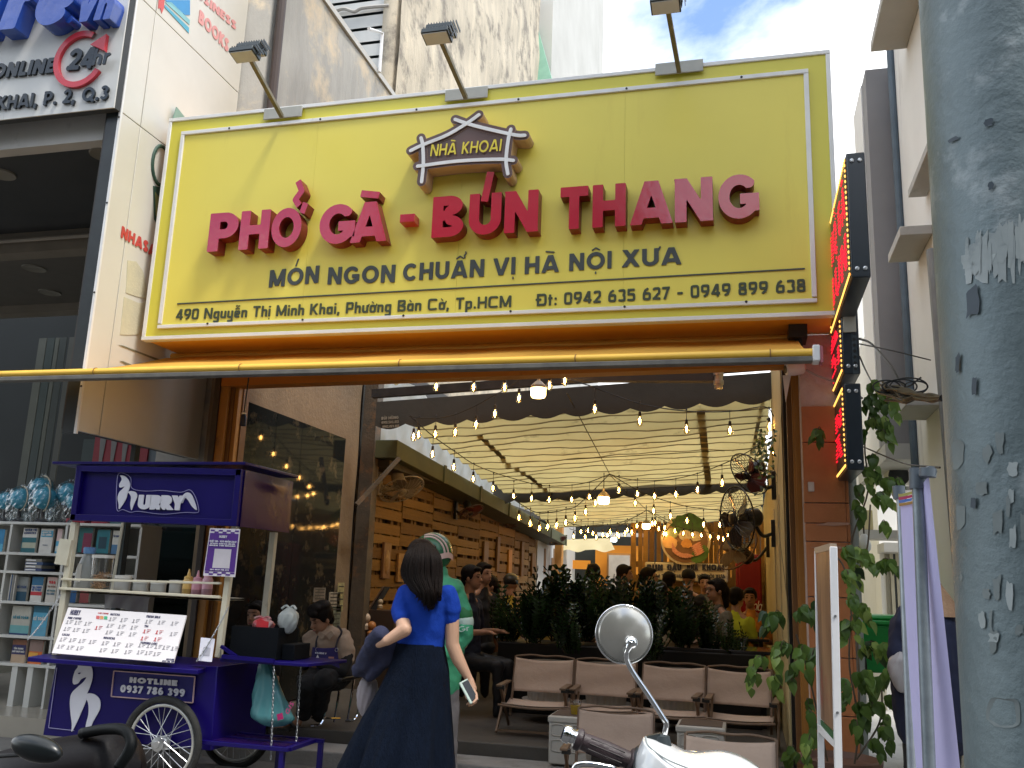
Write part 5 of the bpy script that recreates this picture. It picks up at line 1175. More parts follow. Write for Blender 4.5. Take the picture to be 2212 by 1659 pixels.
for x0, y0, x1, y1 in ((2100, 600, 2128, 680), (2088, 740, 2096, 790), (2115, 800, 2125, 850), (2104, 1600, 2110, 1680), (2118, 1065, 2128, 1095), (2128, 255, 2148, 275), (2137, 390, 2150, 410), (2065, 270, 2085, 280)):
    rag(x0, y0, x1, y1, dark_p, 'dark_scrape', 14, .35, .0045)
for x0, y0, x1, y1 in ((2058, 1075, 2112, 1140), (2060, 1230, 2110, 1262), (2078, 1340, 2116, 1420), (2064, 1480, 2118, 1600), (2150, 1510, 2212, 1580), (2070, 930, 2105, 1000)):
    rag(x0, y0, x1, y1, grey_p, 'weathered_patch', 20, .12, .0010)

YBn = 3.6
bn = thing('banner_stand', 'pale lavender fabric banner with rainbow top stripe on grey metal tubes', 'banner', tuple(PY(2000, 1650, YBn)))
lav = mat('lavender_cloth', (.50, .48, .74), (.45, .43, .68), 1.5, .7, transl=.15, bump=.15, bs=6)
tube_m = mat('tube_grey', (.27, .31, .34), (.20, .235, .26), 14, .45, metal=.5); joint = mat('joint_blue_grey', (.10, .125, .15), (.08, .10, .125), 5, .45)
c1_, c2_, c3_, c4_ = PY(1948, 1062, YBn+.35), PY(2060, 1005, YBn-.05), PY(2085, 1700, YBn-.05), PY(1982, 1720, YBn+.35)
c1_, c2_, c3_, c4_ = PY(1945, 1085, YBn+.3), PY(2008, 1028, YBn-.08), PY(2073, 1700, YBn-.05), PY(1990, 1720, YBn+.3)
def bnf(u, v):
    a = c1_.lerp(c4_, v); b = c2_.lerp(c3_, v); p = a.lerp(b, u); return p+Vector((-.01*math.sin(u*9+v*2), .018*math.sin(u*12+v*3), -.035*math.sin(u*math.pi)*(1-v)))
m = MB(); m.grid(bnf, 24, 30); m.build('cloth', lav, bn, smooth='all', fix=False)
for i, cc in enumerate(((.35, .33, .10), (.42, .03, .12), (.05, .16, .50), (.36, .20, .06))):
    m = MB(); m.grid(lambda u, v, i=i: bnf(u*.62, 0)+Vector((-.006, -.006, .035-.012*i-.011*v)), 12, 1); m.build('rainbow_stripe', mat('stripe%d' % i, cc), bn, fix=False)
t0, t1 = PY(1982, 1030, YBn-.02), PY(2010, 1720, YBn-.02)
m = MB(); m.tube([t0, t1], .021, 14); m.build('front_tube', tube_m, bn, smooth=True)
m = MB(); m.tube([PY(1945, 1075, YBn+.34), PY(1972, 1720, YBn+.34)], .016, 12); m.build('rear_tube', mat('galvanised_tube', (.42, .47, .50), (.33, .37, .40), 18, .4, metal=.6), bn, smooth=True)
m = MB(); m.tube([PY(1982, 1012, YBn-.02), PY(1983, 1056, YBn-.02)], .030, 14); m.build('tube_joint', joint, bn, smooth=True)
m = MB(); m.tube([PY(1941, 1050, YBn+.34), PY(1943, 1078, YBn+.34)], .024, 14); m.build('tube_joint', joint, bn, smooth=True)
m = MB(); m.tube([PY(2005, 1012, YBn-.1), PY(2004, 1030, YBn-.1)], .028, 14); m.build('tube_joint', joint, bn, smooth=True)
m = MB(); m.tube([PY(1984, 1026, YBn), PY(2012, 1018, YBn-.12)], .02, 10); m.build('cross_tube', joint, bn, smooth=True)

bn_ = thing('wheelie_bin', 'green plastic wheelie bin standing in the alley behind the banner', 'bin', tuple(PY(1912, 1468, 8.2)))
green_b = mat('bin_green', (.015, .42, .08), (.012, .34, .06), 4, .35)
b0 = PY(1912, 1468, 8.2); zt_ = PY(1912, 1350, 8.2).z; z0_ = b0.z
m = MB(); w0, w1 = .19, .28
def fr_(w_, d_, z): return [(b0.x-w_+.02, 8.2-d_+.25, z), (b0.x+w_-.02, 8.2-d_+.25, z), (b0.x+w_, 8.2+d_+.25, z), (b0.x-w_, 8.2+d_+.25, z)]
vs = fr_(w0, .16, z0_+.04)+fr_(w1, .26, zt_); m.add(vs, [(0, 3, 2, 1), (4, 5, 6, 7), (0, 1, 5, 4), (1, 2, 6, 5), (2, 3, 7, 6), (3, 0, 4, 7)]); m.build('body', green_b, bn_, bevel=.02)
m = MB(); m.add([(x+(x-b0.x)*.08, y+(-.02 if y < 8.45 else .03), z) for x, y, z in fr_(w1, .26, zt_)+fr_(w1, .26, zt_+.035)], [(0, 3, 2, 1), (4, 5, 6, 7), (0, 1, 5, 4), (1, 2, 6, 5), (2, 3, 7, 6), (3, 0, 4, 7)]); m.build('rim', green_b, bn_, bevel=.01)
m = MB(); m.box((b0.x-w1*.9, 8.2, zt_+.037), (b0.x+w1*.95, 8.75, zt_+.075)); m.build('lid', green_b, bn_, bevel=.02)
for sx in (-1, 1):
    m = MB(); m.lathe([(.0, -.03), (.09, -.03), (.10, -.02), (.10, .02), (.09, .03), (0, .03)], (b0.x+sx*.17, 8.22, z0_+.10), 20, axis=(1, 0, 0)); m.build('wheel', black, bn_, smooth=True)
bk2 = thing('grey_bucket', 'small grey bucket beside the green wheelie bin', 'bucket', tuple(PY(1866, 1420, 8.5)))
p = PY(1864, 1425, 8.6); m = MB(); m.lathe([(.09, 0), (.12, .3), (.13, .3), (.125, .32), (.10, .32)], (p.x, p.y, p.z), 18); m.build('bucket', mat('bucket_grey', (.30, .29, .28)), bk2, smooth=True)
# A-frame menu board near the pillar
YA_ = 4.3
af = thing('standing_menu_board', 'white framed standing menu board seen nearly edge on before the pillar', 'sign board', tuple(PY(1795, 1650, YA_)))
T0, T1 = PY(1800, 1181, YA_), PY(1812, 1700, YA_); F0, F1 = PY(1766, 1190, YA_+.55), PY(1775, 1700, YA_+.55)
m = MB(); m.bar(T0, T1, .032, .03, up=(0, 1, 0)); m.build('frame_post', white_trim, af, bevel=.003)
m = MB(); m.bar(F0, F1, .03, .03, up=(0, 1, 0)); m.build('frame_post', white_trim, af, bevel=.003)
m = MB(); m.bar(T0, F0, .03, .03); m.build('frame_rail', mat('board_wood_edge', (.35, .26, .18)), af)
B0, B1 = T0.lerp(T1, .83), F0.lerp(F1, .76)
m = MB(); m.bar(B0, B1, .03, .03); m.build('frame_rail', white_trim, af)
m = MB(); q = [T0+Vector((-.014, .02, -.01)), F0+Vector((-.012, 0, -.01)), F0.lerp(F1, .72), T0.lerp(T1, .78)+Vector((-.014, .02, 0))]; m.poly(q, (1, 0, 0), .006)
m.build('printed_board', mat('wood_print', (.30, .17, .09), (.10, .05, .03), 5, .45, stain=(.25, .02, .02), ss=3, sthr=.56, stretch=(1, 1, .3)), af)
m = MB(); m.poly([F0.lerp(F1, .725)+Vector((-.002, 0, 0)), T0.lerp(T1, .785)+Vector((-.016, .02, 0)), T0.lerp(T1, .82)+Vector((-.016, .02, 0)), F0.lerp(F1, .755)], (1, 0, 0), .006); m.build('green_band', mat('green_band', (.02, .10, .03)), af)
for t in (.3, .7, .93):
    m = MB(); p = T0.lerp(T1, t); m.lathe([(.006, 0), (.006, .003), (0, .003)], p+Vector((.0, -.017, 0)), 10, axis=(0, -1, 0)); m.build('screw', steel, af)

leafm = [mat('leaf%d' % i, c, c2, 9, .38, spec=.5, transl=.25) for i, (c, c2) in enumerate((((.08, .15, .022), (.055, .11, .016)), ((.15, .25, .04), (.10, .18, .028)), ((.32, .42, .10), (.22, .32, .06)), ((.035, .075, .016), (.022, .05, .012))))]
def leaf_mesh(L_, W_, m_, curl=.25):
    k = MB(); n = 6; rows = []
    for i in range(n+1):
        t = i/n; w_ = W_*math.sin(math.pi*min(1, t**.62))*(1-.12*t) if 0 < t < 1 else 0.0
        zc = -curl*L_*t*t
        rows.append([(-w_, t*L_, zc+abs(w_)*.28), (0, t*L_, zc), (w_, t*L_, zc+abs(w_)*.28)])
    vs = [v for r_ in rows for v in r_]; fs = []
    for i in range(n):
        for j in range(2): a = i*3+j; fs.append((a, a+1, a+4, a+3))
    k.add(vs, fs); return k.mesh('leaf', [m_], smooth='all', fix=False)
vleaf = [leaf_mesh(.072, .025, m_, .3) for m_ in leafm]
def leaf_at(par, p, dirv, me, s=1.0, rg=random):
    d = Vector(dirv).normalized(); n = Vector((rg.uniform(-.5, .5), -1+rg.uniform(-.3, .5), rg.uniform(.1, .9))); x = d.cross(n)
    if x.length < .01: x = d.cross(Vector((1, 0, 0)))
    x.normalize(); n = x.cross(d).normalized()
    M_ = Matrix(((x.x, d.x, n.x, 0), (x.y, d.y, n.y, 0), (x.z, d.z, n.z, 0), (0, 0, 0, 1))) @ Matrix.Scale(s, 4)
    M_.translation = Vector(p)-origin(par); return inst('leaf', me, par, None, mworld=M_)
def vine(lab, pot, stems, sprays, seed):
    rg = random.Random(seed)
    v = thing('climbing_vine', lab, 'plant', tuple(stems[0][0]))
    for s in stems:
        m = MB(); m.tube(curve_pts(s, 5), .0055, 5); m.build('stem', mat('vine_stem', (.10, .075, .045), (.07, .05, .03), 8, .7), v, smooth=True)
    for (x, y, Y, dx, dy, n, tone) in sprays:
        # a drooping spray: leaves hang from a short arching twig
        p0 = PY(x, y, Y); p1 = PY(x+dx, y+dy, Y-.05); mid = (p0+p1)/2+Vector((0, -.04, .05))
        pts = curve_pts([p0, mid, p1], 5); m = MB(); m.tube(pts, .003, 4); m.build('twig', MATS['vine_stem'], v)
        n = int(n*1.3)
        for i in range(n):
            t = (i+.5)/n; q = pts[min(len(pts)-1, int(t*len(pts)))]
            d = Vector((rg.uniform(-.45, .45)+.25*(1 if dx > 0 else -1), rg.uniform(-.5, .1), -1+rg.uniform(-.1, .5)))
            leaf_at(v, q+Vector((rg.uniform(-.01, .01), rg.uniform(-.02, .02), rg.uniform(-.01, .01))), d, vleaf[min(3, max(0, tone+rg.choice((-1, 0, 0, 0, 1))))] if tone < 3 else vleaf[3], rg.uniform(.75, 1.25), rg)
    return v
S = [[PY(1848, 1650, 6.2), PY(1856, 1500, 6.1), PY(1850, 1350, 6.1), PY(1840, 1240, 6.2), PY(1842, 1160, 6.2), PY(1875, 1060, 6.2), PY(1868, 960, 6.2), PY(1885, 860, 6.2)],
     [PY(1840, 1330, 6.1), PY(1825, 1230, 6.15), PY(1792, 1186, 6.2)], [PY(1843, 1250, 6.1), PY(1872, 1190, 6.0), PY(1880, 1090, 6.0)]]
up = [(1880, 835, 6.2, 12, 10, 5, 1), (1870, 860, 6.2, 20, 18, 6, 0), (1890, 870, 6.2, 40, 12, 9, 1), (1905, 880, 6.1, 30, 20, 7, 1), (1875, 905, 6.2, 25, 30, 8, 1), (1900, 905, 6.1, 22, 35, 8, 1), (1868, 930, 6.2, -8, 35, 6, 0), (1895, 940, 6.1, 25, 15, 6, 1),
      (1880, 985, 6.1, 12, 30, 7, 0), (1865, 1010, 6.1, 15, 40, 10, 1), (1880, 1030, 6.1, 35, 30, 9, 1), (1905, 1035, 6, 30, 35, 9, 1), (1930, 1040, 6, 18, 20, 5, 0), (1860, 1050, 6.1, -5, 30, 7, 0), (1885, 1075, 6, 35, 12, 9, 1), (1848, 1100, 6.1, 15, 25, 7, 0), (1900, 1135, 6, 18, 15, 4, 1), (1775, 935, 6.2, -12, 10, 6, 0), (1765, 940, 6.2, 6, 12, 5, 0), (1868, 875, 6.2, 12, 12, 5, 0)]
vine('heart leaved vine climbing behind the LED signs and over the grey pipe', None, S, up, 4)
S2 = [[PY(1845, 1655, 5.6), PY(1855, 1560, 5.6), PY(1835, 1440, 5.6), PY(1838, 1330, 5.6)], [PY(1850, 1640, 5.6), PY(1900, 1560, 5.6), PY(1905, 1480, 5.6)], [PY(1790, 1655, 5.7), PY(1770, 1560, 5.7), PY(1745, 1450, 5.7), PY(1720, 1370, 5.7)]]
lo = []
rg = random.Random(9)
for (x, y, dx, dy, n, tone) in ((1820, 1190, 20, 18, 8, 1), (1845, 1195, 20, 12, 8, 1), (1838, 1225, 14, 30, 8, 2), (1825, 1240, 10, 25, 8, 1), (1860, 1205, 22, 18, 7, 2), (1890, 1225, 45, 2, 8, 0), (1835, 1290, 14, 30, 8, 0), (1845, 1310, 36, 30, 10, 1), (1830, 1340, -4, 40, 9, 0), (1845, 1345, 6, 30, 7, 1),
      (1860, 1400, 40, 10, 12, 2), (1895, 1402, 30, 14, 9, 1), (1855, 1455, 30, 25, 12, 1), (1865, 1470, 20, 50, 14, 0), (1900, 1460, 35, 8, 10, 1), (1850, 1520, 14, 40, 12, 0), (1880, 1520, 30, 35, 12, 0), (1915, 1510, 25, 22, 9, 0), (1845, 1560, 10, 30, 8, 0), (1900, 1570, 20, 40, 9, 0), (1880, 1600, 22, 30, 8, 0), (1830, 1470, -8, 50, 10, 0),
      (1690, 1330, -25, 15, 10, 0), (1720, 1325, 30, 6, 9, 0), (1750, 1330, 14, 20, 6, 3), (1665, 1335, -12, 22, 7, 3), (1700, 1390, -18, 30, 9, 1), (1740, 1400, -14, 30, 9, 1), (1720, 1430, -10, 40, 10, 0), (1680, 1400, 0, 30, 7, 1), (1762, 1400, -12, 50, 9, 0), (1770, 1310, -8, 20, 6, 3), (1670, 1460, 8, 35, 9, 1), (1650, 1420, -30, 40, 9, 1), (1740, 1520, 8, 14, 5, 0), (1745, 1545, 12, 20, 7, 0), (1760, 1590, -16, 20, 8, 1), (1720, 1620, -16, 18, 5, 0), (1735, 1635, 8, 14, 4, 1), (1640, 1462, -18, 20, 5, 1)):
    lo.append((x, y, 5.7-rg.uniform(0, .35), dx, dy, n, tone))
vine('lower bushy vine with light and dark green leaves in the pot by the pillar', None, S2, lo, 6)
pt = thing('plant_pot', 'wide terracotta dish pot at the foot of the vine', 'pot', tuple(PY(1815, 1650, 5.7)))
p = PY(1815, 1645, 5.75); m = MB(); m.lathe([(.12, -.22), (.20, -.02), (.225, -.02), (.23, .02), (.21, .025), (.19, -.01), (0, -.03)], p, 26); m.build('pot', mat('pot_brown', (.16, .08, .05), (.12, .06, .04), 6, .6), pt, smooth=True)
m = MB(); m.box((p.x-.25, p.y-.2, ZS-.001), (p.x+.25, p.y+.2, p.z-.22)); m.build('block', concrete, pt)
YK = 7.0
def rectm(nm, m_, par, x0, y0, x1, y1, Y, th=.02, bevel=0):
    a, b = PY(x0, y1, Y), PY(x1, y0, Y); k = MB(); k.box((a.x, Y, a.z), (b.x, Y+th, b.z)); return k.build(nm, m_, par, bevel=bevel)
shf_ = thing('book_shelf', 'white open book shelf standing outside behind the purple drinks cart', 'shelf', tuple(PY(60, 1530, YK)))
shm = mat('shelf_white', (.62, .62, .58), (.54, .54, .50), 2, .45)
levels = [1208/1, 1328, 1369, 1480-3, 1370]
def sy(zoomy): return (1240+zoomy/5.53)/1.15732
def sxx(zoomx): return zoomx/5.53/1.15732
zsh = [PY(60, y, YK).z for y in (sy(375), sy(800), sy(1058), sy(1480))] + [PY(60, (1440+530/3.456)/1.15732, YK).z, PY(60, (1440+775/3.456)/1.15732, YK).z]
xr = PY(306, 1130, YK).x
for z in zsh:
    k = MB(); k.box((-7.9, YK, z-.012), (xr, YK+.30, z+.012)); k.build('shelf_board', shm, shf_, bevel=.002)
divs = [PY(sxx(x), sy(600), YK).x for x in (130, 900)] + [xr]
for i, x in enumerate(divs + [divs[0]-1.0]):
    k = MB(); k.box((x-.012, YK+.002, .55 if i != 1 else .3), (x+.012, YK+.29, zsh[0]-.013)); k.build('upright', shm, shf_)
k = MB(); k.box((-7.9, YK+.29, zsh[-1]), (xr, YK+.30, zsh[0])); k.build('back_panel', mat('shelf_back', (.24, .23, .20)), shf_)
for x in (PY(18, 1500, YK).x, PY(52, 1500, YK).x):
    k = MB(); k.box((x-.01, YK+.01, .30), (x+.05, YK+.28, zsh[-1]-.013)); k.build('leg_panel', shm, shf_)
bkn = [0]
def cover(x0, y0, x1, y1, base, blocks, lab, lines=(), grp='books shown face out on the outdoor shelf', Y=None):
    """face-out book between two photograph corners with printed blocks (fractions) and lettering"""
    Y = Y or YK+.05; a, b = PY(x0, y1, Y), PY(x1, y0, Y); W_, H_ = b.x-a.x, b.z-a.z
    t_ = thing('book', lab, 'book', (a.x, Y, a.z), grp); bkn[0] += 1
    k = MB(); k.box((a.x, Y, a.z), (b.x, Y+.025, b.z)); k.build('cover', mat('bk_%s' % str(base), base, None, 14, .35), t_)
    k = MB(); k.box((b.x, Y+.003, a.z+.004), (b.x+.002, Y+.023, b.z-.004)); k.build('pages', mat('pages', (.6, .58, .5)), t_)
    for i, (u0, v0, u1, v1, c) in enumerate(blocks):
        k = MB(); k.box((a.x+u0*W_, Y-.0012-.0004*i, a.z+v0*H_), (a.x+u1*W_, Y-.0002, a.z+v1*H_)); k.build('printed_block', mat('bb_%s' % str(c), c, None, 12, .35), t_)
    for (s, u, v, wd_, h_, c) in lines:
        A = Vector((a.x+u*W_, Y-.004, a.z+v*H_)); B = A+Vector((wd_*W_, 0, 0))
        text_mb(s, A, B, (0, 0, 1), h_*H_, .0012, t=.26, nrm=(0, -1, 0), res=10, mt=.12).build('title_lettering', mat('bt_%s' % str(c), c), t_)
W = (.68, .67, .62); TL_ = (.03, .27, .38); NV = (.03, .06, .16); RD = (.52, .04, .05); SK = (.10, .40, .58); DT = (.02, .14, .17)
def zb(a, b, c, d): return sxx(a), sy(b), sxx(c), sy(d)
cover(*zb(280, 445, 525, 785), W, [(0, 0, 1, .62, DT), (.05, .2, 1, .42, (.45, .47, .36))], 'book on logistics, white over dark teal, first on the top shelf', [('QUẢN TRỊ', .12, .88, .85, .09, NV), ('LOGISTICS', .10, .76, .85, .09, NV)])
k = None
cover(*zb(527, 455, 745, 790), W, [(.05, .66, 1, .92, SK)], 'white book with sky blue title band, second on the top shelf', [('QUẢN TRỊ', .15, .82, .7, .07, W), ('TÀI CHÍNH', .1, .71, .82, .08, W), ('FINANCE', .3, .32, .4, .03, NV)])
cover(*zb(755, 455, 868, 792), (.66, .50, .48), [(0, 0, 1, .5, SK), (.0, .08, 1, .3, (.55, .66, .66))], 'pink and blue book cut by the cart post on the top shelf')
cover(*zb(-80, 460, 75, 770), (.03, .22, .42), [(0, .0, 1, .35, SK)], 'deep blue book at the left frame edge, top shelf')
cover(*zb(190, 1120, 400, 1465), (.26, .28, .27), [(0, 0, 1, .42, (.015, .07, .12))], 'grey over navy accounting book on the third shelf', [('KẾ TOÁN', .14, .55, .78, .1, NV)])
cover(*zb(405, 1120, 610, 1470), W, [(0, .67, 1, 1, (.03, .16, .30)), (0, .28, 1, .42, RD)], 'accounting book with a red band in the middle of the third shelf', [('TÀI CHÍNH', .05, .55, .9, .09, (.03, .10, .3)), ('KẾ TOÁN', .1, .45, .8, .09, (.03, .10, .3))])
cover(*zb(615, 1125, 800, 1475), (.62, .58, .52), [(.0, .88, 1, 1, (.66, .46, .42))], 'cream book with big red number, right end of the third shelf', [('986', .2, .74, .7, .12, RD), ('TÌNH HUỐNG', .1, .60, .84, .07, (.25, .15, .1)), ('KẾ TOÁN', .12, .44, .8, .07, (.03, .16, .2)), ('TÀI CHÍNH', .08, .32, .84, .07, (.03, .12, .2))])
def zc(a, b, c, d): return a/4, (1440+b/3.456)/1.15732, c/4, (1440+d/3.456)/1.15732
cover(*zc(75, 265, 275, 515), (.50, .49, .42), [(0, .1, 1, .36, (.16, .40, .40)), (0, 0, 1, .1, NV)], 'cream book titled in teal on the fourth shelf', [('SỔ KẾ TOÁN', .1, .58, .82, .09, (.02, .22, .30))])
cover(*zc(262, 262, 425, 515), SK, [(0, 0, 1, .3, (.12, .36, .50)), (0, .78, 1, 1, (.02, .14, .22))], 'bright blue accounting book on the fourth shelf', [('KẾ TOÁN', .08, .52, .84, .11, W)])
cover(*zc(85, 555, 235, 765), (.50, .36, .24), [(0, .42, 1, .8, (.03, .03, .12)), (0, .8, 1, 1, (.25, .10, .05))], 'dark titled book beside the orange one on the lowest shelf', [('TÍN DỤNG', .15, .62, .7, .07, W), ('XUẤT NHẬP KHẨU', .05, .5, .9, .07, W)])
cover(*zc(235, 560, 378, 765), (.66, .16, .03), [(0, .55, 1, 1, (.30, .20, .17)), (0, .3, .7, .5, (.75, .38, .06))], 'orange and brown book on the lowest shelf')
cover(*zb(1060, 440, 1290, 780), (.02, .14, .14), [(.35, 0, 1, .78, (.22, .03, .07))], 'dark teal and maroon book behind the cart jug')
cover(*zb(1310, 470, 1530, 790), (.02, .18, .22), [(.2, .2, .8, .7, (.015, .06, .09))], 'teal blue book behind the skewer jar')
cover(*zb(1530, 480, 1680, 800), (.60, .60, .54), [(0, 0, .8, .4, (.08, .20, .36))], 'white and blue book seen beside the cart rear post', [('TỪ VỰNG', .1, .72, .8, .08, NV)])
cover(*zb(960, 1310, 1060, 1475), (.02, .10, .26), [], 'dark blue book seen under the cart jars')
cover(*zb(1090, 1310, 1235, 1475), (.26, .05, .05), [], 'dark red book seen under the cart jars')
# stack of flat books + upright spines
for i in range(4):
    a = PY(sxx(345+i*4), sy(1030-i*30), YK+.04); w_ = (.30, .29, .31, .28)[i]
    k = MB(); k.box((a.x, YK+.03, zsh[2]+.013+i*.028), (a.x+w_*.62, YK+.2, zsh[2]+.038+i*.028)); o = k.build('flat_book', mat('flat%d' % i, ((.04, .06, .16), (.30, .28, .24), (.05, .09, .2), (.25, .24, .2))[i]), None, loc=a, bevel=.002); tag(o, ('bottom', 'second', 'third', 'top')[i]+' book of the flat stack on the second shelf', 'book', 'flat stacked books')
    k = MB(); k.box((a.x+.01, YK+.028, zsh[2]+.02+i*.028), (a.x+w_*.4, YK+.0299, zsh[2]+.032+i*.028)); k.build('spine_print', white_trim, o)
for i in range(5):
    x = PY(sxx(120+i*14), 1300, YK+.04).x; k = MB(); k.box((x, YK+.02, zsh[3]+.013), (x+.016, YK+.2, zsh[3]+.013+.23)); o = k.build('upright_book', mat('spine%d' % i, ((.55, .54, .5), (.08, .16, .35), (.6, .58, .5), (.3, .3, .3), (.58, .56, .5))[i]), None, loc=(x, YK, zsh[3])); tag(o, 'thin '+('white', 'blue', 'cream', 'grey', 'ivory')[i]+' upright book spine, '+('first', 'second', 'third', 'fourth', 'fifth')[i]+' from the left on the third shelf', 'book', 'upright book spines on the third shelf')
# globes in plastic bags on the shelf top
gl_s = mat('globe_blue', (.05, .36, .50), (.03, .28, .42), 3, .3, stain=(.50, .42, .36), ss=4, sthr=.60); bagm = thinglass('bag_film', (.95, .97, .97), .035, .14)
def globe(x, y, r_px, Y, lab, ring=True, arm=0):
    c = PY(x, y, Y); r_ = r_px*Y*1.03/1960
    t_ = thing('globe', lab, 'globe', (c.x, c.y, zsh[0]+.013), 'bagged blue globes on the shelf top')
    k = MB(); k.ball(c, r_, 28, 18); k.build('sphere', gl_s, t_, smooth='all')
    if ring:
        k = MB(); pts = [c+Vector((math.cos(a)*r_*1.16*math.cos(arm), -math.cos(a)*r_*.9*math.sin(arm+.6), math.sin(a)*r_*1.16)) for a in [R(q) for q in range(-100, 95, 12)]]; k.tube(pts, r_*.07, 8); k.build('meridian_arm', mat('globe_arm', (.55, .50, .38)), t_, smooth=True)
    z0__ = zsh[0]+.015
    k = MB(); k.lathe([(r_*.62, 0), (r_*.55, .015), (.02, .04), (.016, max(.05, c.z-r_-z0__))], (c.x, c.y, z0__), 18); k.build('stand', mat('globe_stand', (.04, .035, .04), rough=.3), t_, smooth=True)
    k = MB()
    def bf_(u, v):
        a = u*2*math.pi; t = v; zz_ = z0__+.005+t*(c.z+r_*1.25-z0__); w_ = r_*1.22*(math.sin(math.pi*min(1, .12+t*.86)))**.35*(1-.75*max(0, t-.85)/.15)
        w_ *= 1+.05*math.sin(a*7+t*9)+.035*math.sin(a*13-t*21)+.03*math.sin(a*3+t*31); return Vector((c.x+w_*math.cos(a), c.y+w_*math.sin(a), zz_+.01*math.sin(a*5)))
    k.grid(bf_, 44, 26); k.build('plastic_bag', bagm, t_, smooth=False, fix=False)
globe(46, 1077, 26, YK+.15, 'bagged blue globe second from the left edge')
globe(14, 1082, 22, YK+.20, 'bagged blue globe at the left frame edge', False)
globe(97, 1076, 28, YK+.10, 'bagged globe with its cream arm facing the street', True, .3)
globe(90, 1056, 28, YK+.32, 'bagged globe standing behind the one with the cream arm', True, -.5)
globe(150, 1068, 28, YK+.22, 'bagged globe partly behind the purple cart roof panel', False)
globe(162, 1084, 20, YK+.08, 'small bagged globe touching the purple cart roof panel', True, .2)
for i, (x, cc) in enumerate(((150, (.35, .01, .03)), (205, (.3, .01, .03)), (240, (.05, .14, .16)))):
    a = PY(x, 1130, YK+.1); k = MB(); k.box((a.x, YK+.05, zsh[0]+.014), (a.x+.2, YK+.25, zsh[0]+.055)); o = k.build('flat_box', mat('fbx%d' % i, cc), None, loc=a, bevel=.003); tag(o, ('red flat box under the globes', 'second red flat box behind the cart panel', 'teal flat box on the shelf top by the rear post')[i], 'box')

YT = 5.55
cart = thing('drinks_cart', 'deep purple wheeled drinks cart with lettered roof panel, shelves and menu board', 'cart', tuple(PY(290, 1600, YT)))
pur = mat('cart_purple', (.008, .003, .115), (.006, .002, .085), 1.6, .34, spec=.28, stain=(.014, .003, .08), ss=2, sthr=.64, rr=.08); pur_d = mat('cart_purple_dark', (.020, .005, .075), (.014, .004, .055), 1.3, .22, spec=.3, bump=.12, bs=4)
postm = mat('cart_post', (.66, .62, .48), (.56, .52, .39), 6, .55, stain=(.36, .32, .22), ss=10, sthr=.62)
lavw = mat('cart_print', (.70, .70, .76), (.64, .64, .70), 6, .45)
def P5(x, y, d=0): return PY(x, y, YT+d)
def plank_(nm, m_, x0, y0, x1, y1, th_px, d=0, dep=.03, up=(0, 0, 1)):
    a, b = P5(x0, y0, d), P5(x1, y1, d); k = MB(); k.bar(a, b, dep, th_px*YT*1.04/1960, up=up); return k.build(nm, m_, cart, bevel=.003)
# roof panel with recessed face
TLc, TRc, BRc, BLc = P5(169, 1005), P5(525, 1014), P5(513, 1137), P5(154, 1124)
k = MB(); k.poly([p+Vector((0, .02, 0)) for p in (TLc, TRc, BRc, BLc)], (0, 1, 0), .03); k.build('roof_panel', pur, cart)
def frame4(q, w_, th):
    out_ = []
    cc = (q[0]+q[1]+q[2]+q[3])/4
    for a, b in zip(q, q[1:]+q[:1]):
        d = (b-a).normalized(); k = MB(); n_ = Vector((0, 1, 0)).cross(d).normalized(); n_ = n_ if n_.dot(cc-a) > 0 else -n_
        k.obox((a+b)/2+n_*w_/2, (b-a)/2, (0, th, 0), n_*w_/2); k.build('panel_frame', pur, cart, bevel=.003)
frame4([TLc, TRc, BRc, BLc], .045, .018)
k = MB(); k.box((P5(119, 998).x, YT-.03, TLc.z+.004), (TRc.x+.03, YT+.75, TLc.z+.024)); k.build('roof_sheet', pur, cart, bevel=.004)
rt = [TRc+Vector((.004, .02, 0)), TRc+Vector((0, .72, 0)), BRc+Vector((0, .72, 0)), BRc+Vector((.004, .02, 0))]
k = MB(); k.grid(lambda u, v: rt[0].lerp(rt[1], u).lerp(rt[3].lerp(rt[2], u), v)+Vector((.004+.012*math.exp(-((u-.5)**2*20+(v-.15)**2*90)), 0, 0)), 20, 20); k.build('side_sheet', pur_d, cart, smooth='all', fix=False)
# posts
for (x0, y0, x1, y1, d, w_) in ((163, 1128, 122, 1415, .03, .045), (509, 1135, 472, 1420, .03, .04), (592, 1150, 562, 1430, .66, .045), (268, 1128, 240, 1300, .66, .03)):
    k = MB(); k.bar(P5(x0, y0, d), P5(x1, y1, d), w_, w_, up=(0, 1, 0)); k.build('post', postm, cart, bevel=.004)
k = MB(); k.bar(P5(145, 1165, -.0), P5(133, 1220, 0), .10, .03, up=(0, 1, 0)); k.build('post_splint', postm, cart)
# shelf rails and boards
plank_('shelf_rail', postm, 134, 1251, 477, 1260, 5, 0); plank_('shelf_rail', postm, 130, 1271, 475, 1290, 6, 0)
k = MB(); a, b = P5(132, 1274), P5(475, 1293); k.add([a, b, b+Vector((0, .32, 0)), a+Vector((0, .32, 0))], [(0, 1, 2, 3)]); k.add([a-Vector((0, 0, .014)), b-Vector((0, 0, .014)), b+Vector((0, .32, -.014)), a+Vector((0, .32, -.014))], [(3, 2, 1, 0)]); k.build('shelf_board', postm, cart, fix=False)
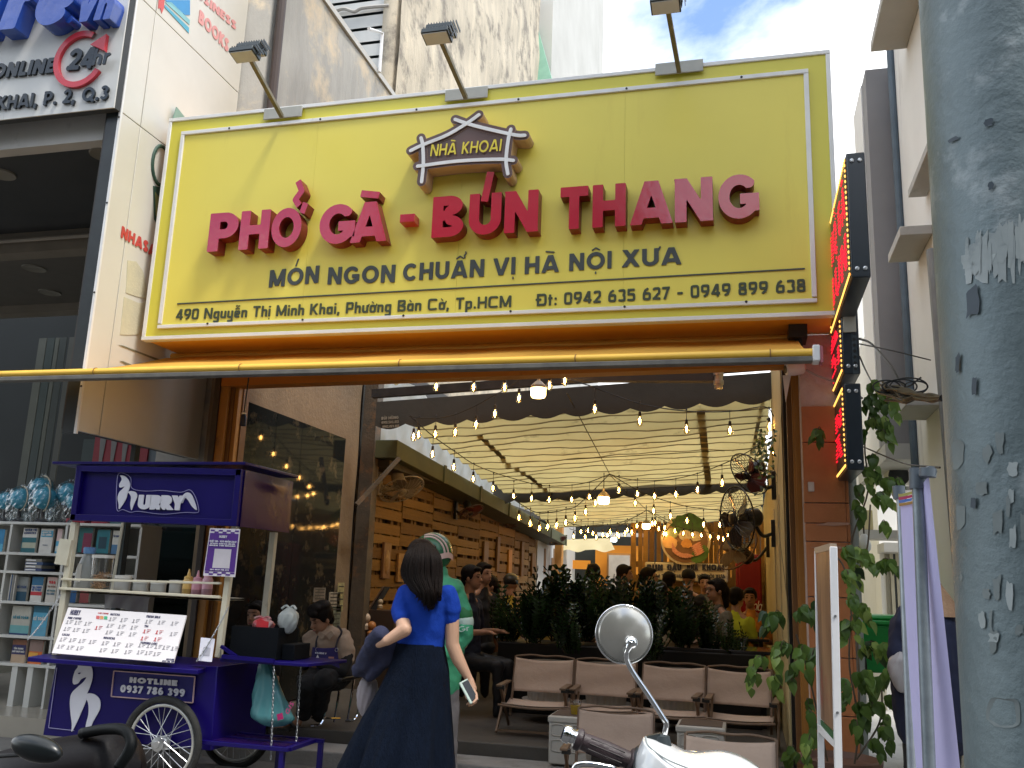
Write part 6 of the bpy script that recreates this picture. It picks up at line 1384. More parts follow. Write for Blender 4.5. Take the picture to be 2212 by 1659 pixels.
# body
a0, a1, a2, a3 = P5(120, 1432), P5(470, 1440), P5(456, 1622), P5(92, 1588)
k = MB(); k.poly([a0, a1, a2, a3], (0, 1, 0), .70); k.build('body', pur, cart, bevel=.006)
k = MB(); k.poly([P5(x, y, -.012) for x, y in ((88, 1410), (425, 1448), (462, 1425), (150, 1402))], (0, 1, 0), .02)
ct_ = MB(); q0, q1 = P5(60, 1419, -.18), P5(428, 1447, -.16); q2, q3 = P5(500, 1412, .55), P5(165, 1395, .55); zt_ = (q0.z+q1.z)/2
ct_.add([q0, q1, Vector((q2.x, q2.y, q1.z)), Vector((q3.x, q3.y, q0.z)), q0-Vector((0, 0, .03)), q1-Vector((0, 0, .03)), Vector((q2.x, q2.y, q1.z-.03)), Vector((q3.x, q3.y, q0.z-.03))], [(0, 1, 2, 3), (7, 6, 5, 4), (0, 4, 5, 1), (1, 5, 6, 2), (2, 6, 7, 3), (3, 7, 4, 0)]); ct_.build('counter_top', pur, cart, bevel=.004)
line = mat('pinstripe', (.36, .34, .58))
for s in (((123, 1432+10), (105, 1572)), ((105, 1572), (160, 1578))): k = MB(); k.bar(P5(*s[0], -.004), P5(*s[1], -.004), .004, .004); k.build('pinstripe', line, cart)
# horse emblem and wordmark
def shape(pts, z0x, z0y, sc_, nm='printed_emblem', d=-.008, m_=lavw, n=4, src=None):
    P = curve_pts([Vector((x, y, 0)) for x, y in pts], n, True); Q = [P5((z0x+p.x*sc_), (z0y+p.y*sc_), d) for p in P]
    k = MB(); k.poly(Q, (0, 1, 0), .004); return k.build(nm, m_, cart)
Z4 = (0, 1440/1.15732, .25)
shape([(650, 715), (700, 722), (755, 735), (795, 800), (798, 880), (775, 960), (750, 1020), (745, 1055), (742, 1080), (700, 1180), (655, 1280), (618, 1345), (620, 1280), (608, 1180), (603, 1080), (620, 1010), (680, 950), (720, 915), (745, 875), (700, 892), (675, 925), (640, 937), (627, 915), (632, 870), (648, 820), (672, 785), (665, 760)], *Z4)
shape([(750, 1020), (790, 1015), (835, 1035), (865, 1080), (862, 1150), (825, 1220), (800, 1265), (778, 1312), (741, 1312), (745, 1270), (762, 1200), (765, 1130), (755, 1080), (747, 1065)], *Z4)
shape([(672, 842), (688, 834), (694, 838), (684, 848)], *Z4, nm='printed_eye', d=-.014, m_=pur, n=2)
Z3 = (0, 960/1.15732, .25)
shape([(1037, 790), (1075, 795), (1110, 830), (1122, 880), (1100, 950), (1085, 1000), (1030, 1080), (1025, 1040), (1015, 985), (1030, 935), (1060, 905), (1075, 885), (1045, 895), (1030, 890), (1030, 865), (1050, 830), (1048, 810)], *Z3, d=.012)
shape([(1100, 935), (1130, 925), (1170, 935), (1185, 970), (1160, 1030), (1135, 1090), (1125, 1040), (1132, 980), (1115, 945)], *Z3, d=.012)
shape([(1560, 1000), (1590, 950), (1630, 938), (1665, 975), (1700, 1085), (1660, 1060), (1625, 1005), (1600, 985), (1575, 1030)], *Z3, d=.012)
A, B = P5(1190/4, 960/1.15732+1082/4, .012), P5(1590/4, 960/1.15732+1092/4, .012)
text_mb('URRY', A, B, (0, 0, 1), (P5(1190/4, 960/1.15732+962/4, .012)-A).z*1.04, .006, t=.3, e=2, nrm=(0, -1, 0), res=26, track=-.03).build('wordmark', lavw, cart)
# glow outline of wordmark
out_p = [(1005, 1000), (1010, 850), (1025, 775), (1080, 775), (1130, 815), (1140, 900), (1250, 925), (1400, 920), (1560, 935), (1640, 915), (1690, 980), (1718, 1090), (1690, 1112), (1590, 1110), (1400, 1125), (1200, 1100), (1130, 1108), (1060, 1085), (1015, 1095), (1000, 1000)]
k = MB(); k.tube([P5(x/4, 960/1.15732+y/4, .012) for x, y in [(p.x, p.y) for p in curve_pts([Vector((x, y, 0)) for x, y in out_p[:-1]], 5, True)]], .0022, 5, close=True); k.build('wordmark_outline', line, cart)
# hotline plate
hp = [P5(x/4, 1440/1.15732+y/4, -.012) for x, y in ((985, 820), (1685, 870), (1665, 1095), (962, 1040))]
k = MB(); k.poly([p+Vector((0, .004, 0)) for p in hp], (0, 1, 0), .006); k.build('hotline_plate', mat('plate_navy', (.012, .008, .16)), cart)
for a, b in zip(hp, hp[1:]+hp[:1]): k = MB(); k.bar(a, b, .006, .008, up=(0, 1, 0)); k.build('plate_border', mat('pink_border', (.62, .42, .42)), cart)
Zt = lambda x, y: P5(x/4, 1440/1.15732+y/4, -.014)
A, B = Zt(1120, 920), Zt(1532, 950); text_mb('HOTLINE', A, B, (0, 0, 1), (Zt(1120, 872)-A).z, .004, t=.30, nrm=(0, -1, 0), res=22).build('lettering', lavw, cart)
A, B = Zt(1040, 1003), Zt(1595, 1043); text_mb('0937 786 399', A, B, (0, 0, 1), (Zt(1040, 938)-A).z, .004, t=.24, nrm=(0, -1, 0), res=22).build('lettering', lavw, cart)
# bicycle wheels
def bike_wheel(c, r_, par=cart):
    k = MB(); k.tube([c+Vector((r_*math.cos(a), 0, r_*math.sin(a))) for a in [j*math.pi/24 for j in range(48)]], r_*.085, 10, close=True); o = k.build('wheel', mat('tyre', (.025, .025, .022), (.016, .016, .015), 14, .8, bump=.4, bs=60), par, smooth='all')
    k = MB(); k.tube([c+Vector((r_*.865*math.cos(a), 0, r_*.865*math.sin(a))) for a in [j*math.pi/24 for j in range(48)]], r_*.042, 8, close=True); k.build('rim', mat('rim_alloy', (.62, .61, .56), (.5, .5, .46), 8, .35, metal=.5), o, smooth='all')
    k = MB(); k.lathe([(.0, -.055), (.02, -.055), (.024, -.045), (.045, -.04), (.045, -.03), (.03, -.025), (.028, .025), (.045, .03), (.045, .04), (0, .045)], c, 16, axis=(0, 1, 0)); k.build('hub', steel, o, smooth=True)
    for j in range(28):
        a = 2*math.pi*j/28; off_ = (.5 if (j//2) % 2 else -.5); s_ = .03 if j % 2 else -.03
        p = c+Vector((.04*math.cos(a+off_*1.9), s_, .04*math.sin(a+off_*1.9))); q = c+Vector((r_*.85*math.cos(a), 0, r_*.85*math.sin(a))); k = MB(); k.tube([p, q], .0024, 4); k.build('spoke', steel, o)
wc = PY(348, 1606, YT-.07); bike_wheel(wc, wc.z-ZS); wc2 = PY(505, 1625, YT+.75); wc2.z = wc.z; bike_wheel(wc2, wc.z-ZS)
k = MB(); k.tube([wc, wc2], .012, 8); k.build('axle', steel, cart)
# chains holding the flap
def chain(a, b, n, par, link=.020, sg=.02):
    P = sag(a, b, sg, n)
    for i in range(n):
        c = (P[i]+P[i+1])/2; d = (P[i+1]-P[i]).normalized(); x = d.cross(Vector((0, 1, 0)) if i % 2 else Vector((1, .3, 0))).normalized(); L_ = (P[i+1]-P[i]).length*.66
        k = MB(); k.tube([c+d*(L_*math.cos(a_))+x*(L_*.38*math.sin(a_)) for a_ in [j*math.pi/5 for j in range(10)]], .0028, 4, close=True); k.build('chain_link', steel, par)
chain(P5(131, 1285, -.03), P5(60, 1382, -.12), 20, cart); chain(P5(493, 1312, -.03), P5(425, 1428, -.12), 22, cart)
# menu board leaning on the counter
mb_ = thing('menu_board', 'white drinks menu board leaning on the cart counter', 'menu', tuple(P5(260, 1410, -.1)))
D_ = -.17
mq = [P5(x/4, 1440/1.15732+y/4, D_+dd) for x, y, dd in ((590, 270, .14), (1612, 340, .14), (1497, 750, 0), (448, 665, 0))]
nrm_ = (mq[1]-mq[0]).cross(mq[3]-mq[0]).normalized(); nrm_ = nrm_ if nrm_.y < 0 else -nrm_
k = MB(); k.poly(mq, -nrm_, .01); k.build('board', mat('menu_white', (.74, .71, .72), (.70, .67, .68), 2, .35), mb_)
def mu(x, y):
    """zoomed photograph position inside the board -> point on it"""
    a = Vector((590, 270)); ex = Vector((1612-590, 340-270)); ey = Vector((448-590, 665-270)); p = Vector((x, y))-a; det = ex.x*ey.y-ex.y*ey.x
    u = (p.x*ey.y-p.y*ey.x)/det; v = (ex.x*p.y-ex.y*p.x)/det; return mq[0].lerp(mq[1], u).lerp(mq[3].lerp(mq[2], u), v)
upm = (mq[0]-mq[3]).normalized(); ink = mat('menu_ink', (.03, .03, .09)); grey_i = mat('menu_grey', (.30, .29, .31)); red_i = mat('menu_red', (.5, .05, .06))
for s, x, y, w_, h_, mm in (('HURRY', 603, 338, 88, 30, ink), ('PINK COFFEE', 585, 373, 118, 12, ink), ('MATCHA', 960, 341, 82, 12, ink), ('FRESH MILK', 1270, 360, 118, 13, ink), ('TEA', 1248, 442, 34, 12, ink), ('CACAO', 534, 517, 66, 12, ink), ('HOUJICHA', 895, 543, 98, 12, ink),
                            ('TOPPING (+5K)', 1205, 584, 140, 13, ink), ('HOTLINE', 1415, 714, 62, 9, ink), ('0937 786 399', 1380, 730, 95, 10, ink), ('SWEET COFFEE', 852, 328, 92, 8, red_i)):
    text_mb(s, mu(x, y), mu(x+w_, y+w_*.068), upm, h_*.0013, .001, t=.26, nrm=nrm_, res=10, lift=.0012).build('menu_lettering', mm, mb_)
def cup(x, y, mm=grey_i):
    k = MB(); e1 = (mu(x+10, y+.7)-mu(x, y)); e1 = e1*.9; P = mu(x, y)+nrm_*.0015; e2 = upm*.85
    k.poly([P-e1*.45, P+e1*.45, P+e1*.6+e2*.024, P-e1*.6+e2*.024], nrm_, .0008)
    k.poly([P-e1*1.2-e2*.006, P+e1*1.2-e2*.006, P+e1*1.2-e2*.001, P-e1*1.2-e2*.001], nrm_, .0008)
    for q in range(3): k.poly([P+e1*(2.2)+e2*(.026-q*.012), P+e1*(2.2+3.4-.8*q)+e2*(.026-q*.012), P+e1*(2.2+3.4-.8*q)+e2*(.0225-q*.012), P+e1*2.2+e2*(.0225-q*.012)], nrm_, .0008)
    k.build('menu_item_print', mm, mb_)
for x, y in [(580, 410), (655, 416), (742, 424), (560, 470), (640, 478), (725, 486), (525, 560), (608, 566), (690, 572), (780, 580), (505, 620), (588, 628), (670, 634), (958, 385), (1055, 392), (1158, 400), (936, 440), (1035, 448), (1140, 456), (925, 498), (1020, 506), (1125, 514), (890, 590), (988, 598), (1092, 606), (870, 648), (970, 655), (1080, 662), (1268, 405), (1375, 412), (1485, 420), (1470, 510), (1200, 605), (1270, 610), (1335, 616), (1400, 622), (1470, 630), (1185, 662), (1252, 668), (1320, 676)]: cup(x, y)
for x, y in ((1245, 488), (1350, 495), (1222, 548), (1332, 555), (835, 460)): cup(x, y, red_i)
for i, cc in enumerate(((.6, .12, .12), (.65, .30, .10), (.05, .42, .20))):
    k = MB(); q = [mu(x, y)+nrm_*.0016 for x, y in ((840+i*34, 345+i*2), (868+i*34, 347+i*2), (866+i*34, 375+i*2), (838+i*34, 373+i*2))]; k.poly(q, nrm_, .0008); k.build('menu_colour_square', mat('msq%d' % i, cc), mb_)
# hanging poster with chequered ends (code panel left blank)
po = thing('purple_poster', 'purple poster with chequered ends and white square taped to the cart post', 'poster', tuple(P5(485, 1200, -.03)))
pq_ = [P5(x/4, 960/1.15732+y/4, -.03) for x, y in ((1815, 1245), (2075, 1255), (2030, 1668), (1755, 1655))]
k = MB(); k.poly(pq_, (0, 1, 0), .004); k.build('sheet', mat('poster_white', (.76, .72, .76)), po)
def pu(u, v, l=.002): return pq_[0].lerp(pq_[1], u).lerp(pq_[3].lerp(pq_[2], u), v)+Vector((0, -l, 0))
def prect(u0, v0, u1, v1, m_, nm='print', l=.002): k = MB(); k.poly([pu(u0, v0, l), pu(u1, v0, l), pu(u1, v1, l), pu(u0, v1, l)], (0, 1, 0), .001); k.build(nm, m_, po)
pmu = mat('poster_purple', (.085, .02, .24))
prect(.03, .10, .97, .90, pmu, 'purple_field'); prect(.26, .43, .80, .83, mat('poster_square', (.62, .58, .62)), 'white_square', .003)
for i in range(7):
    for j, v in enumerate((.03, .065, .91, .945)):
        if (i+j) % 2 == 0: prect(.04+i*.133, v, .04+(i+1)*.133, v+.033, pmu, 'chequer')
text_mb('HURRY', pu(.36, .20), pu(.62, .20), (0, 0, 1), .018, .001, t=.22, nrm=(0, -1, 0), res=10, lift=.003).build('poster_lettering', lavw, po)
for i, (s, u0, u1, v, h_) in enumerate((('QUÉT QR - VÀO NHÓM ZALO', .06, .94, .29, .012), ('ĐỂ ĐƯỢC GIẢM GIÁ LÊN ĐẾN', .10, .90, .335, .009), ('NHẬN TIN NHANH', .08, .92, .375, .009), ('SĐT 0937 786 399', .2, .8, .88, .009))):
    text_mb(s, pu(u0, v), pu(u1, v), (0, 0, 1), h_, .001, t=.26, nrm=(0, -1, 0), res=9, lift=.003).build('poster_lettering', lavw, po)
# small white card on the counter
cardt = thing('counter_card', 'small white card standing at the right end of the cart counter', 'card', tuple(P5(445, 1425, -.05)))
cq = [P5(x, y, dd) for x, y, dd in ((434, 1377, -.04), (464, 1380, -.04), (457, 1430, -.09), (428, 1427, -.09))]; k = MB(); k.poly(cq, (0, 1, 0), .003); k.build('card', mat('card_white', (.66, .66, .74)), cardt)
k = MB(); e = [cq[0].lerp(cq[1], u).lerp(cq[3].lerp(cq[2], u), v)+Vector((0, -.003, 0)) for u, v in ((.3, .4), (.8, .4), (.8, .75), (.3, .75))]; k.poly(e, (0, 1, 0), .001); k.build('grey_square', mat('card_grey', (.4, .4, .46)), cardt)
# jars, jug and sauce bottles on the cart shelf
cl = thinglass('jar_plastic', (.80, .80, .78), .12, .25); cl2 = mat('frosted_plastic', (.50, .50, .47), (.42, .42, .40), 5, .4, alpha=.78)
def SB(x): return P5(x, 1274+(x-132)*.0553, .13)
def jar(x, r_, h_, lidc, fill, fc, lab, nm='jar', cat='jar', lidr=1.06, body=None):
    c = SB(x); t_ = thing(nm, lab, cat, tuple(c))
    k = MB(); k.lathe([(r_*.92, 0), (r_*.98, .01), (r_, h_*.5), (r_, h_)], c, 20); k.build('body', body or cl2, t_, smooth=True)
    if fill: k = MB(); k.lathe([(0, .004), (r_*.9, .004), (r_*.92, h_*fill), (0, h_*fill)], c, 18); k.build('contents', mat('fill_%s' % str(fc), fc, None, 20, .5), t_)
    if lidc: k = MB(); k.lathe([(r_*lidr, h_), (r_*lidr, h_+.022), (0, h_+.024)], c, 20); k.build('lid', mat('lid_%s' % str(lidc), lidc, None, 9, .4), t_, smooth=True)
    return t_, c
LW = (.66, .64, .58)
t_, c = jar(214, .072, .235, LW, 0, None, 'tall clear tub full of wooden sticks with a white lid', body=thinglass('clear_tub', (.9, .9, .88), .08, .2))
stick_m = mat('pale_stick', (.58, .36, .20), (.48, .28, .15), 9, .7); rg = random.Random(2)
for i in range(46):
    a = rg.uniform(0, 6.28); d = Vector((math.cos(a), math.sin(a), rg.uniform(-.6, .9))).normalized()*.046; p = c+Vector((rg.uniform(-.022, .022), rg.uniform(-.022, .022), rg.uniform(.03, .12))); k = MB(); k.bar(p-d, p+d, .005, .005); k.build('wooden_stick', stick_m, t_)
jar(262, .055, .10, LW, .5, (.22, .05, .04), 'short jar of dark red jam beside the stick tub'); jar(302, .052, .075, (.58, .57, .53), .9, (.24, .22, .20), 'short grey jar marked with black letters'); jar(340, .052, .075, (.58, .57, .53), .9, (.22, .20, .18), 'short grey jar with a white tag right of the marked one')
jar(378, .045, .085, LW, .85, (.40, .36, .30), 'cream lidded jar left of the sauce bottles')
for x, cc, h_, lb in ((403, (.66, .42, .12), .15, 'yellow sauce squeeze bottle on the cart shelf'), (423, (.62, .30, .36), .145, 'middle pink sauce squeeze bottle'), (445, (.66, .36, .44), .17, 'tallest pink sauce squeeze bottle nearest the poster')):
    c = SB(x); t_ = thing('squeeze_bottle', lb, 'bottle', tuple(c), 'squeeze bottles'); r_ = .036
    k = MB(); k.lathe([(r_*.95, 0), (r_, .01), (r_, h_*.72), (r_*.7, h_*.82)], c, 18); k.build('body', mat('sq_%s' % str(cc), cc, None, 6, .35), t_, smooth=True)
    k = MB(); k.lathe([(r_*.8, h_*.8), (r_*.8, h_*.9), (r_*.35, h_*.95), (.004, h_*1.25)], c, 16); k.build('nozzle', mat('sq_%s' % str(cc), ()) if False else MATS['sq_%s' % str(cc)], t_, smooth=True)
    k = MB(); k.lathe([(0, .003), (r_*1.01, .004), (r_*1.01, h_*.35), (0, h_*.35)], c, 18); k.build('sauce', mat('sauce_%s' % str(cc), tuple(v*.55 for v in cc), None, 8, .4), t_)
c = SB(178)+Vector((0, .02, 0)); jg = thing('plastic_jug', 'translucent plastic jug with a blue screw cap on the cart shelf', 'jug', tuple(c))
k = MB(); k.lathe([(.078, 0), (.082, .02), (.078, .15), (.05, .235), (.036, .25), (.036, .265)], c, 22, sy=.8); k.build('body', mat('jug_plastic', (.34, .35, .33), (.28, .29, .27), 6, .35, alpha=.82), jg, smooth=True)
k = MB(); k.lathe([(.040, .262), (.042, .30), (.036, .308), (0, .308)], c, 18); k.build('cap', mat('cap_blue', (.14, .30, .56)), jg, smooth=True)
k = MB(); k.lathe([(0, .004), (.075, .004), (.075, .07), (0, .07)], c, 18, sy=.78); k.build('liquid', mat('amber_liquid', (.36, .20, .03)), jg)
k = MB(); k.tube(curve_pts([c+Vector((.045, -.02, .24)), c+Vector((.09, -.02, .22)), c+Vector((.095, -.02, .14)), c+Vector((.078, -.02, .10))]), .011, 8); k.build('handle', MATS['jug_plastic'], jg, smooth=True)
k = MB(); k.box(c+Vector((-.03, -.068, .06)), c+Vector((.005, -.064, .19))); k.build('label', mat('jug_label', (.55, .53, .48)), jg)
tw = thing('white_cloth', 'white cloth hanging under the cart shelf', 'cloth', tuple(P5(250, 1290, .2)))
k = MB(); k.grid(lambda u, v: P5(226+u*98-v*3, 1281+u*8+v*(34-4*math.sin(u*5)), .2)+Vector((0, .012*math.sin(u*16+v*2), 0)), 24, 6); k.build('cloth', mat('cloth_white', (.50, .50, .50), (.42, .42, .43), 4, .8), tw, smooth='all', fix=False)

tb_ = thing('folding_side_table', 'purple metal side table fixed at the right end of the cart', 'table', tuple(P5(620, 1430, .1)))
q = [P5(x, y, d) for x, y, d in ((478, 1420, -.02), (665, 1436, -.02), (715, 1422, .45), (520, 1405, .45))]; z_ = (q[0].z+q[1].z)/2
for p in q: p.z = z_
q = [Vector((P5(478, 1424).x, YT-.02, z_)), Vector((P5(668, 1440).x, YT-.02, z_)), Vector((P5(668, 1440).x+.07, YT+.42, z_)), Vector((P5(478, 1424).x, YT+.42, z_))]
k = MB(); k.add(q+[p-Vector((0, 0, .02)) for p in q], [(0, 1, 2, 3), (7, 6, 5, 4), (0, 4, 5, 1), (1, 5, 6, 2), (2, 6, 7, 3), (3, 7, 4, 0)]); k.build('top', pur, tb_, bevel=.003)
k = MB(); k.bar(P5(478, 1396, 0), P5(510, 1418, 0), .02, .02); k.build('strut', pur, tb_); k = MB(); k.bar(P5(480, 1418, -.025), P5(592, 1428, -.025), .02, .025); k.build('edge_rail', pur, tb_)
chain(P5(592, 1440, -.02), P5(585, 1640, -.02), 26, tb_, sg=0); chain(P5(650, 1440, .1), P5(640, 1600, .1), 22, tb_, sg=0)
bx = thing('black_crate', 'open black plastic crate holding bagged takeaway on the purple table', 'crate', tuple(P5(570, 1420, .1)))
a = P5(490, 1358, .06); b = P5(600, 1430, .06); h_ = .21
x0_, x1_ = P5(494, 1424, .06).x, P5(596, 1424, .06).x; yb0, yb1 = YT+.06, YT+.34; z0_ = z_+.001; z1_ = P5(545, 1354, .06).z
bcm = mat('crate_black', (.003, .005, .007), (.002, .003, .005), 3, .75, spec=.15)
for lo, hi in (((x0_, yb0, z0_), (x1_, yb0+.008, z1_)), ((x0_, yb1, z0_), (x1_, yb1+.008, z1_)), ((x0_, yb0+.009, z0_), (x0_+.008, yb1-.001, z1_)), ((x1_-.008, yb0+.009, z0_), (x1_, yb1-.001, z1_)), ((x0_+.009, yb0+.009, z0_), (x1_-.009, yb1-.001, z0_+.01))):
    k = MB(); k.box(lo, hi); k.build('side', bcm, bx, bevel=.002)
k = MB(); k.box((x1_+.01, yb0+.05, z0_), (x1_+.10, yb1, z0_+.10)); o = k.build('small_black_box', bcm, None, loc=(x1_, yb0, z0_), bevel=.004); tag(o, 'small black box beside the big black crate on the purple table', 'box')
def bagshape(c, w_, h_, m_, lab, seed, nm='plastic_bag', d_=None, neck=.35, knot=True, kw=(9, 17), pear=False):
    rg = random.Random(seed); t_ = thing(nm, lab, 'bag', tuple(c)); d_ = d_ or w_*.8; ph = [rg.uniform(0, 6) for _ in range(4)]
    def f(u, v):
        a = u*2*math.pi; w2 = (math.sin(math.pi*(.08+.80*v))**.6 if v < .8 else math.sin(math.pi*.72)**.6*(1-(v-.8)/.2*(1-neck)))
        if pear: w2 = (1-v*.93)**.75*min(1, v*7+.2)**.5*(1.1 if math.cos(a) > 0 else 1)
        w2 *= 1+.09*math.sin(a*3+ph[0]+v*5)+.05*math.sin(a*kw[0]+ph[1]-v*11)+.03*math.sin(a*kw[1]+ph[2]+v*23); return Vector((c[0]+w_*w2*math.cos(a)-(.11*v if pear else 0), c[1]+d_*w2*math.sin(a), c[2]+h_*v))
    k = MB(); k.grid(f, 40, 18); k.ball(Vector(c)+Vector((0, 0, .01)), (w_*.5, d_*.5, .02)); k.build('bag', m_, t_, smooth='all', fix=False)
    if knot:
        for s in (-1, 1): k = MB(); k.tube(curve_pts([Vector(c)+Vector((0, 0, h_*.97)), Vector(c)+Vector((s*w_*.4, 0, h_*1.08)), Vector(c)+Vector((s*w_*.8, -.01, h_*.95))]), [.012, .009, .012]+[.01]*10, 6) if False else k.tube(curve_pts([Vector(c)+Vector((0, 0, h_*.97)), Vector(c)+Vector((s*w_*.4, 0, h_*1.08)), Vector(c)+Vector((s*w_*.8, -.01, h_*.95))]), .008, 6); k.build('tied_handle', m_, t_, smooth=True)
    return t_
wbag = mat('white_bag', (.56, .60, .58), (.44, .48, .46), 8, .35, transl=.2)
bagshape(P5(622, 1356, .18)-Vector((0, 0, .03)), .068, .16, wbag, 'tied white takeaway bag standing in the black crate', 3)
bagshape(P5(567, 1358, .18)-Vector((0, 0, .03)), .075, .10, mat('clear_red_bag', (.42, .36, .35), (.5, .03, .05), 14, .35), 'crumpled clear bag with a red label in the black crate', 5)
k = MB(); c = P5(567, 1348, .08); k.grid(lambda u, v: c+Vector((-.045+.09*u, -.01*math.sin(u*3.1), -.03+.055*v+.008*math.sin(u*5))), 8, 3); o = k.build('red_label', mat('red_label', (.55, .02, .03)), None, loc=c, fix=False); tag(o, 'red printed label lying on the crumpled clear bag', 'label')
cbag = P5(590, 1575, .05)
tb2 = bagshape(Vector((P5(592, 1500, .1).x, YT+.12, P5(590, 1568, .1).z)), .15, .42, mat('teal_bag', (.10, .30, .32), (.07, .23, .25), 3, .35, transl=.2), 'pale teal shopping bag hanging under the purple table', 8, d_=.09, neck=.12, knot=False, pear=True, kw=(11, 19))
k = MB(); p = P5(605, 1548, .0); k.obox(p, (.018, 0, .006), (0, .003, 0), (-.006, 0, .018)); k.build('printed_square', mat('magenta', (.4, .01, .12)), tb2)
A = P5(622, 1545, .0); B = P5(636, 1520, .0); text_mb('GIS', A, B, (-.6, 0, .5), .03, .001, t=.2, nrm=(0, -1, 0), res=10).build('lettering', mat('magenta_p', (.35, .05, .15)), tb2)
ls = thing('low_purple_bench', 'low purple metal bench on the pavement beside the cart', 'bench', tuple(P5(600, 1650, .0)))
z_ = P5(560, 1600, .1).z; xa, xb = P5(445, 1600, .1).x, P5(665, 1604, .1).x
for lo, hi in (((xa, YT-.05, z_-.025), (xb-.06, YT-.02, z_)), ((xa, YT+.32, z_-.025), (xb, YT+.35, z_)), ((xb-.09, YT-.02, z_-.025), (xb-.05, YT+.32, z_)), ((xa, YT+.15, z_-.02), (xb-.06, YT+.17, z_))):
    k = MB(); k.box(lo, hi); k.build('seat_rail', pur, ls, bevel=.002)
k = MB(); k.box((xa, YT+.02, z_-.012), (xb-.1, YT+.32, z_-.006)); k.build('seat_sheet', pur_d, ls)
for x, y in ((xb-.12, YT-.045), (xb-.03, YT+.31), (xa+.4, YT+.31)): k = MB(); k.box((x, y, ZS), (x+.03, y+.03, z_-.026)); k.build('leg', pur, ls)
glassm = thinglass('bulb_glass', (1, .88, .62), .10, .03)
fil = mat('filament', (1, .7, .3), emit=(1, .56, .19), es=60); glow = mat('bulb_core', (1, .8, .45), emit=(1, .66, .28), es=7, alpha=.55)
kb_ = MB(); kb_.lathe([(.004, .001), (.013, -.004), (.0145, -.03), (.016, -.045)], (0, 0, 0), 12); sock_me = kb_.mesh('socket', [black], smooth=True)
kb_ = MB(); kb_.lathe([(.013, -.045), (.016, -.055), (.028, -.085), (.030, -.105), (.022, -.128), (.006, -.138), (0, -.139)], (0, 0, 0), 16); bulb_me = kb_.mesh('bulb_glass', [glassm], smooth='all')
kb_ = MB(); kb_.lathe([(.0, -.062), (.007, -.07), (.009, -.09), (.007, -.105), (0, -.108)], (0, 0, 0), 10); fil_me = kb_.mesh('filament', [fil], smooth='all')
kb_ = MB(); kb_.tube([(0, 0, 0), (0, 0, .09)], .003, 5); kb_.ball((0, 0, .095), .010, 6, 4); drop_me = kb_.mesh('drop_wire', [black])
cabm = mat('cable_black', (.015, .014, .012))
def strand(pts, bulbs, lab, sc=1.0, drop=.09):
    """cable through measured points; bulbs hang below the listed ones"""
    P = [PY(*p) for p in pts]; t_ = thing('string_lights', lab, 'string lights', tuple(P[0]), 'warm string lights under the canopy')
    k = MB(); k.tube(curve_pts(P, 5), .0055, 5); k.build('cable', cabm, t_, smooth=True)
    for p in bulbs:
        q = PY(*p)-origin(t_)   # position of the bulb's middle
        b = inst('bulb', bulb_me, t_, q+Vector((0, 0, .095*sc)), scale=(sc, sc, sc))
        inst('filament', fil_me, b, (0, 0, 0)); inst('socket', sock_me, b, (0, 0, 0)); inst('drop_wire', drop_me, b, (0, 0, 0))
def mid(pts, bxs):
    """bulbs under the cable at the given x, with the measured drop"""
    o = []
    for x, y in bxs:
        for a, b in zip(pts[:-1], pts[1:]):
            if min(a[0], b[0]) <= x <= max(a[0], b[0]): t = (x-a[0])/((b[0]-a[0]) or 1); o.append((x, y, a[2]+(b[2]-a[2])*t)); break
        else: o.append((x, y, pts[-1][2]))
    return o
def st(pts, bx, lab, **k): strand(pts, mid(pts, bx), lab, **k)
st([(885, 898, 8.6), (904, 903, 8.5), (943, 903, 8.4), (984, 895, 8.3), (1028, 876, 8.2), (1070, 852, 8.1), (1085, 845, 8.1), (1130, 815, 8)], [(904, 940), (940, 939), (983, 935), (1028, 918), (1069, 895), (1121, 861)], 'strand rising across the dark scalloped edge at upper left')
st([(885, 898, 8.6), (934, 941, 9.1), (982, 975, 9.6), (1024, 1003, 10.1), (1068, 1021, 10.6), (1110, 1034, 11), (1150, 1045, 11.2), (1187, 1050, 11.3), (1235, 1048, 11.4), (1273, 1041, 11.4), (1303, 1030, 11.5), (1317, 1024, 11.5)], [(893, 945), (934, 982), (980, 1010), (1022, 1036), (1065, 1056), (1109, 1073), (1148, 1078), (1186, 1081), (1235, 1080), (1273, 1074)], 'strand running back from the front left corner to the middle hub')
st([(1210, 815, 7.8), (1270, 832, 7.9), (1285, 838, 8), (1382, 872, 8.2), (1482, 888, 8.4), (1577, 889, 8.6), (1652, 879, 8.8), (1672, 900, 8.8)], [(1285, 885), (1382, 911), (1483, 928), (1577, 931), (1662, 923)], 'strand across the front right below the scalloped edge')
st([(1317, 1024, 11.5), (1338, 1031, 11.4), (1376, 1038, 11.2), (1415, 1038, 11), (1460, 1034, 10.8), (1506, 1023, 10.4), (1558, 1004, 10), (1614, 977, 9.6), (1672, 940, 9.2)], [(1337, 1060), (1377, 1068), (1414, 1073), (1460, 1069), (1507, 1059), (1560, 1044), (1672, 980)], 'strand from the middle hub out to the right wall above the dark fan')
st([(1317, 1024, 11.5), (1286, 1055, 11.3), (1265, 1076, 11.2), (1243, 1095, 11.1), (1222, 1100, 11), (1202, 1105, 10.9), (1160, 1107, 10.8), (1130, 1092, 10.6), (1105, 1075, 10.5)], [(1286, 1088), (1265, 1107), (1242, 1121), (1222, 1130), (1202, 1136), (1183, 1139), (1165, 1142), (1145, 1132), (1121, 1119)], 'strand curving from the middle hub back to the pallet wall')
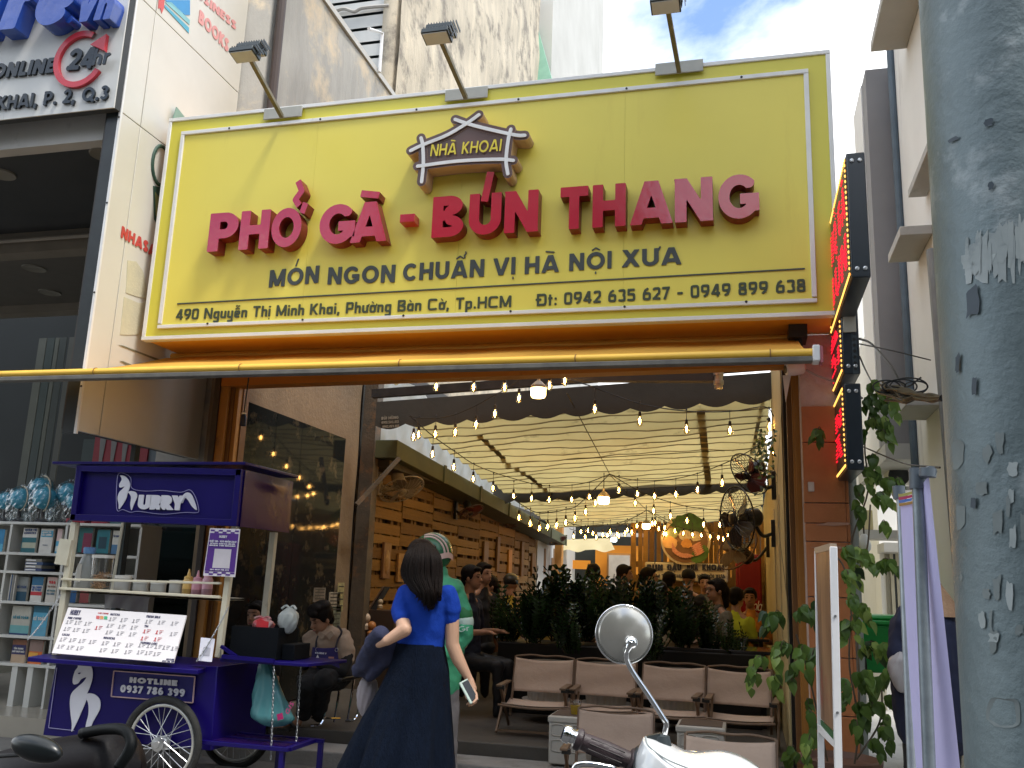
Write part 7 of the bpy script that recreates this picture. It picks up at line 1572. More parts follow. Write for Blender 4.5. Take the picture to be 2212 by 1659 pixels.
st([(1317, 1024, 11.5), (1372, 1056, 11.7), (1414, 1074, 11.9), (1448, 1085, 12), (1484, 1094, 12.1), (1520, 1099, 12.2), (1556, 1102, 12.2), (1600, 1103, 12.2), (1650, 1090, 12.2)], [(1372, 1088), (1412, 1105), (1448, 1116), (1484, 1126), (1520, 1134), (1555, 1135)], 'strand from the middle hub to the right past the standing fan cage')
st([(1397, 1102, 15), (1375, 1115, 15), (1350, 1125, 14.9), (1333, 1131, 14.9), (1310, 1134, 14.8), (1288, 1137, 14.8), (1262, 1137, 14.7), (1238, 1132, 14.6), (1222, 1124, 14.6)], [(1376, 1137), (1355, 1146), (1333, 1155), (1312, 1158), (1288, 1162), (1264, 1161), (1239, 1160), (1270, 1147)], 'far strand swinging left of the far hub')
st([(1397, 1102, 15), (1422, 1118, 15.2), (1450, 1132, 15.3), (1476, 1141, 15.4), (1500, 1146, 15.4), (1530, 1150, 15.4), (1560, 1152, 15.3), (1590, 1152, 15.2), (1640, 1140, 15)], [(1423, 1143), (1436, 1141), (1439, 1154), (1458, 1148), (1476, 1153), (1496, 1156), (1515, 1158), (1534, 1160), (1552, 1162), (1573, 1158)], 'far strand passing in front of the round food sign')
st([(1397, 1102, 15), (1440, 1122, 16), (1480, 1140, 16.4), (1530, 1150, 16.6), (1580, 1150, 16.6), (1630, 1138, 16.4)], [(1409, 1132), (1415, 1131), (1434, 1154), (1473, 1168), (1498, 1170), (1519, 1171), (1539, 1169), (1562, 1166), (1582, 1160)], 'farthest right strand over the lettered board', sc=1.15)
st([(1397, 1102, 15), (1365, 1120, 16), (1340, 1135, 16.4), (1300, 1147, 16.6), (1260, 1150, 16.6), (1230, 1142, 16.4)], [(1365, 1151), (1350, 1153), (1337, 1159), (1318, 1150), (1302, 1156), (1281, 1153), (1255, 1150)], 'farthest left strand near the cream awning', sc=1.15)
st([(800, 815, 7.6), (856, 808, 7.6), (900, 812, 7.6), (960, 815, 7.6), (1030, 820, 7.7), (1100, 812, 7.7), (1180, 812, 7.7), (1225, 806, 7.8), (1285, 808, 7.8)], [(856, 822), (942, 836), (1023, 838), (1090, 838), (1187, 834), (1220, 824)], 'strand hanging just behind the orange lintel')
# warm globe lamps at the hubs
def lamp(x, y, Y, r_px, lab, col, es, cord=.2):
    c = PY(x, y, Y); r_ = r_px*Y*1.02/1960; t_ = thing('hanging_lamp', lab, 'lamp', tuple(c), 'hanging cylinder lamps')
    k = MB(); k.lathe([(0, -r_*1.0), (r_*.8, -r_*.98), (r_, -r_*.7), (r_, r_*.25)], c, 20); k.build('diffuser', mat('lampglow%d' % int(es*10), (.9, .8, .6), emit=col, es=es), t_, smooth=True)
    k = MB(); k.lathe([(r_*1.01, r_*.25), (r_*1.01, r_*.6), (r_*.5, r_*1.1), (r_*.22, r_*1.3), (r_*.2, r_*1.8), (0, r_*1.85)], c, 20); k.build('cap', mat('lamp_cap', (.5, .45, .35)), t_, smooth=True)
    k = MB(); k.tube([c+Vector((0, 0, r_*1.8)), c+Vector((0, 0, r_*1.8+cord))], .006, 5); k.build('cord', cabm, t_)
lamp(1163, 843, 7.6, 17, 'largest warm cylinder lamp under the lintel', (1, .70, .25), 5, .15)
lamp(1304, 1077, 11.5, 12, 'warm cylinder lamp at the middle hub', (1, .72, .3), 7)
lamp(1396, 1134, 15, 8.5, 'warm cylinder lamp at the far hub', (1, .74, .32), 7)
lamp(1326, 1164, 18.5, 6, 'small cool white lamp left of the food sign', (.85, .95, 1), 9)

def fan(c, ndir, r_, base, cage, blade, body, lab, grp='wall fans', nr=5, ns_=26):
    c = Vector(c); n = Vector(ndir).normalized(); x = n.orthogonal().normalized(); y = n.cross(x); t_ = thing('wall_fan', lab, 'fan', tuple(c), grp)
    def circ(rad, off, m=28): return [c+n*off+(x*math.cos(a)+y*math.sin(a))*rad for a in [2*math.pi*j/m for j in range(m)]]
    k = MB(); k.tube(circ(r_, 0), r_*.028, 6, close=True); k.tube(circ(r_*.25, r_*.20), r_*.02, 5, close=True); k.tube(circ(r_*.30, -r_*.2), r_*.02, 5, close=True)
    k.build('cage_ring', cage, t_, smooth='all')
    k = MB()
    for j in range(ns_):
        a = 2*math.pi*j/ns_; d = x*math.cos(a)+y*math.sin(a); d2 = x*math.cos(a+.25)+y*math.sin(a+.25)
        k.tube([c+d*r_*.22+n*r_*.20, c+d2*r_*.7+n*r_*.17, c+d2*r_], .0022, 4); k.tube([c+d*r_*.28-n*r_*.2, c+d*r_*.72-n*r_*.17, c+d*r_], .0022, 4)
    o = k.build('cage_wires', cage, t_); o['kind'] = 'stuff'
    for j in range(nr):
        a = 2*math.pi*j/nr; k = MB(); d = x*math.cos(a)+y*math.sin(a); e = -x*math.sin(a)+y*math.cos(a)
        q = [c+d*r_*.12-e*r_*.05, c+d*r_*.55-e*r_*.22+n*.03, c+d*r_*.88-e*r_*.1+n*.02, c+d*r_*.86+e*r_*.28-n*.02, c+d*r_*.5+e*r_*.25-n*.03, c+d*r_*.12+e*r_*.06]; k.poly(q, n, .004); k.build('blade', blade, t_)
    k = MB(); k.lathe([(r_*.24, -r_*.2), (r_*.3, -r_*.25), (r_*.28, -r_*.75), (r_*.18, -r_*.85), (0, -r_*.87)], c, 20, axis=n); k.build('motor', body, t_, smooth=True)
    k = MB(); k.lathe([(0, r_*.24), (r_*.16, r_*.22), (r_*.18, r_*.1), (0, r_*.05)], c, 16, axis=n); k.build('nose_cap', body, t_, smooth=True)
    b = Vector(base); k = MB(); k.tube(curve_pts([c-n*r_*.55, (c-n*r_*.55).lerp(b, .45)+Vector((0, 0, -.10)), b]), .018, 8); k.build('arm', body, t_, smooth=True)
    k = MB(); k.obox(b, (.02, 0, 0), (0, .05, 0), (0, 0, .13)); k.build('wall_plate', body, t_, bevel=.006)
wfm = mat('fan_white', (.42, .38, .30), (.36, .32, .25), 5, .4); bfm = mat('fan_black', (.014, .014, .015), rough=.35); bld = mat('blade_maroon', (.16, .03, .025), rough=.3); bw = mat('blade_grey', (.22, .19, .15), rough=.35)
fan(PY(868, 1057, 10.1), (.45, -.25, -.85), .27, PX(820, 1045, XL+.03), wfm, bw, wfm, 'white wall fan nearest the rusty column on the pallet wall')
fan(PY(1015, 1106, 12.6), (.45, -.15, -.9), .21, PX(985, 1103, XL+.03), mat('cage_brown', (.10, .05, .035)), bld, bfm, 'dark wall fan tipped down in the middle of the pallet wall')
fan(PY(1115, 1128, 15.8), (.45, -.15, -.9), .21, PX(1095, 1120, XL+.03), MATS['cage_brown'], bld, bfm, 'dark wall fan deeper on the pallet wall')
fan(PY(1205, 1168, 19), (.45, -.15, -.9), .2, PX(1198, 1160, XL+.03), MATS['cage_brown'], bld, bfm, 'far small fan at the end of the pallet wall')
fan(PY(1618, 1024, 8.4), (-.62, -.5, -.55), .21, (XR-.02, 8.75, PY(1690, 1045, 8.6).z), bfm, bld, bfm, 'uppermost dark fan with maroon blades on the right wall')
fan(PY(1592, 1120, 8.9), (-.82, -.5, -.1), .30, (XR-.02, 9.3, PY(1680, 1150, 9.1).z), mat('cage_dark_chrome', (.06, .055, .05), rough=.25, metal=.7), mat('blade_smoke', (.05, .04, .035), rough=.2), bfm, 'large dark fan cage hanging over the red fridge')
fan(PY(1592, 1185, 11.6), (-.6, -.6, .5), .30, (XR-.02, 11.9, PY(1655, 1180, 11.8).z), MATS['cage_brown'], mat('blade_brown', (.10, .06, .03), rough=.3), bfm, 'brown fan below the large cage near the red fridge')
# trailing dried vine on the right wall top
dv = thing('dry_creeper', 'dry hanging creeper with small leaves at the top of the right inner wall', 'plant', tuple(PY(1660, 1000, 8.2)))
rg = random.Random(14); sm = [leaf_mesh(.035, .014, leafm[3]), leaf_mesh(.04, .018, leafm[0])]
for i in range(14):
    x = 1648+rg.uniform(-8, 22); y = 925+rg.uniform(0, 60); Y = 8.2+rg.uniform(-.3, .8); n = rg.randint(3, 6); pts = [PY(x+rg.uniform(-14, 10)*j*.5, y+j*rg.uniform(14, 26), Y) for j in range(n)]
    k = MB(); C_ = curve_pts(pts, 4); k.tube(C_, .003, 4); k.build('twig', mat('dry_twig', (.20, .19, .13)), dv)
    for q in C_[::2]: leaf_at(dv, q, (rg.uniform(-1, 1), rg.uniform(-.5, .2), rg.uniform(-1, .4)), rg.choice(sm), rg.uniform(.7, 1.3), rg)

cvs = mat('canvas_beige', (.56, .43, .34), (.49, .37, .29), 2.5, .85, bump=.25, bs=14, stain=(.40, .27, .21), ss=2.2, sthr=.62); wood = mat('chair_wood', (.19, .12, .07), (.14, .085, .05), 7, .55, stretch=(1, 1, .3)); blk2 = mat('chair_bracket', (.015, .014, .013), rough=.4)
def sling(k, fn, nu=14, nv=8): k.grid(fn, nu, nv)
chair = thing('folding_chair', 'x', 'chair', (0, 0, 0), 'low beige canvas folding chairs')
hw = .265; zt_, zb_ = .63, .345                               # back sheet seen from the street; chair faces the camera
for s in (-1, 1):
    k = MB(); k.bar((s*(hw-.0), .26, .655), (s*(hw-.0), .06, .13), .02, .028, up=(0, 1, 0)); k.build('back_post', wood, chair, bevel=.003)
    k = MB(); k.bar((s*(hw+.045), -.16, .40), (s*(hw+.045), .24, .02), .02, .028, up=(0, 1, 0)); k.build('rear_leg', wood, chair, bevel=.003)
    k = MB(); k.bar((s*(hw+.06), .20, .42), (s*(hw+.06), -.22, .02), .02, .028, up=(0, 1, 0)); k.build('front_leg', wood, chair, bevel=.003)
    k = MB(); k.obox((s*(hw+.05), -.0, .425), (.026, 0, 0), (0, .22, 0), (0, 0, .009)); k.build('armrest', wood, chair, bevel=.004)
    k = MB(); k.obox((s*(hw+.035), -.19, .41), (.03, 0, 0), (0, .02, 0), (0, 0, .018)); k.build('bracket', blk2, chair, bevel=.003)
k = MB(); k.tube(curve_pts([(-hw, .27, .655), (-.13, .275, .672), (0, .275, .665), (.13, .275, .672), (hw, .27, .655)]), .009, 8); k.build('top_rail', wood, chair, smooth=True)
k = MB(); k.tube(curve_pts([(-hw-.05, -.23, .26), (-.1, -.235, .245), (.1, -.235, .245), (hw+.05, -.23, .26)]), .011, 8); k.build('front_rail', wood, chair, smooth=True)
k = MB(); k.bar((-hw-.06, -.2, .035), (hw+.06, -.2, .035), .018, .02); k.build('foot_rail', wood, chair)
k = MB(); k.grid(lambda u, v: Vector((-hw+.004+(2*hw-.008)*u, .235-.10*v+.018*math.sin(u*math.pi)+.004*math.sin(v*9+u*3), .645-.30*v-.012*math.sin(u*math.pi)*(1-v)*2)), 18, 12); o = k.build('back_sheet', cvs, chair, smooth='all', fix=False); sd_ = o.modifiers.new('thickness', 'SOLIDIFY'); sd_.thickness = .006
k = MB(); k.grid(lambda u, v: Vector((-hw-.02+(2*hw+.04)*u, .13-.35*v, .275-.03*math.sin(v*math.pi)-.015*math.sin(u*math.pi)+.0*v)), 12, 10); o = k.build('seat_sheet', cvs, chair, smooth='all', fix=False); sd_ = o.modifiers.new('thickness', 'SOLIDIFY'); sd_.thickness = .006
cl_ = ['back row folding chair nearest the woman, with white tub behind', 'back row folding chair second from the left, behind the mirror', 'back row folding chair third from the left, right of the mirror stem', 'back row folding chair at the right by the vine leaves', 'front row folding chair left, behind the scooter handle grip', 'front row folding chair right, beside the vine stems']
pos = []
for xa, xb, y in ((1122, 1240, 1425), (1253, 1372, 1430), (1392, 1518, 1440), (1533, 1650, 1455)):
    pos.append((PY((xa+xb)/2, y, 7.75), 7.5))
for i, (p, Y) in enumerate(pos):
    if i == 0: chair.location = (p.x, Y, ZF); chair['label'] = cl_[0]; chair.rotation_euler = (0, 0, R(3))
    else: clone(chair, (p.x, Y+random.uniform(-.03, .03), ZF), R((3, 2, -2, -5)[i]), cl_[i])
for i, (x, y, Y) in enumerate(((1337, 1525, 6.10), (1573, 1580, 5.30))):
    p = PY(x, y, Y+.25); z_ = ZS
    clone(chair, (p.x, Y, z_), R((4, -3)[i]), cl_[4+i])
for o in bpy.data.objects:
    if o.get('category') == 'chair' and o.name.startswith('folding_chair'): o.scale = (.93, .93, .86)
rib = mat('ribbed_white', (.56, .54, .50), (.48, .46, .43), 5, .4)
def planter(c, r_, h_, lab):
    t_ = thing('ribbed_planter', lab, 'planter', tuple(c), 'white ribbed planters on trays'); k = MB(); n = 72; vs = []
    for z, f in ((0, .84), (h_*.9, .97), (h_*.905, 1.02), (h_, 1.03)):
        for j in range(n): a = 2*math.pi*j/n; q = r_*f*(1+(.022*(1 if (j//2) % 2 else -1) if f < 1 else 0)); vs.append((c[0]+q*math.cos(a), c[1]+q*math.sin(a), c[2]+.06+z))
    k.add(vs, [(i*n+j, i*n+(j+1) % n, (i+1)*n+(j+1) % n, (i+1)*n+j) for i in range(3) for j in range(n)]); k.build('tub', rib, t_, fix=False)
    k = MB(); k.lathe([(0, .02), (r_*1.0, .02), (r_*1.12, .06), (r_*1.10, .065), (r_*.9, .035)], c, 30); k.build('tray', rib, t_, smooth=True)
    k = MB(); k.lathe([(0, h_*.85), (r_*.95, h_*.85)], (c[0], c[1], c[2]+.06), 24); k.build('soil', mat('soil', (.03, .02, .015)), t_)
zzm = [mat('zz%d' % i, c, None, 8, .25, spec=.6, transl=.12) for i, c in enumerate(((.014, .036, .009), (.026, .062, .014), (.008, .02, .006)))]
def frond_mesh(L_, seed, mm):
    rg = random.Random(seed); k = MB(); bend = rg.uniform(.2, .6); pts = [Vector((0, bend*L_*(i/12)**2, L_*(i/12)*(1-.25*bend*(i/12)))) for i in range(13)]
    k.tube(pts, [.010-.0006*i for i in range(13)], 5)
    for i in range(2, 13):
        for s in (-1, 1):
            p = pts[i]; d = Vector((s*.9, .15+bend*.5, .35+rg.uniform(-.2, .3))).normalized(); l_ = rg.uniform(.085, .125)*(1.15-.4*abs(i/12-.5)); w_ = l_*.34; tp = (pts[min(12, i+1)]-pts[i-1]).normalized(); e = tp*w_
            a, b, c_, t__ = p, p+d*l_*.45+e, p+d*l_, p+d*l_*.45-e; up_ = d.cross(tp)*.012*s; k.add([a, b, c_, t__, p+d*l_*.5-up_], [(0, 1, 4), (1, 2, 4), (2, 3, 4), (3, 0, 4)])
    return k.mesh('frond', [mm], smooth=False, fix=False)
fronds = [frond_mesh(.62+.08*(i % 4), i, zzm[i % 3]) for i in range(8)]
def zz(c, n, lab, spread=.5, sc=1, seed=0):
    rg = random.Random(seed); t_ = thing('zz_plant', lab, 'plant', tuple(c), 'potted foliage plants behind the chairs')
    for i in range(n):
        a = rg.uniform(0, 6.28); r_ = rg.uniform(0, .09); inst('frond', fronds[rg.randrange(8)], t_, (r_*math.cos(a), r_*math.sin(a), 0), (R(rg.uniform(-4, 34*spread*2)), 0, a+R(rg.uniform(-25, 25))), (sc*rg.uniform(.8, 1.2),)*3)
names = ['leftmost potted foliage plant beside the rider', 'foliage plant behind the first folding chair', 'foliage plant left of the round mirror', 'tall foliage plant just above the mirror rim', 'foliage plant behind the mirror glass', 'foliage plant right of the mirror', 'foliage plant in front of the woman with glasses', 'dark foliage plant under the seated woman in grey', 'foliage clump behind the second folding chair', 'foliage clump behind the third folding chair', 'low foliage clump by the right hand diner', 'foliage plant rising before the man in the cream shirt', 'leafy plant far left between the diners']
for i, (x, y, Y, sc, n) in enumerate(((1095, 1352, 8.7, .85, 16), (1150, 1348, 8.6, 1.0, 18), (1205, 1345, 8.8, 1.15, 20), (1262, 1345, 8.8, 1.1, 20), (1330, 1345, 8.7, 1.0, 18), (1405, 1350, 8.7, 1.1, 20), (1470, 1360, 8.7, .95, 18), (1530, 1375, 8.8, .75, 14), (1230, 1372, 8.3, .75, 14), (1410, 1385, 8.3, .7, 14), (1590, 1395, 8.7, .6, 10), (1295, 1335, 9.3, 1.0, 16), (1180, 1330, 9.4, .9, 14))):
    zz(PY(x, y+40, Y), int(n*1.5), names[i], .95, sc*.62, i+3)
for i, (x, y) in enumerate(((1184, 1428), (1310, 1434), (1462, 1446))):
    p = PY(x, y, 8.2); planter((p.x, 8.2, ZF+.12), .20, p.z-ZF-.12-.06, ('white ribbed planter behind the first folding chair', 'white ribbed planter behind the second folding chair', 'white ribbed planter behind the third folding chair')[i])
# foliage tubs and dark mass below plants
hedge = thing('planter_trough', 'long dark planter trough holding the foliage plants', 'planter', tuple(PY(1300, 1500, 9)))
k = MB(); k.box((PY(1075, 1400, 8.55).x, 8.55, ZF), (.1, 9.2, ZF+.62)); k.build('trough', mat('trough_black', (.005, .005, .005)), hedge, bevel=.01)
# stools, side boxes, drink
for i, (x, y, w_, Y) in enumerate(((1262, 1562, .28, 6.95), (1500, 1600, .32, 6.95))):
    a = PY((1186, 1462)[i], (1545, 1566)[i], 6.72); zt_ = a.z; t_ = thing('white_crate_table', ('white moulded plastic crate table holding the yellow drink', 'white moulded plastic crate table between the front chairs')[i], 'table', (a.x, 6.75, .245))
    k = MB(); k.box((a.x, 6.72, ZF-.06 if i else .26), (a.x+w_, 7.05, zt_)); k.build('crate', mat('crate_white', (.56, .54, .48), (.48, .46, .41), 4, .45), t_, bevel=.012)
    k = MB(); k.box((a.x-.008, 6.71, zt_-.045), (a.x+w_+.008, 7.06, zt_-.004)); k.build('rim', MATS['crate_white'], t_, bevel=.008)
    k = MB(); k.box((a.x+.015, 6.735, zt_-.0035), (a.x+w_-.015, 7.04, zt_+.004)); k.build('brown_top', mat('brown_top', (.10, .065, .05)), t_)
    for r_ in range(2):
        for c_ in range(2):
            x0_ = a.x+.03+c_*(w_/2-.01); z0_ = zt_-.13-r_*.105; k = MB(); k.tube(curve_pts([(x0_, 6.717, z0_), (x0_+w_/2-.07, 6.717, z0_), (x0_+w_/2-.05, 6.717, z0_+.035), (x0_+w_/2-.07, 6.717, z0_+.07), (x0_, 6.717, z0_+.07), (x0_-.012, 6.717, z0_+.035)], 4, True), .005, 5, close=True); k.build('moulded_ring', MATS['crate_white'], t_, smooth='all')
c = PY(1243, 1553, 6.85); dk = thing('drink_cup', 'clear plastic cup of yellow iced drink on the white crate', 'cup', tuple(c)); 
k = MB(); k.lathe([(.030, 0), (.034, .005), (.044, .125), (.047, .13)], c, 22); k.build('cup', thinglass('cup_clear', (.97, .97, .95), .08, .05), dk, smooth=True)
k = MB(); k.lathe([(0, .004), (.029, .004), (.040, .095), (0, .096)], c, 18); k.build('drink', mat('yellow_drink', (.62, .42, .02), (.5, .32, .02), 30, .2), dk, smooth=True)
for i in range(4): k = MB(); k.obox(c+Vector((random.uniform(-.015, .015), random.uniform(-.015, .015), .09+.006*i)), (.012, .003, 0), (-.003, .012, 0), (0, 0, .011)); k.build('ice_cube', thinglass('ice', (.95, .95, .9), .2, .1), dk)
pb = PY(1075, 1468, 8.2); tbn = thing('wicker_bin', 'small grey green waste bin on the restaurant floor', 'bin', tuple(PZ(1078, 1468, ZF)))
p = PZ(1078, 1466, ZF); k = MB(); k.lathe([(.085, 0), (.115, .27), (.122, .27), (.122, .285), (.108, .285), (.105, .1)], p, 22); k.build('bin', mat('bin_greygreen', (.16, .17, .13), (.12, .13, .10), 12, .6, bump=.3, bs=60), tbn, smooth=True)
# long dark tables on the right inside
for i, (z_, y0_, y1_) in enumerate(((ZF+.62, 8.6, 9.3), (ZF+.66, 10.0, 10.5), (ZF+.68, 11.2, 11.7), (ZF+.70, 12.6, 13.1))):
    t_ = thing('dark_table', ('nearest dark dining table at the right inner wall', 'second dark dining table from the chairs', 'third dark dining table from the chairs', 'farthest dark dining table near the fridge')[i], 'table', (-.5, y0_, ZF)); k = MB(); k.box((-1.0, y0_, z_), (.2, y1_, z_+.03)); k.build('table_top', mat('table_dark', (.02, .016, .014), rough=.12), t_, bevel=.004)
    for x in (-.9, .1): k = MB(); k.box((x, y0_+.05, ZF), (x+.04, y1_-.05, z_-.001)); k.build('leg', black, t_)
# left interior: display with pale ornaments and slanted mirror
od = thing('counter_shelf', 'dark wooden counter with ornaments beside the rusty column', 'shelf', tuple(PY(800, 1400, 9.6)))
rectm('counter', mat('dark_brown_wood', (.05, .028, .016)), od, 775, 1320, 852, 1620, 9.65, .35)
mr = thing('leaning_mirror', 'narrow mirror leaning on the pallet wall above the counter', 'mirror', tuple(PY(812, 1290, 9.6)))
k = MB(); q = [PY(x, y, 9.7) for x, y in ((829, 1267), (842, 1268), (812, 1318), (798, 1316))]; k.poly(q, (0, 1, 0), .02); k.build('glass', mat('mirror_dark', (.12, .12, .12), rough=.08, metal=.6), mr); k = MB(); k.bar(q[0], q[3], .015, .03, up=(0, 1, 0)); k.build('edge', wood, mr)
for i, (x, y, s, cc, lb) in enumerate(((790, 1335, .055, (.50, .40, .30), 'round pale doll ornament on the counter'), (822, 1300, .03, (.45, .35, .22), 'small upright figure ornament by the mirror'), (803, 1352, .05, (.45, .18, .05), 'amber beaded ornament under the doll'))):
    c = PY(x, y, 9.55); t_ = thing('ornament', lb, 'ornament', tuple(c)); k = MB(); k.ball(c, (s, s*.8, s), 14, 10); k.build('head', mat('orn%d' % i, cc, None, 20, .5), t_, smooth=True); k = MB(); k.lathe([(s*.9, -s*2.2), (s*1.0, -s*1.4), (s*.4, -s*.8)], c, 14); k.build('body', MATS['orn%d' % i], t_, smooth=True)
WT = bpy.data.textures.new('cloth_folds', 'CLOUDS'); WT.noise_scale = .075; WT.noise_depth = 1
CLOTH = ('shirt', 'polo_shirt', 'blue_top', 'jacket', 'cloth', 'dotted_top', 'trousers', 'black_trousers', 'dark_trousers', 'lower_sleeve')
def fuse(k, voxel, name, m_, par, smooth_it=3):
    """merge overlapping limbs into one continuous skin"""
    me = k.mesh(name, m_, origin(par), fix=True); o = bpy.data.objects.new(name, me); C.objects.link(o)
    md = o.modifiers.new('remesh', 'REMESH'); md.mode = 'VOXEL'; md.voxel_size = voxel; md.use_smooth_shade = True
    s = o.modifiers.new('smooth', 'SMOOTH'); s.factor = .5; s.iterations = smooth_it
    if name in CLOTH:
        dp = o.modifiers.new('folds', 'DISPLACE'); dp.texture = WT; dp.strength = .012 if name == 'blue_top' else .026; dp.mid_level = .5; s2 = o.modifiers.new('soft', 'SMOOTH'); s2.iterations = 1
    dg = bpy.context.evaluated_depsgraph_get(); me2 = bpy.data.meshes.new_from_object(o.evaluated_get(dg)); bpy.data.objects.remove(o)
    o = bpy.data.objects.new(name, me2); C.objects.link(o); o.parent = par
    if not me2.materials: me2.materials.append(m_)
    return o
def skin(n, c): return mat('skin_'+n, c, tuple(v*.9 for v in c), 9, .5, spec=.35)
sk1 = skin('fair', (.56, .34, .23)); sk2 = skin('tan', (.36, .19, .115)); sk3 = skin('dim', (.40, .23, .15))
hairm = mat('hair_black', (.005, .004, .0035), (.009, .006, .005), 30, .55, spec=.12, stretch=(6, 6, .4), bump=.3, bs=60); hairb = mat('hair_brown', (.010, .005, .0035), (.005, .003, .002), 22, .55, spec=.14, stretch=(6, 6, .3), bump=.4, bs=50)
def head(k, c, f, s=1.0, jaw=True):
    """head solid: c centre, f facing unit vector"""
    f = Vector(f).normalized(); z = Vector((0, 0, 1)); z = (z-f*z.dot(f)).normalized(); x = f.cross(z); M_ = Matrix((x, f, z)).transposed()
    def P(a, b, d): return c+(x*a+f*b+z*d)*s
    k.ball(P(0, -.012, .025), (.074*s, .092*s, .088*s), 18, 12, M_); k.ball(P(0, .022, -.035), (.056*s, .062*s, .075*s), 16, 10, M_); k.ball(P(0, .055, -.085), (.026*s, .024*s, .02*s), 10, 8, M_)
    k.cap(P(0, .078, .015), .008*s, P(0, .098, -.025), .013*s, 8)
    k.ball(P(0, .078, -.058), (.022*s, .012*s, .008*s), 10, 6, M_)
    for q in (-1, 1): k.ball(P(q*.074, -.005, -.01), (.010*s, .018*s, .030*s), 8, 6, M_); k.ball(P(q*.03, .07, .022), (.018*s, .012*s, .008*s), 8, 6, M_)
    return P, M_
def face_bits(par, P, M_, s=1.0, glasses=False, down=False, brow=hairm, lips=(.30, .10, .08)):
    for q in (-1, 1):
        k = MB(); k.ball(P(q*.029, .078, .006 if not down else .002), (.014*s, .006*s, (.0055 if not down else .0025)*s), 10, 6, M_); k.build('eye', mat('eye_dark', (.03, .02, .018), rough=.2), par, smooth=True)
        k = MB(); k.cap(P(q*.014, .086, .030), .0035*s, P(q*.046, .074, .032), .0028*s, 6); k.build('eyebrow', brow, par)
        if glasses: k = MB(); k.tube([P(q*.032+.026*math.cos(a), .088, .005+.02*math.sin(a)) for a in [j*math.pi/8 for j in range(16)]], .002*s, 4, close=True); k.build('spectacle_rim', black, par)
    k = MB(); k.ball(P(0, .088, -.058), (.021*s, .005*s, .006*s), 10, 6, M_); k.build('lips', mat('lips', lips), par, smooth=True)
def hair_cap(k, P, M_, s=1.0, long_=0, bun=False, tail=False):
    k.ball(P(0, -.022, .040), (.083*s, .094*s, .086*s), 18, 12, M_)
    for q in (-1, 1): k.ball(P(q*.056, -.02, .02), (.028*s, .062*s, .05*s), 10, 8, M_)
    k.ball(P(0, .055, .080), (.055*s, .034*s, .024*s), 12, 8, M_)
    k.ball(P(0, -.07, -.02), (.060*s, .04*s, .06*s), 12, 8, M_)
    if long_: k.cap(P(0, -.07, 0), .07*s, P(0, -.085, -long_), .05*s, 12); 
    if bun: k.ball(P(0, -.10, .07), .035*s, 10, 8)
    if tail: k.cap(P(0, -.09, .05), .03*s, P(0, -.15, -.13), .018*s, 10)
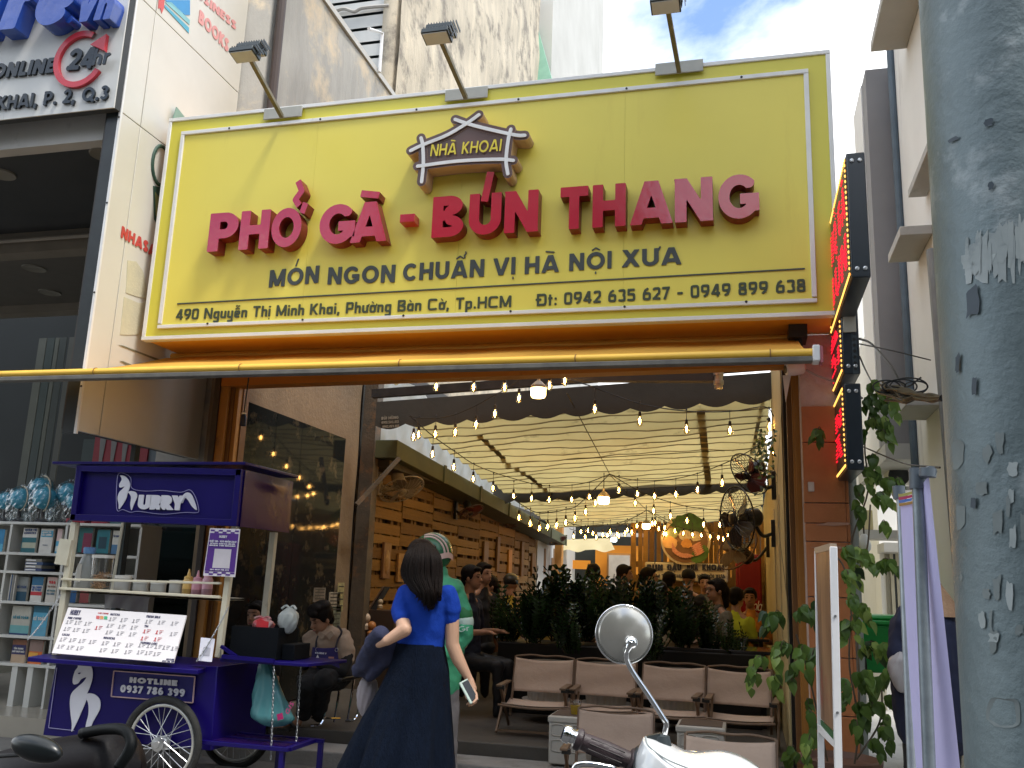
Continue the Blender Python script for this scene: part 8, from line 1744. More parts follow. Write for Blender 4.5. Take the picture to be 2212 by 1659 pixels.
def person(x, y, Y, face, shirt, lab, kind='short', sk=sk3, sc=1.0, glasses=False, lean=0, arms='table', cap=None, vox=.013, grp='diners inside the restaurant'):
    """seated or standing diner measured from the middle of the head"""
    c = PY(x, y, Y); t_ = thing('person', lab, 'person', (c.x, c.y, ZF), grp)
    a = R(face); f = Vector((math.sin(a), -math.cos(a), 0)); sd = Vector((f.y, -f.x, 0))*-1     # 0 faces the street
    k = MB(); P, M_ = head(k, c, f, sc); nk = c+Vector((0, 0, -.16*sc))-f*.02; ch = nk+Vector((0, 0, -.12))-f*(.01-lean); hp = ch+Vector((0, 0, -.40*sc))-f*lean*2
    k.cap(c+Vector((0, 0, -.07))-f*.02, .05*sc, nk, .055*sc, 10)
    el, hn = [], []
    for q in (-1, 1):
        sh = ch+sd*q*.165*sc+Vector((0, 0, .035)); e = sh+sd*q*.06+Vector((0, 0, -.25))+f*.03; h = (e+f*.22-sd*q*.09+Vector((0, 0, .02))) if arms == 'table' else e+Vector((0, 0, -.22))+f*.06
        el.append((sh, e)); hn.append(h); k.cap(nk, .035, sh, .035, 8); k.cap(sh, .035, e, .035, 8); k.cap(e, .036*sc, h, .026*sc, 8); k.ball(h+f*.045, (.035, .045, .02), 8, 6, M_)
        for j in range(4): k.cap(h+f*.06+sd*(j-1.5)*.016, .009, h+f*.11+sd*(j-1.5)*.018-Vector((0, 0, .015)), .007, 6)
    fuse(k, vox, 'body', sk, t_)
    k = MB(); k.cap(ch+sd*.13*sc, .075*sc, ch-sd*.13*sc, .075*sc, 12); k.ball(ch+Vector((0, 0, -.10)), (.165*sc, .115*sc, .20*sc), 14, 10, M_); k.cap(ch+Vector((0, 0, -.1)), .12*sc, hp, .14*sc, 14); k.cap(nk+Vector((0, 0, .0)), .062*sc, ch, .10*sc, 10)
    for sh, e in el: k.cap(sh, .062*sc, sh.lerp(e, .78), .050*sc, 10)
    fuse(k, vox, 'shirt', shirt, t_)
    k = MB(); k.ball(hp+Vector((0, 0, -.05)), (.17, .15, .12), 12, 8)
    zc = hp.z-.08
    for q in (-1, 1):
        if arms == 'table': kn = hp+sd*q*.11+f*.38+Vector((0, 0, -.08)); k.cap(hp+sd*q*.09-Vector((0, 0, .06)), .085, kn, .06, 8); k.cap(kn, .055, Vector((kn.x, kn.y, ZF+.04)), .04, 8)
        else: k.cap(hp+sd*q*.09, .085, Vector((hp.x, hp.y, ZF+.06))+sd*q*.1, .045, 8)
    fuse(k, .02, 'trousers', mat('trousers_dark', (.006, .007, .01)), t_)
    if cap is None:
        k = MB(); hair_cap(k, P, M_, sc, long_={'long': .22, 'mid': .12}.get(kind, 0), bun=kind == 'bun', tail=kind == 'tail'); fuse(k, vox*.8, 'hair', hairb if kind in ('mid',) else hairm, t_)
    else:
        k = MB(); k.ball(P(0, -.012, .045), (.088*sc, .105*sc, .082*sc), 18, 12, M_); k.cap(P(-.05, .09, .045), .012, P(.05, .09, .045), .012, 8); fuse(k, vox*.8, 'cap', cap, t_)
    face_bits(t_, P, M_, sc, glasses)
    return t_
def sh_(n, c): return mat('cloth_'+n, c, tuple(v*.8 for v in c), 6, .85, bump=.2, bs=20)
tan_s, blk_s, gry_s, lime, org, crm, nvy, ylw = sh_('tan', (.34, .26, .16)), sh_('black', (.006, .006, .007)), sh_('olive', (.13, .12, .085)), sh_('lime', (.42, .48, .02)), sh_('orange', (.60, .24, .03)), sh_('cream', (.42, .37, .27)), sh_('navy', (.006, .008, .022)), sh_('yellow', (.50, .36, .04))
person(1283, 1240, 10.6, 170, tan_s, 'man in a tan shirt seen from behind against the orange rear wall', arms='down')
person(1350, 1240, 11.6, 95, sh_('brown', (.14, .11, .08)), 'person with short hair in a brown top turned right before the framed picture')
person(1403, 1246, 11.6, 100, blk_s, 'woman in black with a ponytail facing right under the lettered board', 'tail')
person(1446, 1256, 11.4, 175, blk_s, 'person in black seen from behind left of the board centre')
person(1488, 1250, 11.8, 165, blk_s, 'man in a black hat and black jacket in front of the lettered board', cap=blk_s)
person(1522, 1260, 12.4, 5, gry_s, 'woman with a hair bun whose forehead shows above the others', 'bun')
person(1547, 1276, 9.3, -62, gry_s, 'woman with glasses in an olive grey shirt seated at the near dark table', 'mid', glasses=True, vox=.008)
person(1592, 1292, 10.6, 150, lime, 'person in a lime yellow top at the right inner wall')
person(1620, 1292, 11.4, -5, org, 'woman in an orange top facing the street beside the red fridge', sk=sk2)
person(1426, 1280, 9.9, 178, crm, 'person in a cream shirt with black hair seen from behind the plants')
person(1474, 1292, 10.4, 10, blk_s, 'person in dark clothes facing the street between the diners', sk=sk2)
person(1020, 1248, 8.3, 80, nvy, 'man in a navy t-shirt in profile just right of the green jacket', sk=sk2, arms='table', vox=.008)
person(1046, 1240, 9.2, 60, blk_s, 'man in black behind the navy t-shirt man', arms='down')
person(1055, 1266, 9.6, -40, sh_('rust', (.26, .12, .06)), 'woman with reddish hair and glasses beside the navy t-shirt man', 'mid', glasses=True)
person(1104, 1262, 10.2, 175, ylw, 'diner in a yellow shirt and dark helmet like cap seen from behind', cap=mat('dark_cap', (.025, .028, .03), rough=.3))
person(1187, 1268, 10.8, 170, sh_('ochre', (.30, .22, .05)), 'diner with black hair in ochre at the end of the pallet wall')
person(1242, 1285, 9.8, 140, sh_('brown2', (.16, .10, .06)), 'brown haired diner bent over behind the middle plants', 'mid', lean=.06)
person(553, 1330, 7.0, 0, blk_s, 'man sitting behind the bagged takeaway, only his brow showing', grp=None, sc=1.0)

# the woman in the blue top
YWm = 5.2
wm = thing('person', 'woman with long dark hair in royal blue top and long navy skirt', 'person', (PY(915, 1300, YWm).x, YWm, ZS))
def Wp(x, y, d=0): return PY(x, y, YWm+d)
k = MB(); hc = Wp(913, 1208, .02); fdir = Vector((.25, .95, -.05)); P, M_ = head(k, hc, fdir, .95)
k.cap(Wp(912, 1235, .0), .05, Wp(915, 1275, .0), .06); k.cap(Wp(915, 1275), .07, Wp(912, 1400), .085); k.cap(Wp(912, 1400), .09, Wp(915, 1500), .11); k.cap(Wp(880, 1288), .05, Wp(960, 1290), .05)
# left arm bent, right arm hanging
k.cap(Wp(880, 1290, .0), .025, Wp(867, 1328, -.09), .032); k.cap(Wp(867, 1330, -.09), .043, Wp(874, 1360, -.15), .041); k.cap(Wp(874, 1360, -.15), .042, Wp(836, 1384, -.17), .029); k.cap(Wp(836, 1384, -.17), .027, Wp(818, 1390, -.14), .026)
k.cap(Wp(960, 1292, 0), .025, Wp(975, 1335, 0), .032); k.cap(Wp(976, 1338, 0), .044, Wp(977, 1392, .0), .040); k.cap(Wp(977, 1392, .0), .040, Wp(990, 1425, .01), .038); k.cap(Wp(990, 1425, .01), .038, Wp(1015, 1470, .03), .022)
hd = Wp(1019, 1488, .03); k.cap(Wp(1015, 1470, .03), .024, hd, .030); k.ball(hd+Vector((.003, 0, -.02)), (.022, .035, .042), 12, 8)
fing = [((1028, 1498, .0), (1030, 1510, -.03), (1022, 1518, -.05)), ((1027, 1502, .02), (1028, 1516, -.01), (1019, 1523, -.035)), ((1025, 1504, .04), (1024, 1518, .01), (1014, 1524, -.01)), ((1020, 1504, .055), (1018, 1516, .03), (1009, 1521, .01))]
for a, b, c in fing: k.cap(hd, .012, Wp(*a), .0105, 8); k.cap(Wp(*a), .0105, Wp(*b), .0095, 8); k.cap(Wp(*b), .0095, Wp(*c), .0075, 8)
k.cap(hd, .014, Wp(1010, 1484, .0), .012, 8); k.cap(Wp(1010, 1484, .0), .012, Wp(1006, 1498, -.03), .010, 8); k.cap(Wp(1006, 1498, -.03), .010, Wp(1008, 1508, -.045), .008, 8)
for q in (-1, 1): k.cap(Wp(915, 1500)+Vector((q*.08, 0, 0)), .07, Vector((Wp(915, 1500).x+q*.09, YWm, ZS+.05)), .04)
for q in (-1, 1): k.ball(Vector((Wp(915, 1500).x+q*.09, YWm+.04, ZS+.035)), (.04, .10, .035))
fuse(k, .0052, 'body', sk1, wm, 4)
ph = thing('phone', 'pale mint phone held in the right hand of the woman in blue', 'phone', tuple(Wp(1014, 1495)))
k = MB(); ax = (Wp(1003, 1475, -.02)-Wp(1024, 1514, -.02)).normalized(); bx_ = ax.cross(Vector((.75, -.66, 0))).normalized(); nx_ = bx_.cross(ax).normalized()
k.obox((Wp(1003, 1475, -.03)+Wp(1022, 1512, -.03))/2, bx_*.030, nx_*.005, ax*.066); k.build('case', mat('phone_mint', (.50, .62, .55), rough=.25), ph, bevel=.004)
k = MB(); k.obox((Wp(1003, 1475, -.03)+Wp(1022, 1512, -.03))/2+nx_*.0056*(1 if nx_.y < 0 else -1)+bx_*.006, bx_*.021, nx_*.0006, ax*.058); k.build('screen', mat('phone_dark', (.01, .012, .012), rough=.1), ph)
btop = mat('royal_blue_knit', (.006, .045, .34), (.005, .034, .27), 2.5, .85, bump=.35, bs=26, spec=.2)
k = MB(); rings = [(1262, 885, 950, .05), (1272, 868, 972, .075), (1292, 860, 980, .10), (1320, 863, 971, .11), (1350, 864, 967, .11), (1378, 860, 961, .11), (1399, 856, 959, .115)]
nn_ = 28; vs = []
for y, xl, xr_, dp in rings:
    a, b = Wp(xl, y), Wp(xr_, y); c = (a+b)/2
    for j in range(nn_): t = 2*math.pi*j/nn_; vs.append((c.x+(b.x-a.x)/2*math.cos(t), YWm+dp*math.sin(t), c.z))
k.add(vs, [(i*nn_+j, i*nn_+(j+1) % nn_, (i+1)*nn_+(j+1) % nn_, (i+1)*nn_+j) for i in range(len(rings)-1) for j in range(nn_)]+[tuple(range(nn_)), tuple(range((len(rings)-1)*nn_, len(rings)*nn_))])
k.cap(Wp(876, 1284), .060, Wp(867, 1318, -.07), .062); k.cap(Wp(867, 1318, -.07), .062, Wp(868, 1333, -.10), .055); k.cap(Wp(967, 1285), .062, Wp(975, 1318, 0), .058); k.cap(Wp(975, 1318), .056, Wp(975, 1338), .050)
k.cap(Wp(905, 1266), .06, Wp(925, 1266), .06)
fuse(k, .007, 'blue_top', btop, wm, 5)
skm = mat('navy_skirt', (.0035, .008, .020), (.002, .005, .013), 40, .95, bump=.6, bs=120, spec=.15, stretch=(1, 1, .3))
k = MB(); sr = [(1390, 858, 958, .115), (1400, 855, 960, .125), (1444, 844, 968, .15), (1494, 822, 970, .17), (1556, 790, 974, .21), (1610, 768, 977, .25), (1659, 750, 980, .28), (1740, 732, 986, .31)]
nn_ = 96; vs = []; prev = None
import bisect
rows = []
for i in range(len(sr)-1):
    for q in range(5): t = q/5; rows.append(tuple(sr[i][m__]*(1-t)+sr[i+1][m__]*t for m__ in range(4)))
rows.append(sr[-1])
for y, xl, xr_, dp in rows:
    a, b = Wp(xl, y), Wp(xr_, y); c = (a+b)/2; fl = max(0, (y-1410)/330)
    for j in range(nn_):
        t = 2*math.pi*j/nn_; fo_ = 1+fl*(.10*math.sin(t*7+1.0+fl*.8)+.05*math.sin(t*15+.6)+.03*math.sin(t*26+2))*(1.15-.5*math.cos(t)); vs.append((c.x+(b.x-a.x)/2*math.cos(t)*(fo_ if math.cos(t) < .75 else min(fo_, 1.02)), YWm+dp*math.sin(t)*fo_, c.z))
m_n = len(rows); k.add(vs, [(i*nn_+j, i*nn_+(j+1) % nn_, (i+1)*nn_+(j+1) % nn_, (i+1)*nn_+j) for i in range(m_n-1) for j in range(nn_)]); k.build('long_skirt', skm, wm, smooth='all')
k = MB(); hair_cap(k, P, M_, 1.0)
k.cap(Wp(914, 1200, -.06), .088, Wp(908, 1255, -.07), .082); k.cap(Wp(908, 1255, -.07), .080, Wp(928, 1290, -.11), .050); k.cap(Wp(928, 1290, -.11), .055, Wp(932, 1310, -.12), .022)
k.cap(Wp(884, 1225, -.02), .035, Wp(876, 1258, -.04), .012); k.cap(Wp(945, 1225, -.02), .03, Wp(950, 1295, -.10), .012)
hr = fuse(k, .007, 'hair', hairb, wm, 3)
rg = random.Random(5); k = MB()
for i in range(210):
    t = rg.uniform(-1, 1); x0_ = 913+38*t; x1_ = 912+44*t; x2_ = 926+22*t+rg.uniform(-6, 6)
    dd = -.10*math.sqrt(max(0, 1-t*t*.9)); yend = 1316-abs(t)*26+rg.uniform(-10, 8)
    w0 = rg.uniform(-.012, .006); k.tube(curve_pts([Wp(x0_*.5+913*.5, 1168+9*t*t, dd*.6-.03), Wp(x0_, 1200, dd-.068+w0), Wp(x1_, 1245, dd-.085+w0), Wp(x2_, 1285, dd*.45-.145+w0), Wp(x2_+rg.uniform(-5, 5), yend, dd*.3-.13)], 4), [.0055]*12+[.0045, .0035, .0025, .0015, .001], 4)
o = k.build('hair_strands', hairb, wm, smooth='all', fix=False); o['kind'] = 'stuff'
jk = thing('draped_jacket', 'dark navy jacket draped over the left arm of the woman in blue', 'jacket', tuple(Wp(830, 1400)))
jm = mat('jacket_navy', (.022, .026, .065), (.014, .017, .045), 9, .9, bump=.5, bs=30)
k = MB(); k.cap(Wp(822, 1374, -.13), .06, Wp(790, 1430, -.02), .065); k.cap(Wp(790, 1430, -.02), .06, Wp(773, 1452, 0), .035); k.cap(Wp(822, 1378, -.06), .05, Wp(835, 1420, -.04), .06); k.cap(Wp(835, 1420, -.04), .055, Wp(800, 1462, -.03), .03); k.cap(Wp(770, 1446), .03, Wp(800, 1466), .022)
k.cap(Wp(838, 1385, -.05), .05, Wp(858, 1420, .0), .05)
fuse(k, .009, 'cloth', jm, jk, 3)
k = MB(); k.tube(curve_pts([Wp(811, 1366, -.11), Wp(798, 1382, -.11), Wp(787, 1402, -.10)]), .006, 6); k.build('white_piping', white_trim, jk, smooth=True)
bagshape(Wp(790, 1546, .05), .06, .24, mat('lilac_bag', (.36, .33, .36), (.28, .25, .27), 8, .35, alpha=.8), 'thin lilac plastic bag hanging behind the draped jacket', 11, d_=.05, neck=.3, knot=False)

# rider in the green jacket
YRd = 5.68
rd = thing('person', 'delivery rider in a green and white jacket and striped helmet behind the woman', 'person', (PY(970, 1300, YRd).x, YRd, ZS))
def Rp(x, y, d=0): return PY(x, y, YRd+d)
k = MB(); hc = Rp(934, 1208); P, M_ = head(k, hc, (.85, .5, 0), 1.0); k.cap(Rp(935, 1235), .05, Rp(940, 1262), .055); k.cap(Rp(940, 1262), .05, Rp(985, 1290), .04); k.cap(Rp(985, 1290), .04, Rp(1002, 1385), .035); k.cap(Rp(1000, 1390), .035, Rp(975, 1415, -.05), .03); k.ball(Rp(968, 1420, -.07), .03)
fuse(k, .010, 'body', sk2, rd)
gj = mat('jacket_green', (.05, .33, .17), (.04, .27, .14), 5, .7, bump=.25, bs=16); gd = mat('jacket_dark_green', (.02, .16, .05)); gw = mat('jacket_mint_white', (.50, .62, .55), (.42, .54, .47), 5, .7)
k = MB(); k.ball(Rp(950, 1275), (.17, .12, .10), 16, 10); k.cap(Rp(945, 1285), .13, Rp(955, 1400), .135, 16); k.cap(Rp(957, 1400), .135, Rp(952, 1478), .125, 16); k.cap(Rp(945, 1240), .07, Rp(945, 1265), .10)
k.cap(Rp(985, 1285), .065, Rp(998, 1320), .062); fuse(k, .009, 'jacket', gj, rd, 4)
k = MB(); k.cap(Rp(998, 1318), .060, Rp(1002, 1330), .060); fuse(k, .009, 'dark_sleeve_band', gd, rd)
k = MB(); k.cap(Rp(1003, 1340), .060, Rp(1004, 1344), .060); fuse(k, .009, 'white_sleeve_band', gw, rd)
k = MB(); k.cap(Rp(1003, 1355), .059, Rp(1003, 1372), .057); k.cap(Rp(1003, 1374), .055, Rp(985, 1402, -.03), .046); fuse(k, .009, 'lower_sleeve', gj, rd)
A, B = Rp(990, 1366, -.088), Rp(1014, 1362, -.088); text_mb('Gr', A, B, (-.1, 0, 1), .034, .003, t=.14, nrm=(.2, -1, 0), res=14).build('sleeve_lettering', gw, rd)
k = MB(); k.ball(hc+Vector((0, 0, .045)), .128, 22, 14); me = k.build('helmet', mat('helmet_green', (.015, .12, .05), rough=.25), rd, smooth=True)
for dy in (-.024, .014): 
    k = MB(); cc = hc+Vector((0, 0, .045)); k.tube([cc+Vector((math.sin(a), -.5+dy*8-.25*math.cos(a), math.cos(a))).normalized()*.129 for a in [R(q) for q in range(-20, 96, 8)]], .007, 6); k.build('helmet_stripe', mat('helmet_pink', (.70, .48, .42), rough=.25), rd, smooth=True)
k = MB(); cc = hc+Vector((.01, -.005, .02)); k.grid(lambda u, v: cc+Vector((.126*math.cos(R(-70+90*u)), .13*math.sin(R(-70+90*u))-.0, -.02+.035*v-.01*math.cos(u*6))), 12, 3); k.build('helmet_peak', MATS['helmet_pink'], rd, smooth='all', fix=False)
k = MB()
for q in (-1, 1): k.cap(Rp(952+q*12, 1480), .085, Vector((Rp(962+q*14, 1480).x, YRd, ZS+.06)), .06)
fuse(k, .014, 'trousers', mat('trouser_grey', (.16, .15, .155), (.12, .11, .115), 5, .85), rd)

# the seated barista
YB2 = 7.0
bt = thing('person', 'seated young man in beige polo and purple apron looking down', 'person', (PY(700, 1400, YB2).x, YB2, ZF), None)
def Bp(x, y, d=0): return PY(x, y, YB2+d)
k = MB(); hc = Bp(693, 1337, -.05); fd = Vector((-.42, -.80, -.42)); P, M_ = head(k, hc, fd, 1.02); k.cap(Bp(704, 1350, .02), .052, Bp(708, 1375, .04), .06)
ft = Vector((Bp(648, 1560).x, 6.86, ZF)); k.cap(Bp(655, 1520, -.05), .040, ft+Vector((.03, .05, .06)), .032); k.cap(ft+Vector((.03, .05, .04)), .034, ft+Vector((-.05, -.12, .03)), .028)
for j in range(5): k.cap(ft+Vector((-.075+j*.018, -.135, .025)), .010, ft+Vector((-.085+j*.019, -.165+.006*j, .018)), .009, 6)
k.ball(Bp(668, 1430, -.16), (.04, .05, .03)); [k.cap(Bp(*a), .035, Bp(*b), .035) for a, b in (((708, 1375, .04), (712, 1455, .05)), ((712, 1455, .05), (665, 1478, -.25)), ((665, 1478, -.25), (655, 1520, -.05)), ((706, 1385, .03), (744, 1395, .0)), ((744, 1395, 0), (742, 1450, -.1)), ((742, 1450, -.1), (668, 1430, -.16)))]; fuse(k, .0065, 'body', sk2, bt, 3)
face_bits(bt, P, M_, 1.02, down=True)
k = MB(); hair_cap(k, P, M_, 1.06); k.ball(P(0, .03, .10), (.075, .06, .04), 14, 8, M_); k.ball(P(-.03, .075, .075), (.05, .03, .03), 12, 8, M_); k.ball(P(0, -.03, .09), (.085, .085, .05), 14, 8, M_); fuse(k, .007, 'hair', hairm, bt, 2)
polo = mat('polo_beige', (.40, .30, .22), (.33, .245, .18), 5, .85, bump=.3, bs=30)
k = MB(); k.cap(Bp(676, 1383, .02), .085, Bp(738, 1380, .04), .085); k.cap(Bp(706, 1385, .02), .13, Bp(712, 1450, .05), .14, 14); k.cap(Bp(744, 1390, .0), .075, Bp(748, 1420, -.02), .07); k.cap(Bp(672, 1390, .0), .07, Bp(660, 1416, -.04), .06); k.cap(Bp(705, 1362, .03), .065, Bp(706, 1376, .02), .085); fuse(k, .008, 'polo_shirt', polo, bt, 3)
k = MB(); k.poly([Bp(x, y, -.125) for x, y in ((690, 1364), (703, 1371), (697, 1382), (685, 1372))], (0, 1, 0), .01); k.poly([Bp(x, y, -.125) for x, y in ((715, 1362), (704, 1371), (712, 1382), (722, 1370))], (0, 1, 0), .01); k.build('collar', polo, bt)
ap = mat('apron_purple', (.022, .014, .13), (.015, .010, .09), 5, .75, bump=.25, bs=30)
k = MB(); k.grid(lambda u, v: Bp(676+52*u+(-6+12*u)*v, 1398+2*math.sin(u*3.1)+48*v, -.145-.03*math.sin(u*math.pi)), 14, 12); o = k.build('apron', ap, bt, smooth='all', fix=False); so_ = o.modifiers.new('thickness', 'SOLIDIFY'); so_.thickness = .006
for pts in (((725, 1400), (730, 1382), (738, 1365), (730, 1352)), ((682, 1402), (684, 1384), (690, 1368))):
    k = MB(); k.tube(curve_pts([Bp(x, y, -.135+.03*i) for i, (x, y) in enumerate(pts)]), .009, 6); k.build('apron_strap', mat('strap_dark', (.02, .018, .03)), bt, smooth=True)
for x, y in ((727, 1404), (685, 1403)): k = MB(); k.tube([Bp(x, y, -.165)+Vector((.013*math.cos(a), 0, .013*math.sin(a))) for a in [j*math.pi/8 for j in range(16)]], .003, 5, close=True); k.build('apron_ring', steel, bt)
A, B = Bp(681, 1412, -.178), Bp(706, 1414, -.178); text_mb('HURRY', A, B, (0, 0, 1), .014, .002, t=.2, nrm=(0, -1, 0), res=9).build('apron_lettering', lavw, bt)
k = MB(); k.obox(Bp(714, 1421, -.175), (.028, 0, 0), (0, .003, 0), (0, 0, .008)); k.build('apron_tag', mat('tag_pink', (.45, .22, .18)), bt)
k = MB(); k.poly([Bp(x, y, -.178) for x, y in ((686, 1414), (690, 1424), (694, 1430), (684, 1434), (681, 1424))], (0, 1, 0), .003); k.build('apron_emblem', lavw, bt)
k = MB(); k.cap(Bp(750, 1418, -.02), .058, Bp(742, 1450, -.10), .045); k.cap(Bp(742, 1450, -.1), .045, Bp(690, 1436, -.2), .03); k.cap(Bp(660, 1415, -.05), .05, Bp(658, 1438, -.12), .04); fuse(k, .009, 'black_sleeves', blk_s, bt)
k = MB(); k.cap(Bp(712, 1455, .05), .13, Bp(665, 1478, -.25), .085, 14); k.cap(Bp(665, 1478, -.25), .08, Bp(655, 1540, -.08), .062, 12); k.cap(Bp(730, 1458, .05), .12, Bp(700, 1470, -.25), .08, 14); k.cap(Bp(700, 1470, -.25), .075, Bp(690, 1545, .0), .055); fuse(k, .010, 'black_trousers', blk_s, bt)
k = MB(); k.obox(ft+Vector((0, -.04, .008)), (.05, 0, 0), (-.02, .14, 0), (0, 0, .010)); k.cap(ft+Vector((-.045, -.07, .02)), .012, ft+Vector((.0, -.065, .06)), .014); k.cap(ft+Vector((.0, -.065, .06)), .014, ft+Vector((.05, -.06, .02)), .012); k.build('slipper', black, bt)
cb = thing('steel_folding_chair', 'chrome legged folding chair under the seated barista', 'chair', tuple(Bp(710, 1560)))
for s in (0, 1):
    o_ = Vector((.0, .0, 0)) if s == 0 else Vector((.13, .36, 0)); k = MB(); k.tube(curve_pts([Bp(718, 1458, .0)+o_, Bp(712, 1500, -.02)+o_, Bp(700, 1550, -.05)+o_, Bp(690, 1566, -.08)+o_, Bp(672, 1568, -.08)+o_]), .011, 8); k.build('frame_tube', chrome, cb, smooth=True)
    k = MB(); k.tube(curve_pts([Bp(738, 1460, .15)+o_*.4, Bp(730, 1510, .12)+o_*.4, Bp(722, 1560, .1)+o_*.4]), .010, 8); k.build('frame_tube', chrome, cb, smooth=True)
k = MB(); k.tube([Bp(685, 1480, 0), Bp(730, 1478, 0)], .008, 6); k.build('cross_tube', chrome, cb); k = MB(); k.tube([Bp(672, 1551, .0), Bp(735, 1552, .12)], .008, 6); k.build('cross_tube', chrome, cb)
k = MB(); k.obox(Bp(712, 1462, .02), (.19, 0, 0), (0, .19, 0), (0, 0, .015)); k.build('seat', black, cb, bevel=.008)

# vendor with the conical hat behind the banner
YV = 4.7
vd = thing('person', 'vendor in a brown conical hat and navy dotted clothes behind the lavender banner', 'person', (PY(1995, 1400, YV).x, YV, ZS))
def Vp(x, y, d=0): return PY(x, y, YV+d)
hz = Vp(2000, 1305)
k = MB(); P, M_ = head(k, hz, (-.9, -.3, 0), 1.0); k.cap(hz, .05, hz-Vector((0, 0, .17)), .06); k.ball(Vp(1948, 1440, -.1), (.03, .03, .035)); fuse(k, .012, 'body', sk2, vd)
dot = mat('navy_dotted', (.014, .020, .055), (.010, .014, .04), 3, .85, stain=(.35, .38, .5), ss=60, sthr=.70)
k = MB(); k.cap(Vp(1970, 1370), .10, Vp(2025, 1365), .10); k.cap(Vp(2000, 1370), .16, Vp(2015, 1560), .17, 16); k.cap(Vp(1962, 1368), .075, Vp(1945, 1410, -.05), .065); k.cap(Vp(1945, 1410, -.05), .06, Vp(1952, 1436, -.1), .045); fuse(k, .011, 'dotted_top', dot, vd)
k = MB()
for q in (0, 1): k.cap(Vp(1995+q*30, 1560), .10, Vector((Vp(1985+q*34, 1560).x, YV, ZS+.06)), .07)
fuse(k, .014, 'dark_trousers', mat('floral_dark', (.02, .02, .02), (.012, .012, .012), 8, .85, stain=(.3, .24, .12), ss=30, sthr=.68), vd)
k = MB(); hp_ = Vp(2014, 1250); k.lathe([(.13, -.165), (.133, -.17), (.0, .03), (.0, .02)], hp_, 40); ht = k.build('conical_hat', mat('palm_leaf_hat', (.40, .24, .13), (.28, .16, .085), 12, .7, bump=.5, bs=60, stretch=(1, 1, .2)), vd, smooth=True)
bagshape(Vp(1950, 1492, -.1), .055, .17, mat('pale_clear_bag', (.52, .50, .50), (.42, .40, .40), 9, .3, alpha=.85), 'pale plastic bag hanging from the hand of the conical hat vendor', 21, d_=.05, neck=.3, knot=False)
YM = 1.85
sct = thing('white_scooter', 'white scooter handlebar with brown grip and round chrome mirror in the foreground', 'scooter', tuple(PY(1480, 1600, YM)))
def Mp(x, y, d=0): return PY(x, y, YM+d)
wpm = mat('scooter_white', (.80, .82, .82), (.77, .79, .79), 2, .12, coat=.8)
# round mirror: housing seen from behind
mc = Mp(1349, 1370); k = MB(); nm_ = Vector((.30, -.95, .05)).normalized()
k.lathe([(.0, .016), (.030, .014), (.050, .006), (.0545, -.004), (.0545, -.010), (.050, -.013), (0, -.013)], mc, 44, axis=nm_); k.build('mirror_shell', mat('mirror_back', (.50, .49, .45), (.38, .37, .34), 7, .2, metal=.7, stain=(.5, .5, .46), ss=30, sthr=.56), sct, smooth=True)
ex = nm_.cross(Vector((0, 0, 1))).normalized(); ey = ex.cross(nm_); k = MB(); k.tube([mc-nm_*.004+(ex*math.cos(a)+ey*math.sin(a))*.0555 for a in [j*math.pi/24 for j in range(48)]], .0022, 8, close=True); k.build('mirror_rim', chrome, sct, smooth='all')
k = MB(); k.ball(Mp(1364, 1388, -.022), (.013, .010, .012), 16, 10); k.build('mirror_joint', chrome, sct, smooth='all')
k = MB(); pts = curve_pts([Mp(1364, 1388, -.022), Mp(1357, 1402, -.025), Mp(1353, 1420, -.022), Mp(1366, 1450, -.018), Mp(1400, 1500, -.012), Mp(1432, 1550, -.006), Mp(1439, 1562, -.005), Mp(1437, 1580, -.004), Mp(1433, 1596, 0)], 6); n = len(pts)
k.tube(pts, [.0105-.006*min(1, i/8) if i < 8 else .0052 for i in range(n)], 14); k.build('mirror_stem', chrome, sct, smooth='all')
k = MB(); k.lathe([(.016, -.028), (.020, -.02), (.017, .0), (.013, .014), (.006, .018)], Mp(1431, 1606), 18); k.poly([Mp(1392, 1592, -.01), Mp(1425, 1585, -.01), Mp(1432, 1620, -.01), Mp(1418, 1614, -.01)], (0, 1, 0), .02); k.build('stem_boot', mat('boot_rubber', (.022, .032, .036), rough=.5), sct, smooth=True)
# grip
g0, g1 = Mp(1243, 1594, -.03), Mp(1372, 1648, .0); gd_ = (g1-g0).normalized(); Lg = (g1-g0).length; k = MB()
grip = mat('grip_brown', (.045, .028, .032), (.03, .02, .022), 14, .45, bump=.2, bs=80)
k.lathe([(.0, -.002), (.019, 0), (.0215, .004), (.0215, .010), (.0165, .014), (.0175, .03), (.0185, Lg*.5), (.017, Lg*.8), (.0165, Lg*.88), (.023, Lg*.9), (.025, Lg*.93), (.023, Lg*.97), (.026, Lg), (.02, Lg+.01)], g0, 28, axis=gd_); k.build('grip', grip, sct, smooth=True)
for a in (0, .6, -.6, 1.3):
    s_ = gd_.orthogonal().normalized(); q_ = gd_.cross(s_); fr_d = Vector((0, -1, .25)).normalized(); rot_ = Matrix.Rotation(a, 3, gd_); r_d = rot_ @ (fr_d-gd_*fr_d.dot(gd_)).normalized(); k = MB(); k.tube([g0+gd_*(Lg*t)+r_d*.0178 for t in (.22, .4, .6, .78)], .0012, 5); k.build('grip_groove', mat('groove', (.02, .012, .014)), sct)
k = MB(); k.lathe([(0, -.026), (.013, -.026), (.016, -.022), (.0165, -.012), (.0135, -.009), (.0135, -.004), (.0175, -.001), (.016, .004)], g0, 24, axis=gd_); k.build('bar_end', chrome, sct, smooth=True)
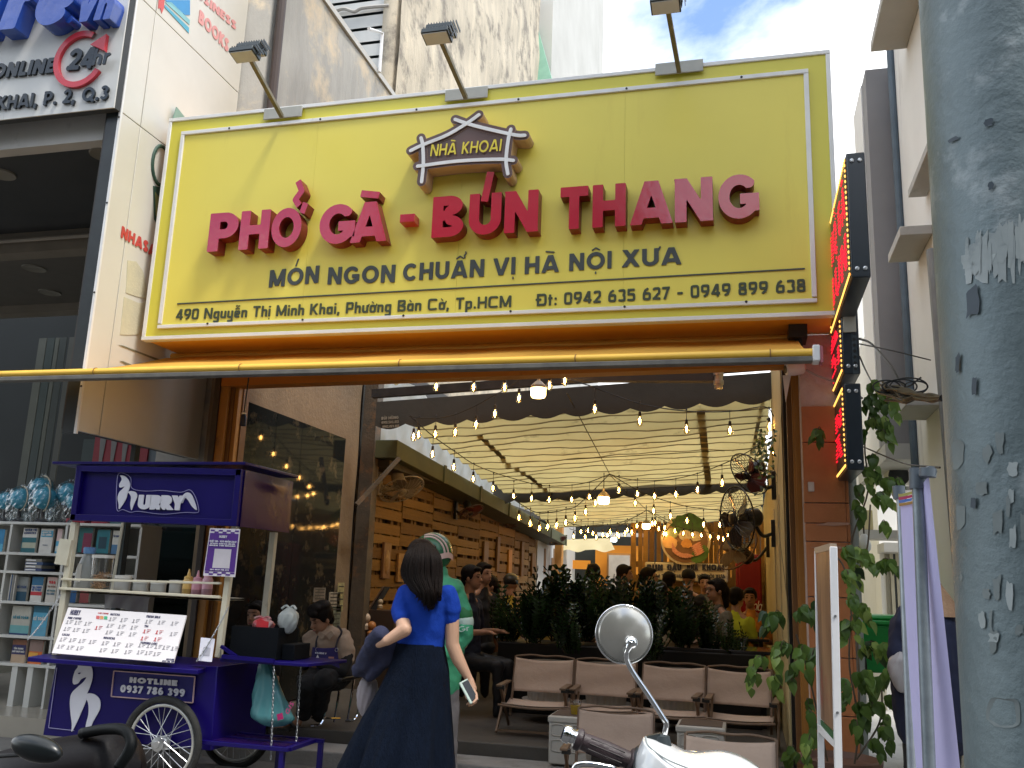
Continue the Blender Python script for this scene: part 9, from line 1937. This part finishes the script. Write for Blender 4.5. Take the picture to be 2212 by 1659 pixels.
# switch housing and white cowl
k = MB(); k.ball(Mp(1392, 1660, .0), (.030, .035, .045), 16, 10); k.build('switch_housing', mat('housing_black', (.014, .018, .022), rough=.35), sct, smooth='all')
cp = [(1380, 1665), (1372, 1655), (1374, 1630), (1386, 1600), (1396, 1591), (1440, 1606), (1470, 1622), (1500, 1628), (1550, 1624), (1590, 1632), (1625, 1650), (1660, 1680), (1690, 1740), (1400, 1740)]
k = MB(); outl = [Mp(p.x, p.y) for p in curve_pts([Vector((x, y, 0)) for x, y in cp], 3, True)]; ctr = Mp(1510, 1690)
n = len(outl); vs = []; lv = [(1.0, .0), (.985, -.022), (.93, -.045), (.80, -.068), (.55, -.085), (.25, -.092), (.05, -.093)]
for s_, d_ in lv: vs += [ctr.lerp(p, s_)+Vector((0, d_, 0)) for p in outl]
for s_, d_ in lv[:1]: pass
k.add(vs, [(i*n+j, i*n+(j+1) % n, (i+1)*n+(j+1) % n, (i+1)*n+j) for i in range(len(lv)-1) for j in range(n)]+[tuple(range((len(lv)-1)*n, len(lv)*n))])
vs = [ctr.lerp(p, s_)+Vector((0, d_, 0)) for s_, d_ in ((1.0, .0), (.98, .03), (.8, .07), (.1, .08)) for p in outl]; k.add(vs, [(i*n+(j+1) % n, i*n+j, (i+1)*n+j, (i+1)*n+(j+1) % n) for i in range(3) for j in range(n)])
k.build('handlebar_cowl', wpm, sct, smooth='all')
k = MB(); k.tube(curve_pts([Mp(1395, 1592, -.02), Mp(1402, 1612, -.055), Mp(1440, 1640, -.08), Mp(1500, 1665, -.092)]), .0016, 5); k.build('panel_seam', mat('seam_grey', (.35, .38, .38)), sct)
k = MB(); k.tube(curve_pts([Mp(1240, 1662, -.05), Mp(1248, 1652, -.05), Mp(1275, 1650, -.045), Mp(1330, 1660, -.03)]), .006, 10); k.build('brake_lever', chrome, sct, smooth='all')
k = MB(); k.cap(Mp(1500, 1740, .05), .10, Vector((Mp(1500, 1740).x, YM+.1, .55)), .13); k.build('front_shield', wpm, sct, smooth='all'); k = MB(); c_ = Vector((Mp(1500, 1740).x, YM+.15, .26)); k.tube([c_+Vector((0, .2*math.cos(a), .2*math.sin(a))) for a in [j*math.pi/12 for j in range(24)]], .055, 10, close=True); k.build('front_wheel', MATS['tyre'], sct, smooth='all')

YD = 2.7
ds = thing('dark_scooter', 'dark scooter seat and black tail grab rail at the lower left corner', 'scooter', tuple(PY(180, 1640, YD)))
def Dp(x, y, d=0): return PY(x, y, YD+d)
seat = mat('seat_vinyl', (.007, .005, .006), (.004, .0035, .004), 1.5, .5, spec=.16, bump=.12, bs=20)
k = MB()
def stf(u, v):
    x = -60+310*u; w_ = .5+.5*math.sin(math.pi*min(1, max(0, (u+.25)/1.35))); top = 1590+45*(1-u)**2*1.0+(70*max(0, u-.86)/.14 if u > .86 else 0)
    a = (v-.5)*math.pi; p = Dp(x, top, 0); r_ = .17*w_*(1 if u < .86 else (1-((u-.86)/.14)**2)**.5 if u < 1 else .02); return Vector((p.x, YD+.13+r_*math.sin(a)*1.0-.0, p.z-.11*(1-math.cos(a))*1.0))
k.grid(stf, 40, 20); k.build('seat', seat, ds, smooth='all', fix=False)
k = MB(); k.tube(curve_pts([Dp(180, 1582, -.02), Dp(230, 1574, -.02), Dp(272, 1576, -.02), Dp(285, 1600, -.02), Dp(278, 1625, -.03), Dp(262, 1650, -.05)], 5), [.010]*5+[.018]*40, 10) if False else k.tube(curve_pts([Dp(178, 1584, .06), Dp(230, 1575, .02), Dp(270, 1578, -.02), Dp(284, 1602, -.04), Dp(276, 1628, -.05), Dp(255, 1660, -.06)], 5), .018, 10)
k.build('grab_rail', mat('rail_black', (.003, .004, .0045), rough=.55, spec=.15), ds, smooth='all')
k = MB(); k.cap(Dp(60, 1720, .15), .14, Dp(250, 1720, .15), .12); k.build('tail_body', mat('scooter_dark_body', (.02, .02, .024), rough=.25, coat=.4), ds, smooth='all')
k = MB(); c_ = Vector((Dp(170, 1700).x, YD+.15, .27)); k.tube([c_+Vector((.21*math.cos(a), 0, .21*math.sin(a))) for a in [j*math.pi/12 for j in range(24)]], .055, 10, close=True); k.build('rear_wheel', MATS['tyre'], ds, smooth='all')
dm = thing('scooter_mirror', 'black oval scooter mirror at the bottom left corner', 'mirror', tuple(PY(80, 1620, 2.2)))
c_ = PY(79, 1617, 2.2); k = MB(); k.ball(c_, (.082, .03, .034), 28, 16, Matrix.Rotation(R(8), 3, 'Y')); k.build('shell', mat('mirror_black', (.006, .009, .010), (.004, .006, .007), 9, .3, stain=(.06, .08, .07), ss=60, sthr=.68), dm, smooth='all')
k = MB(); k.tube([c_+Vector((-.05, 0, -.02)), PY(-10, 1634, 2.2), PY(-40, 1634, 2.2)], .006, 8); k.build('stem', black, dm, smooth=True); k = MB(); k.tube([PY(-40, 1634, 2.2), PY(-60, 1750, 2.2), PY(-60, 1750, 2.2)-Vector((0, 0, .55))], .01, 8); k.build('stem', black, dm, smooth=True)
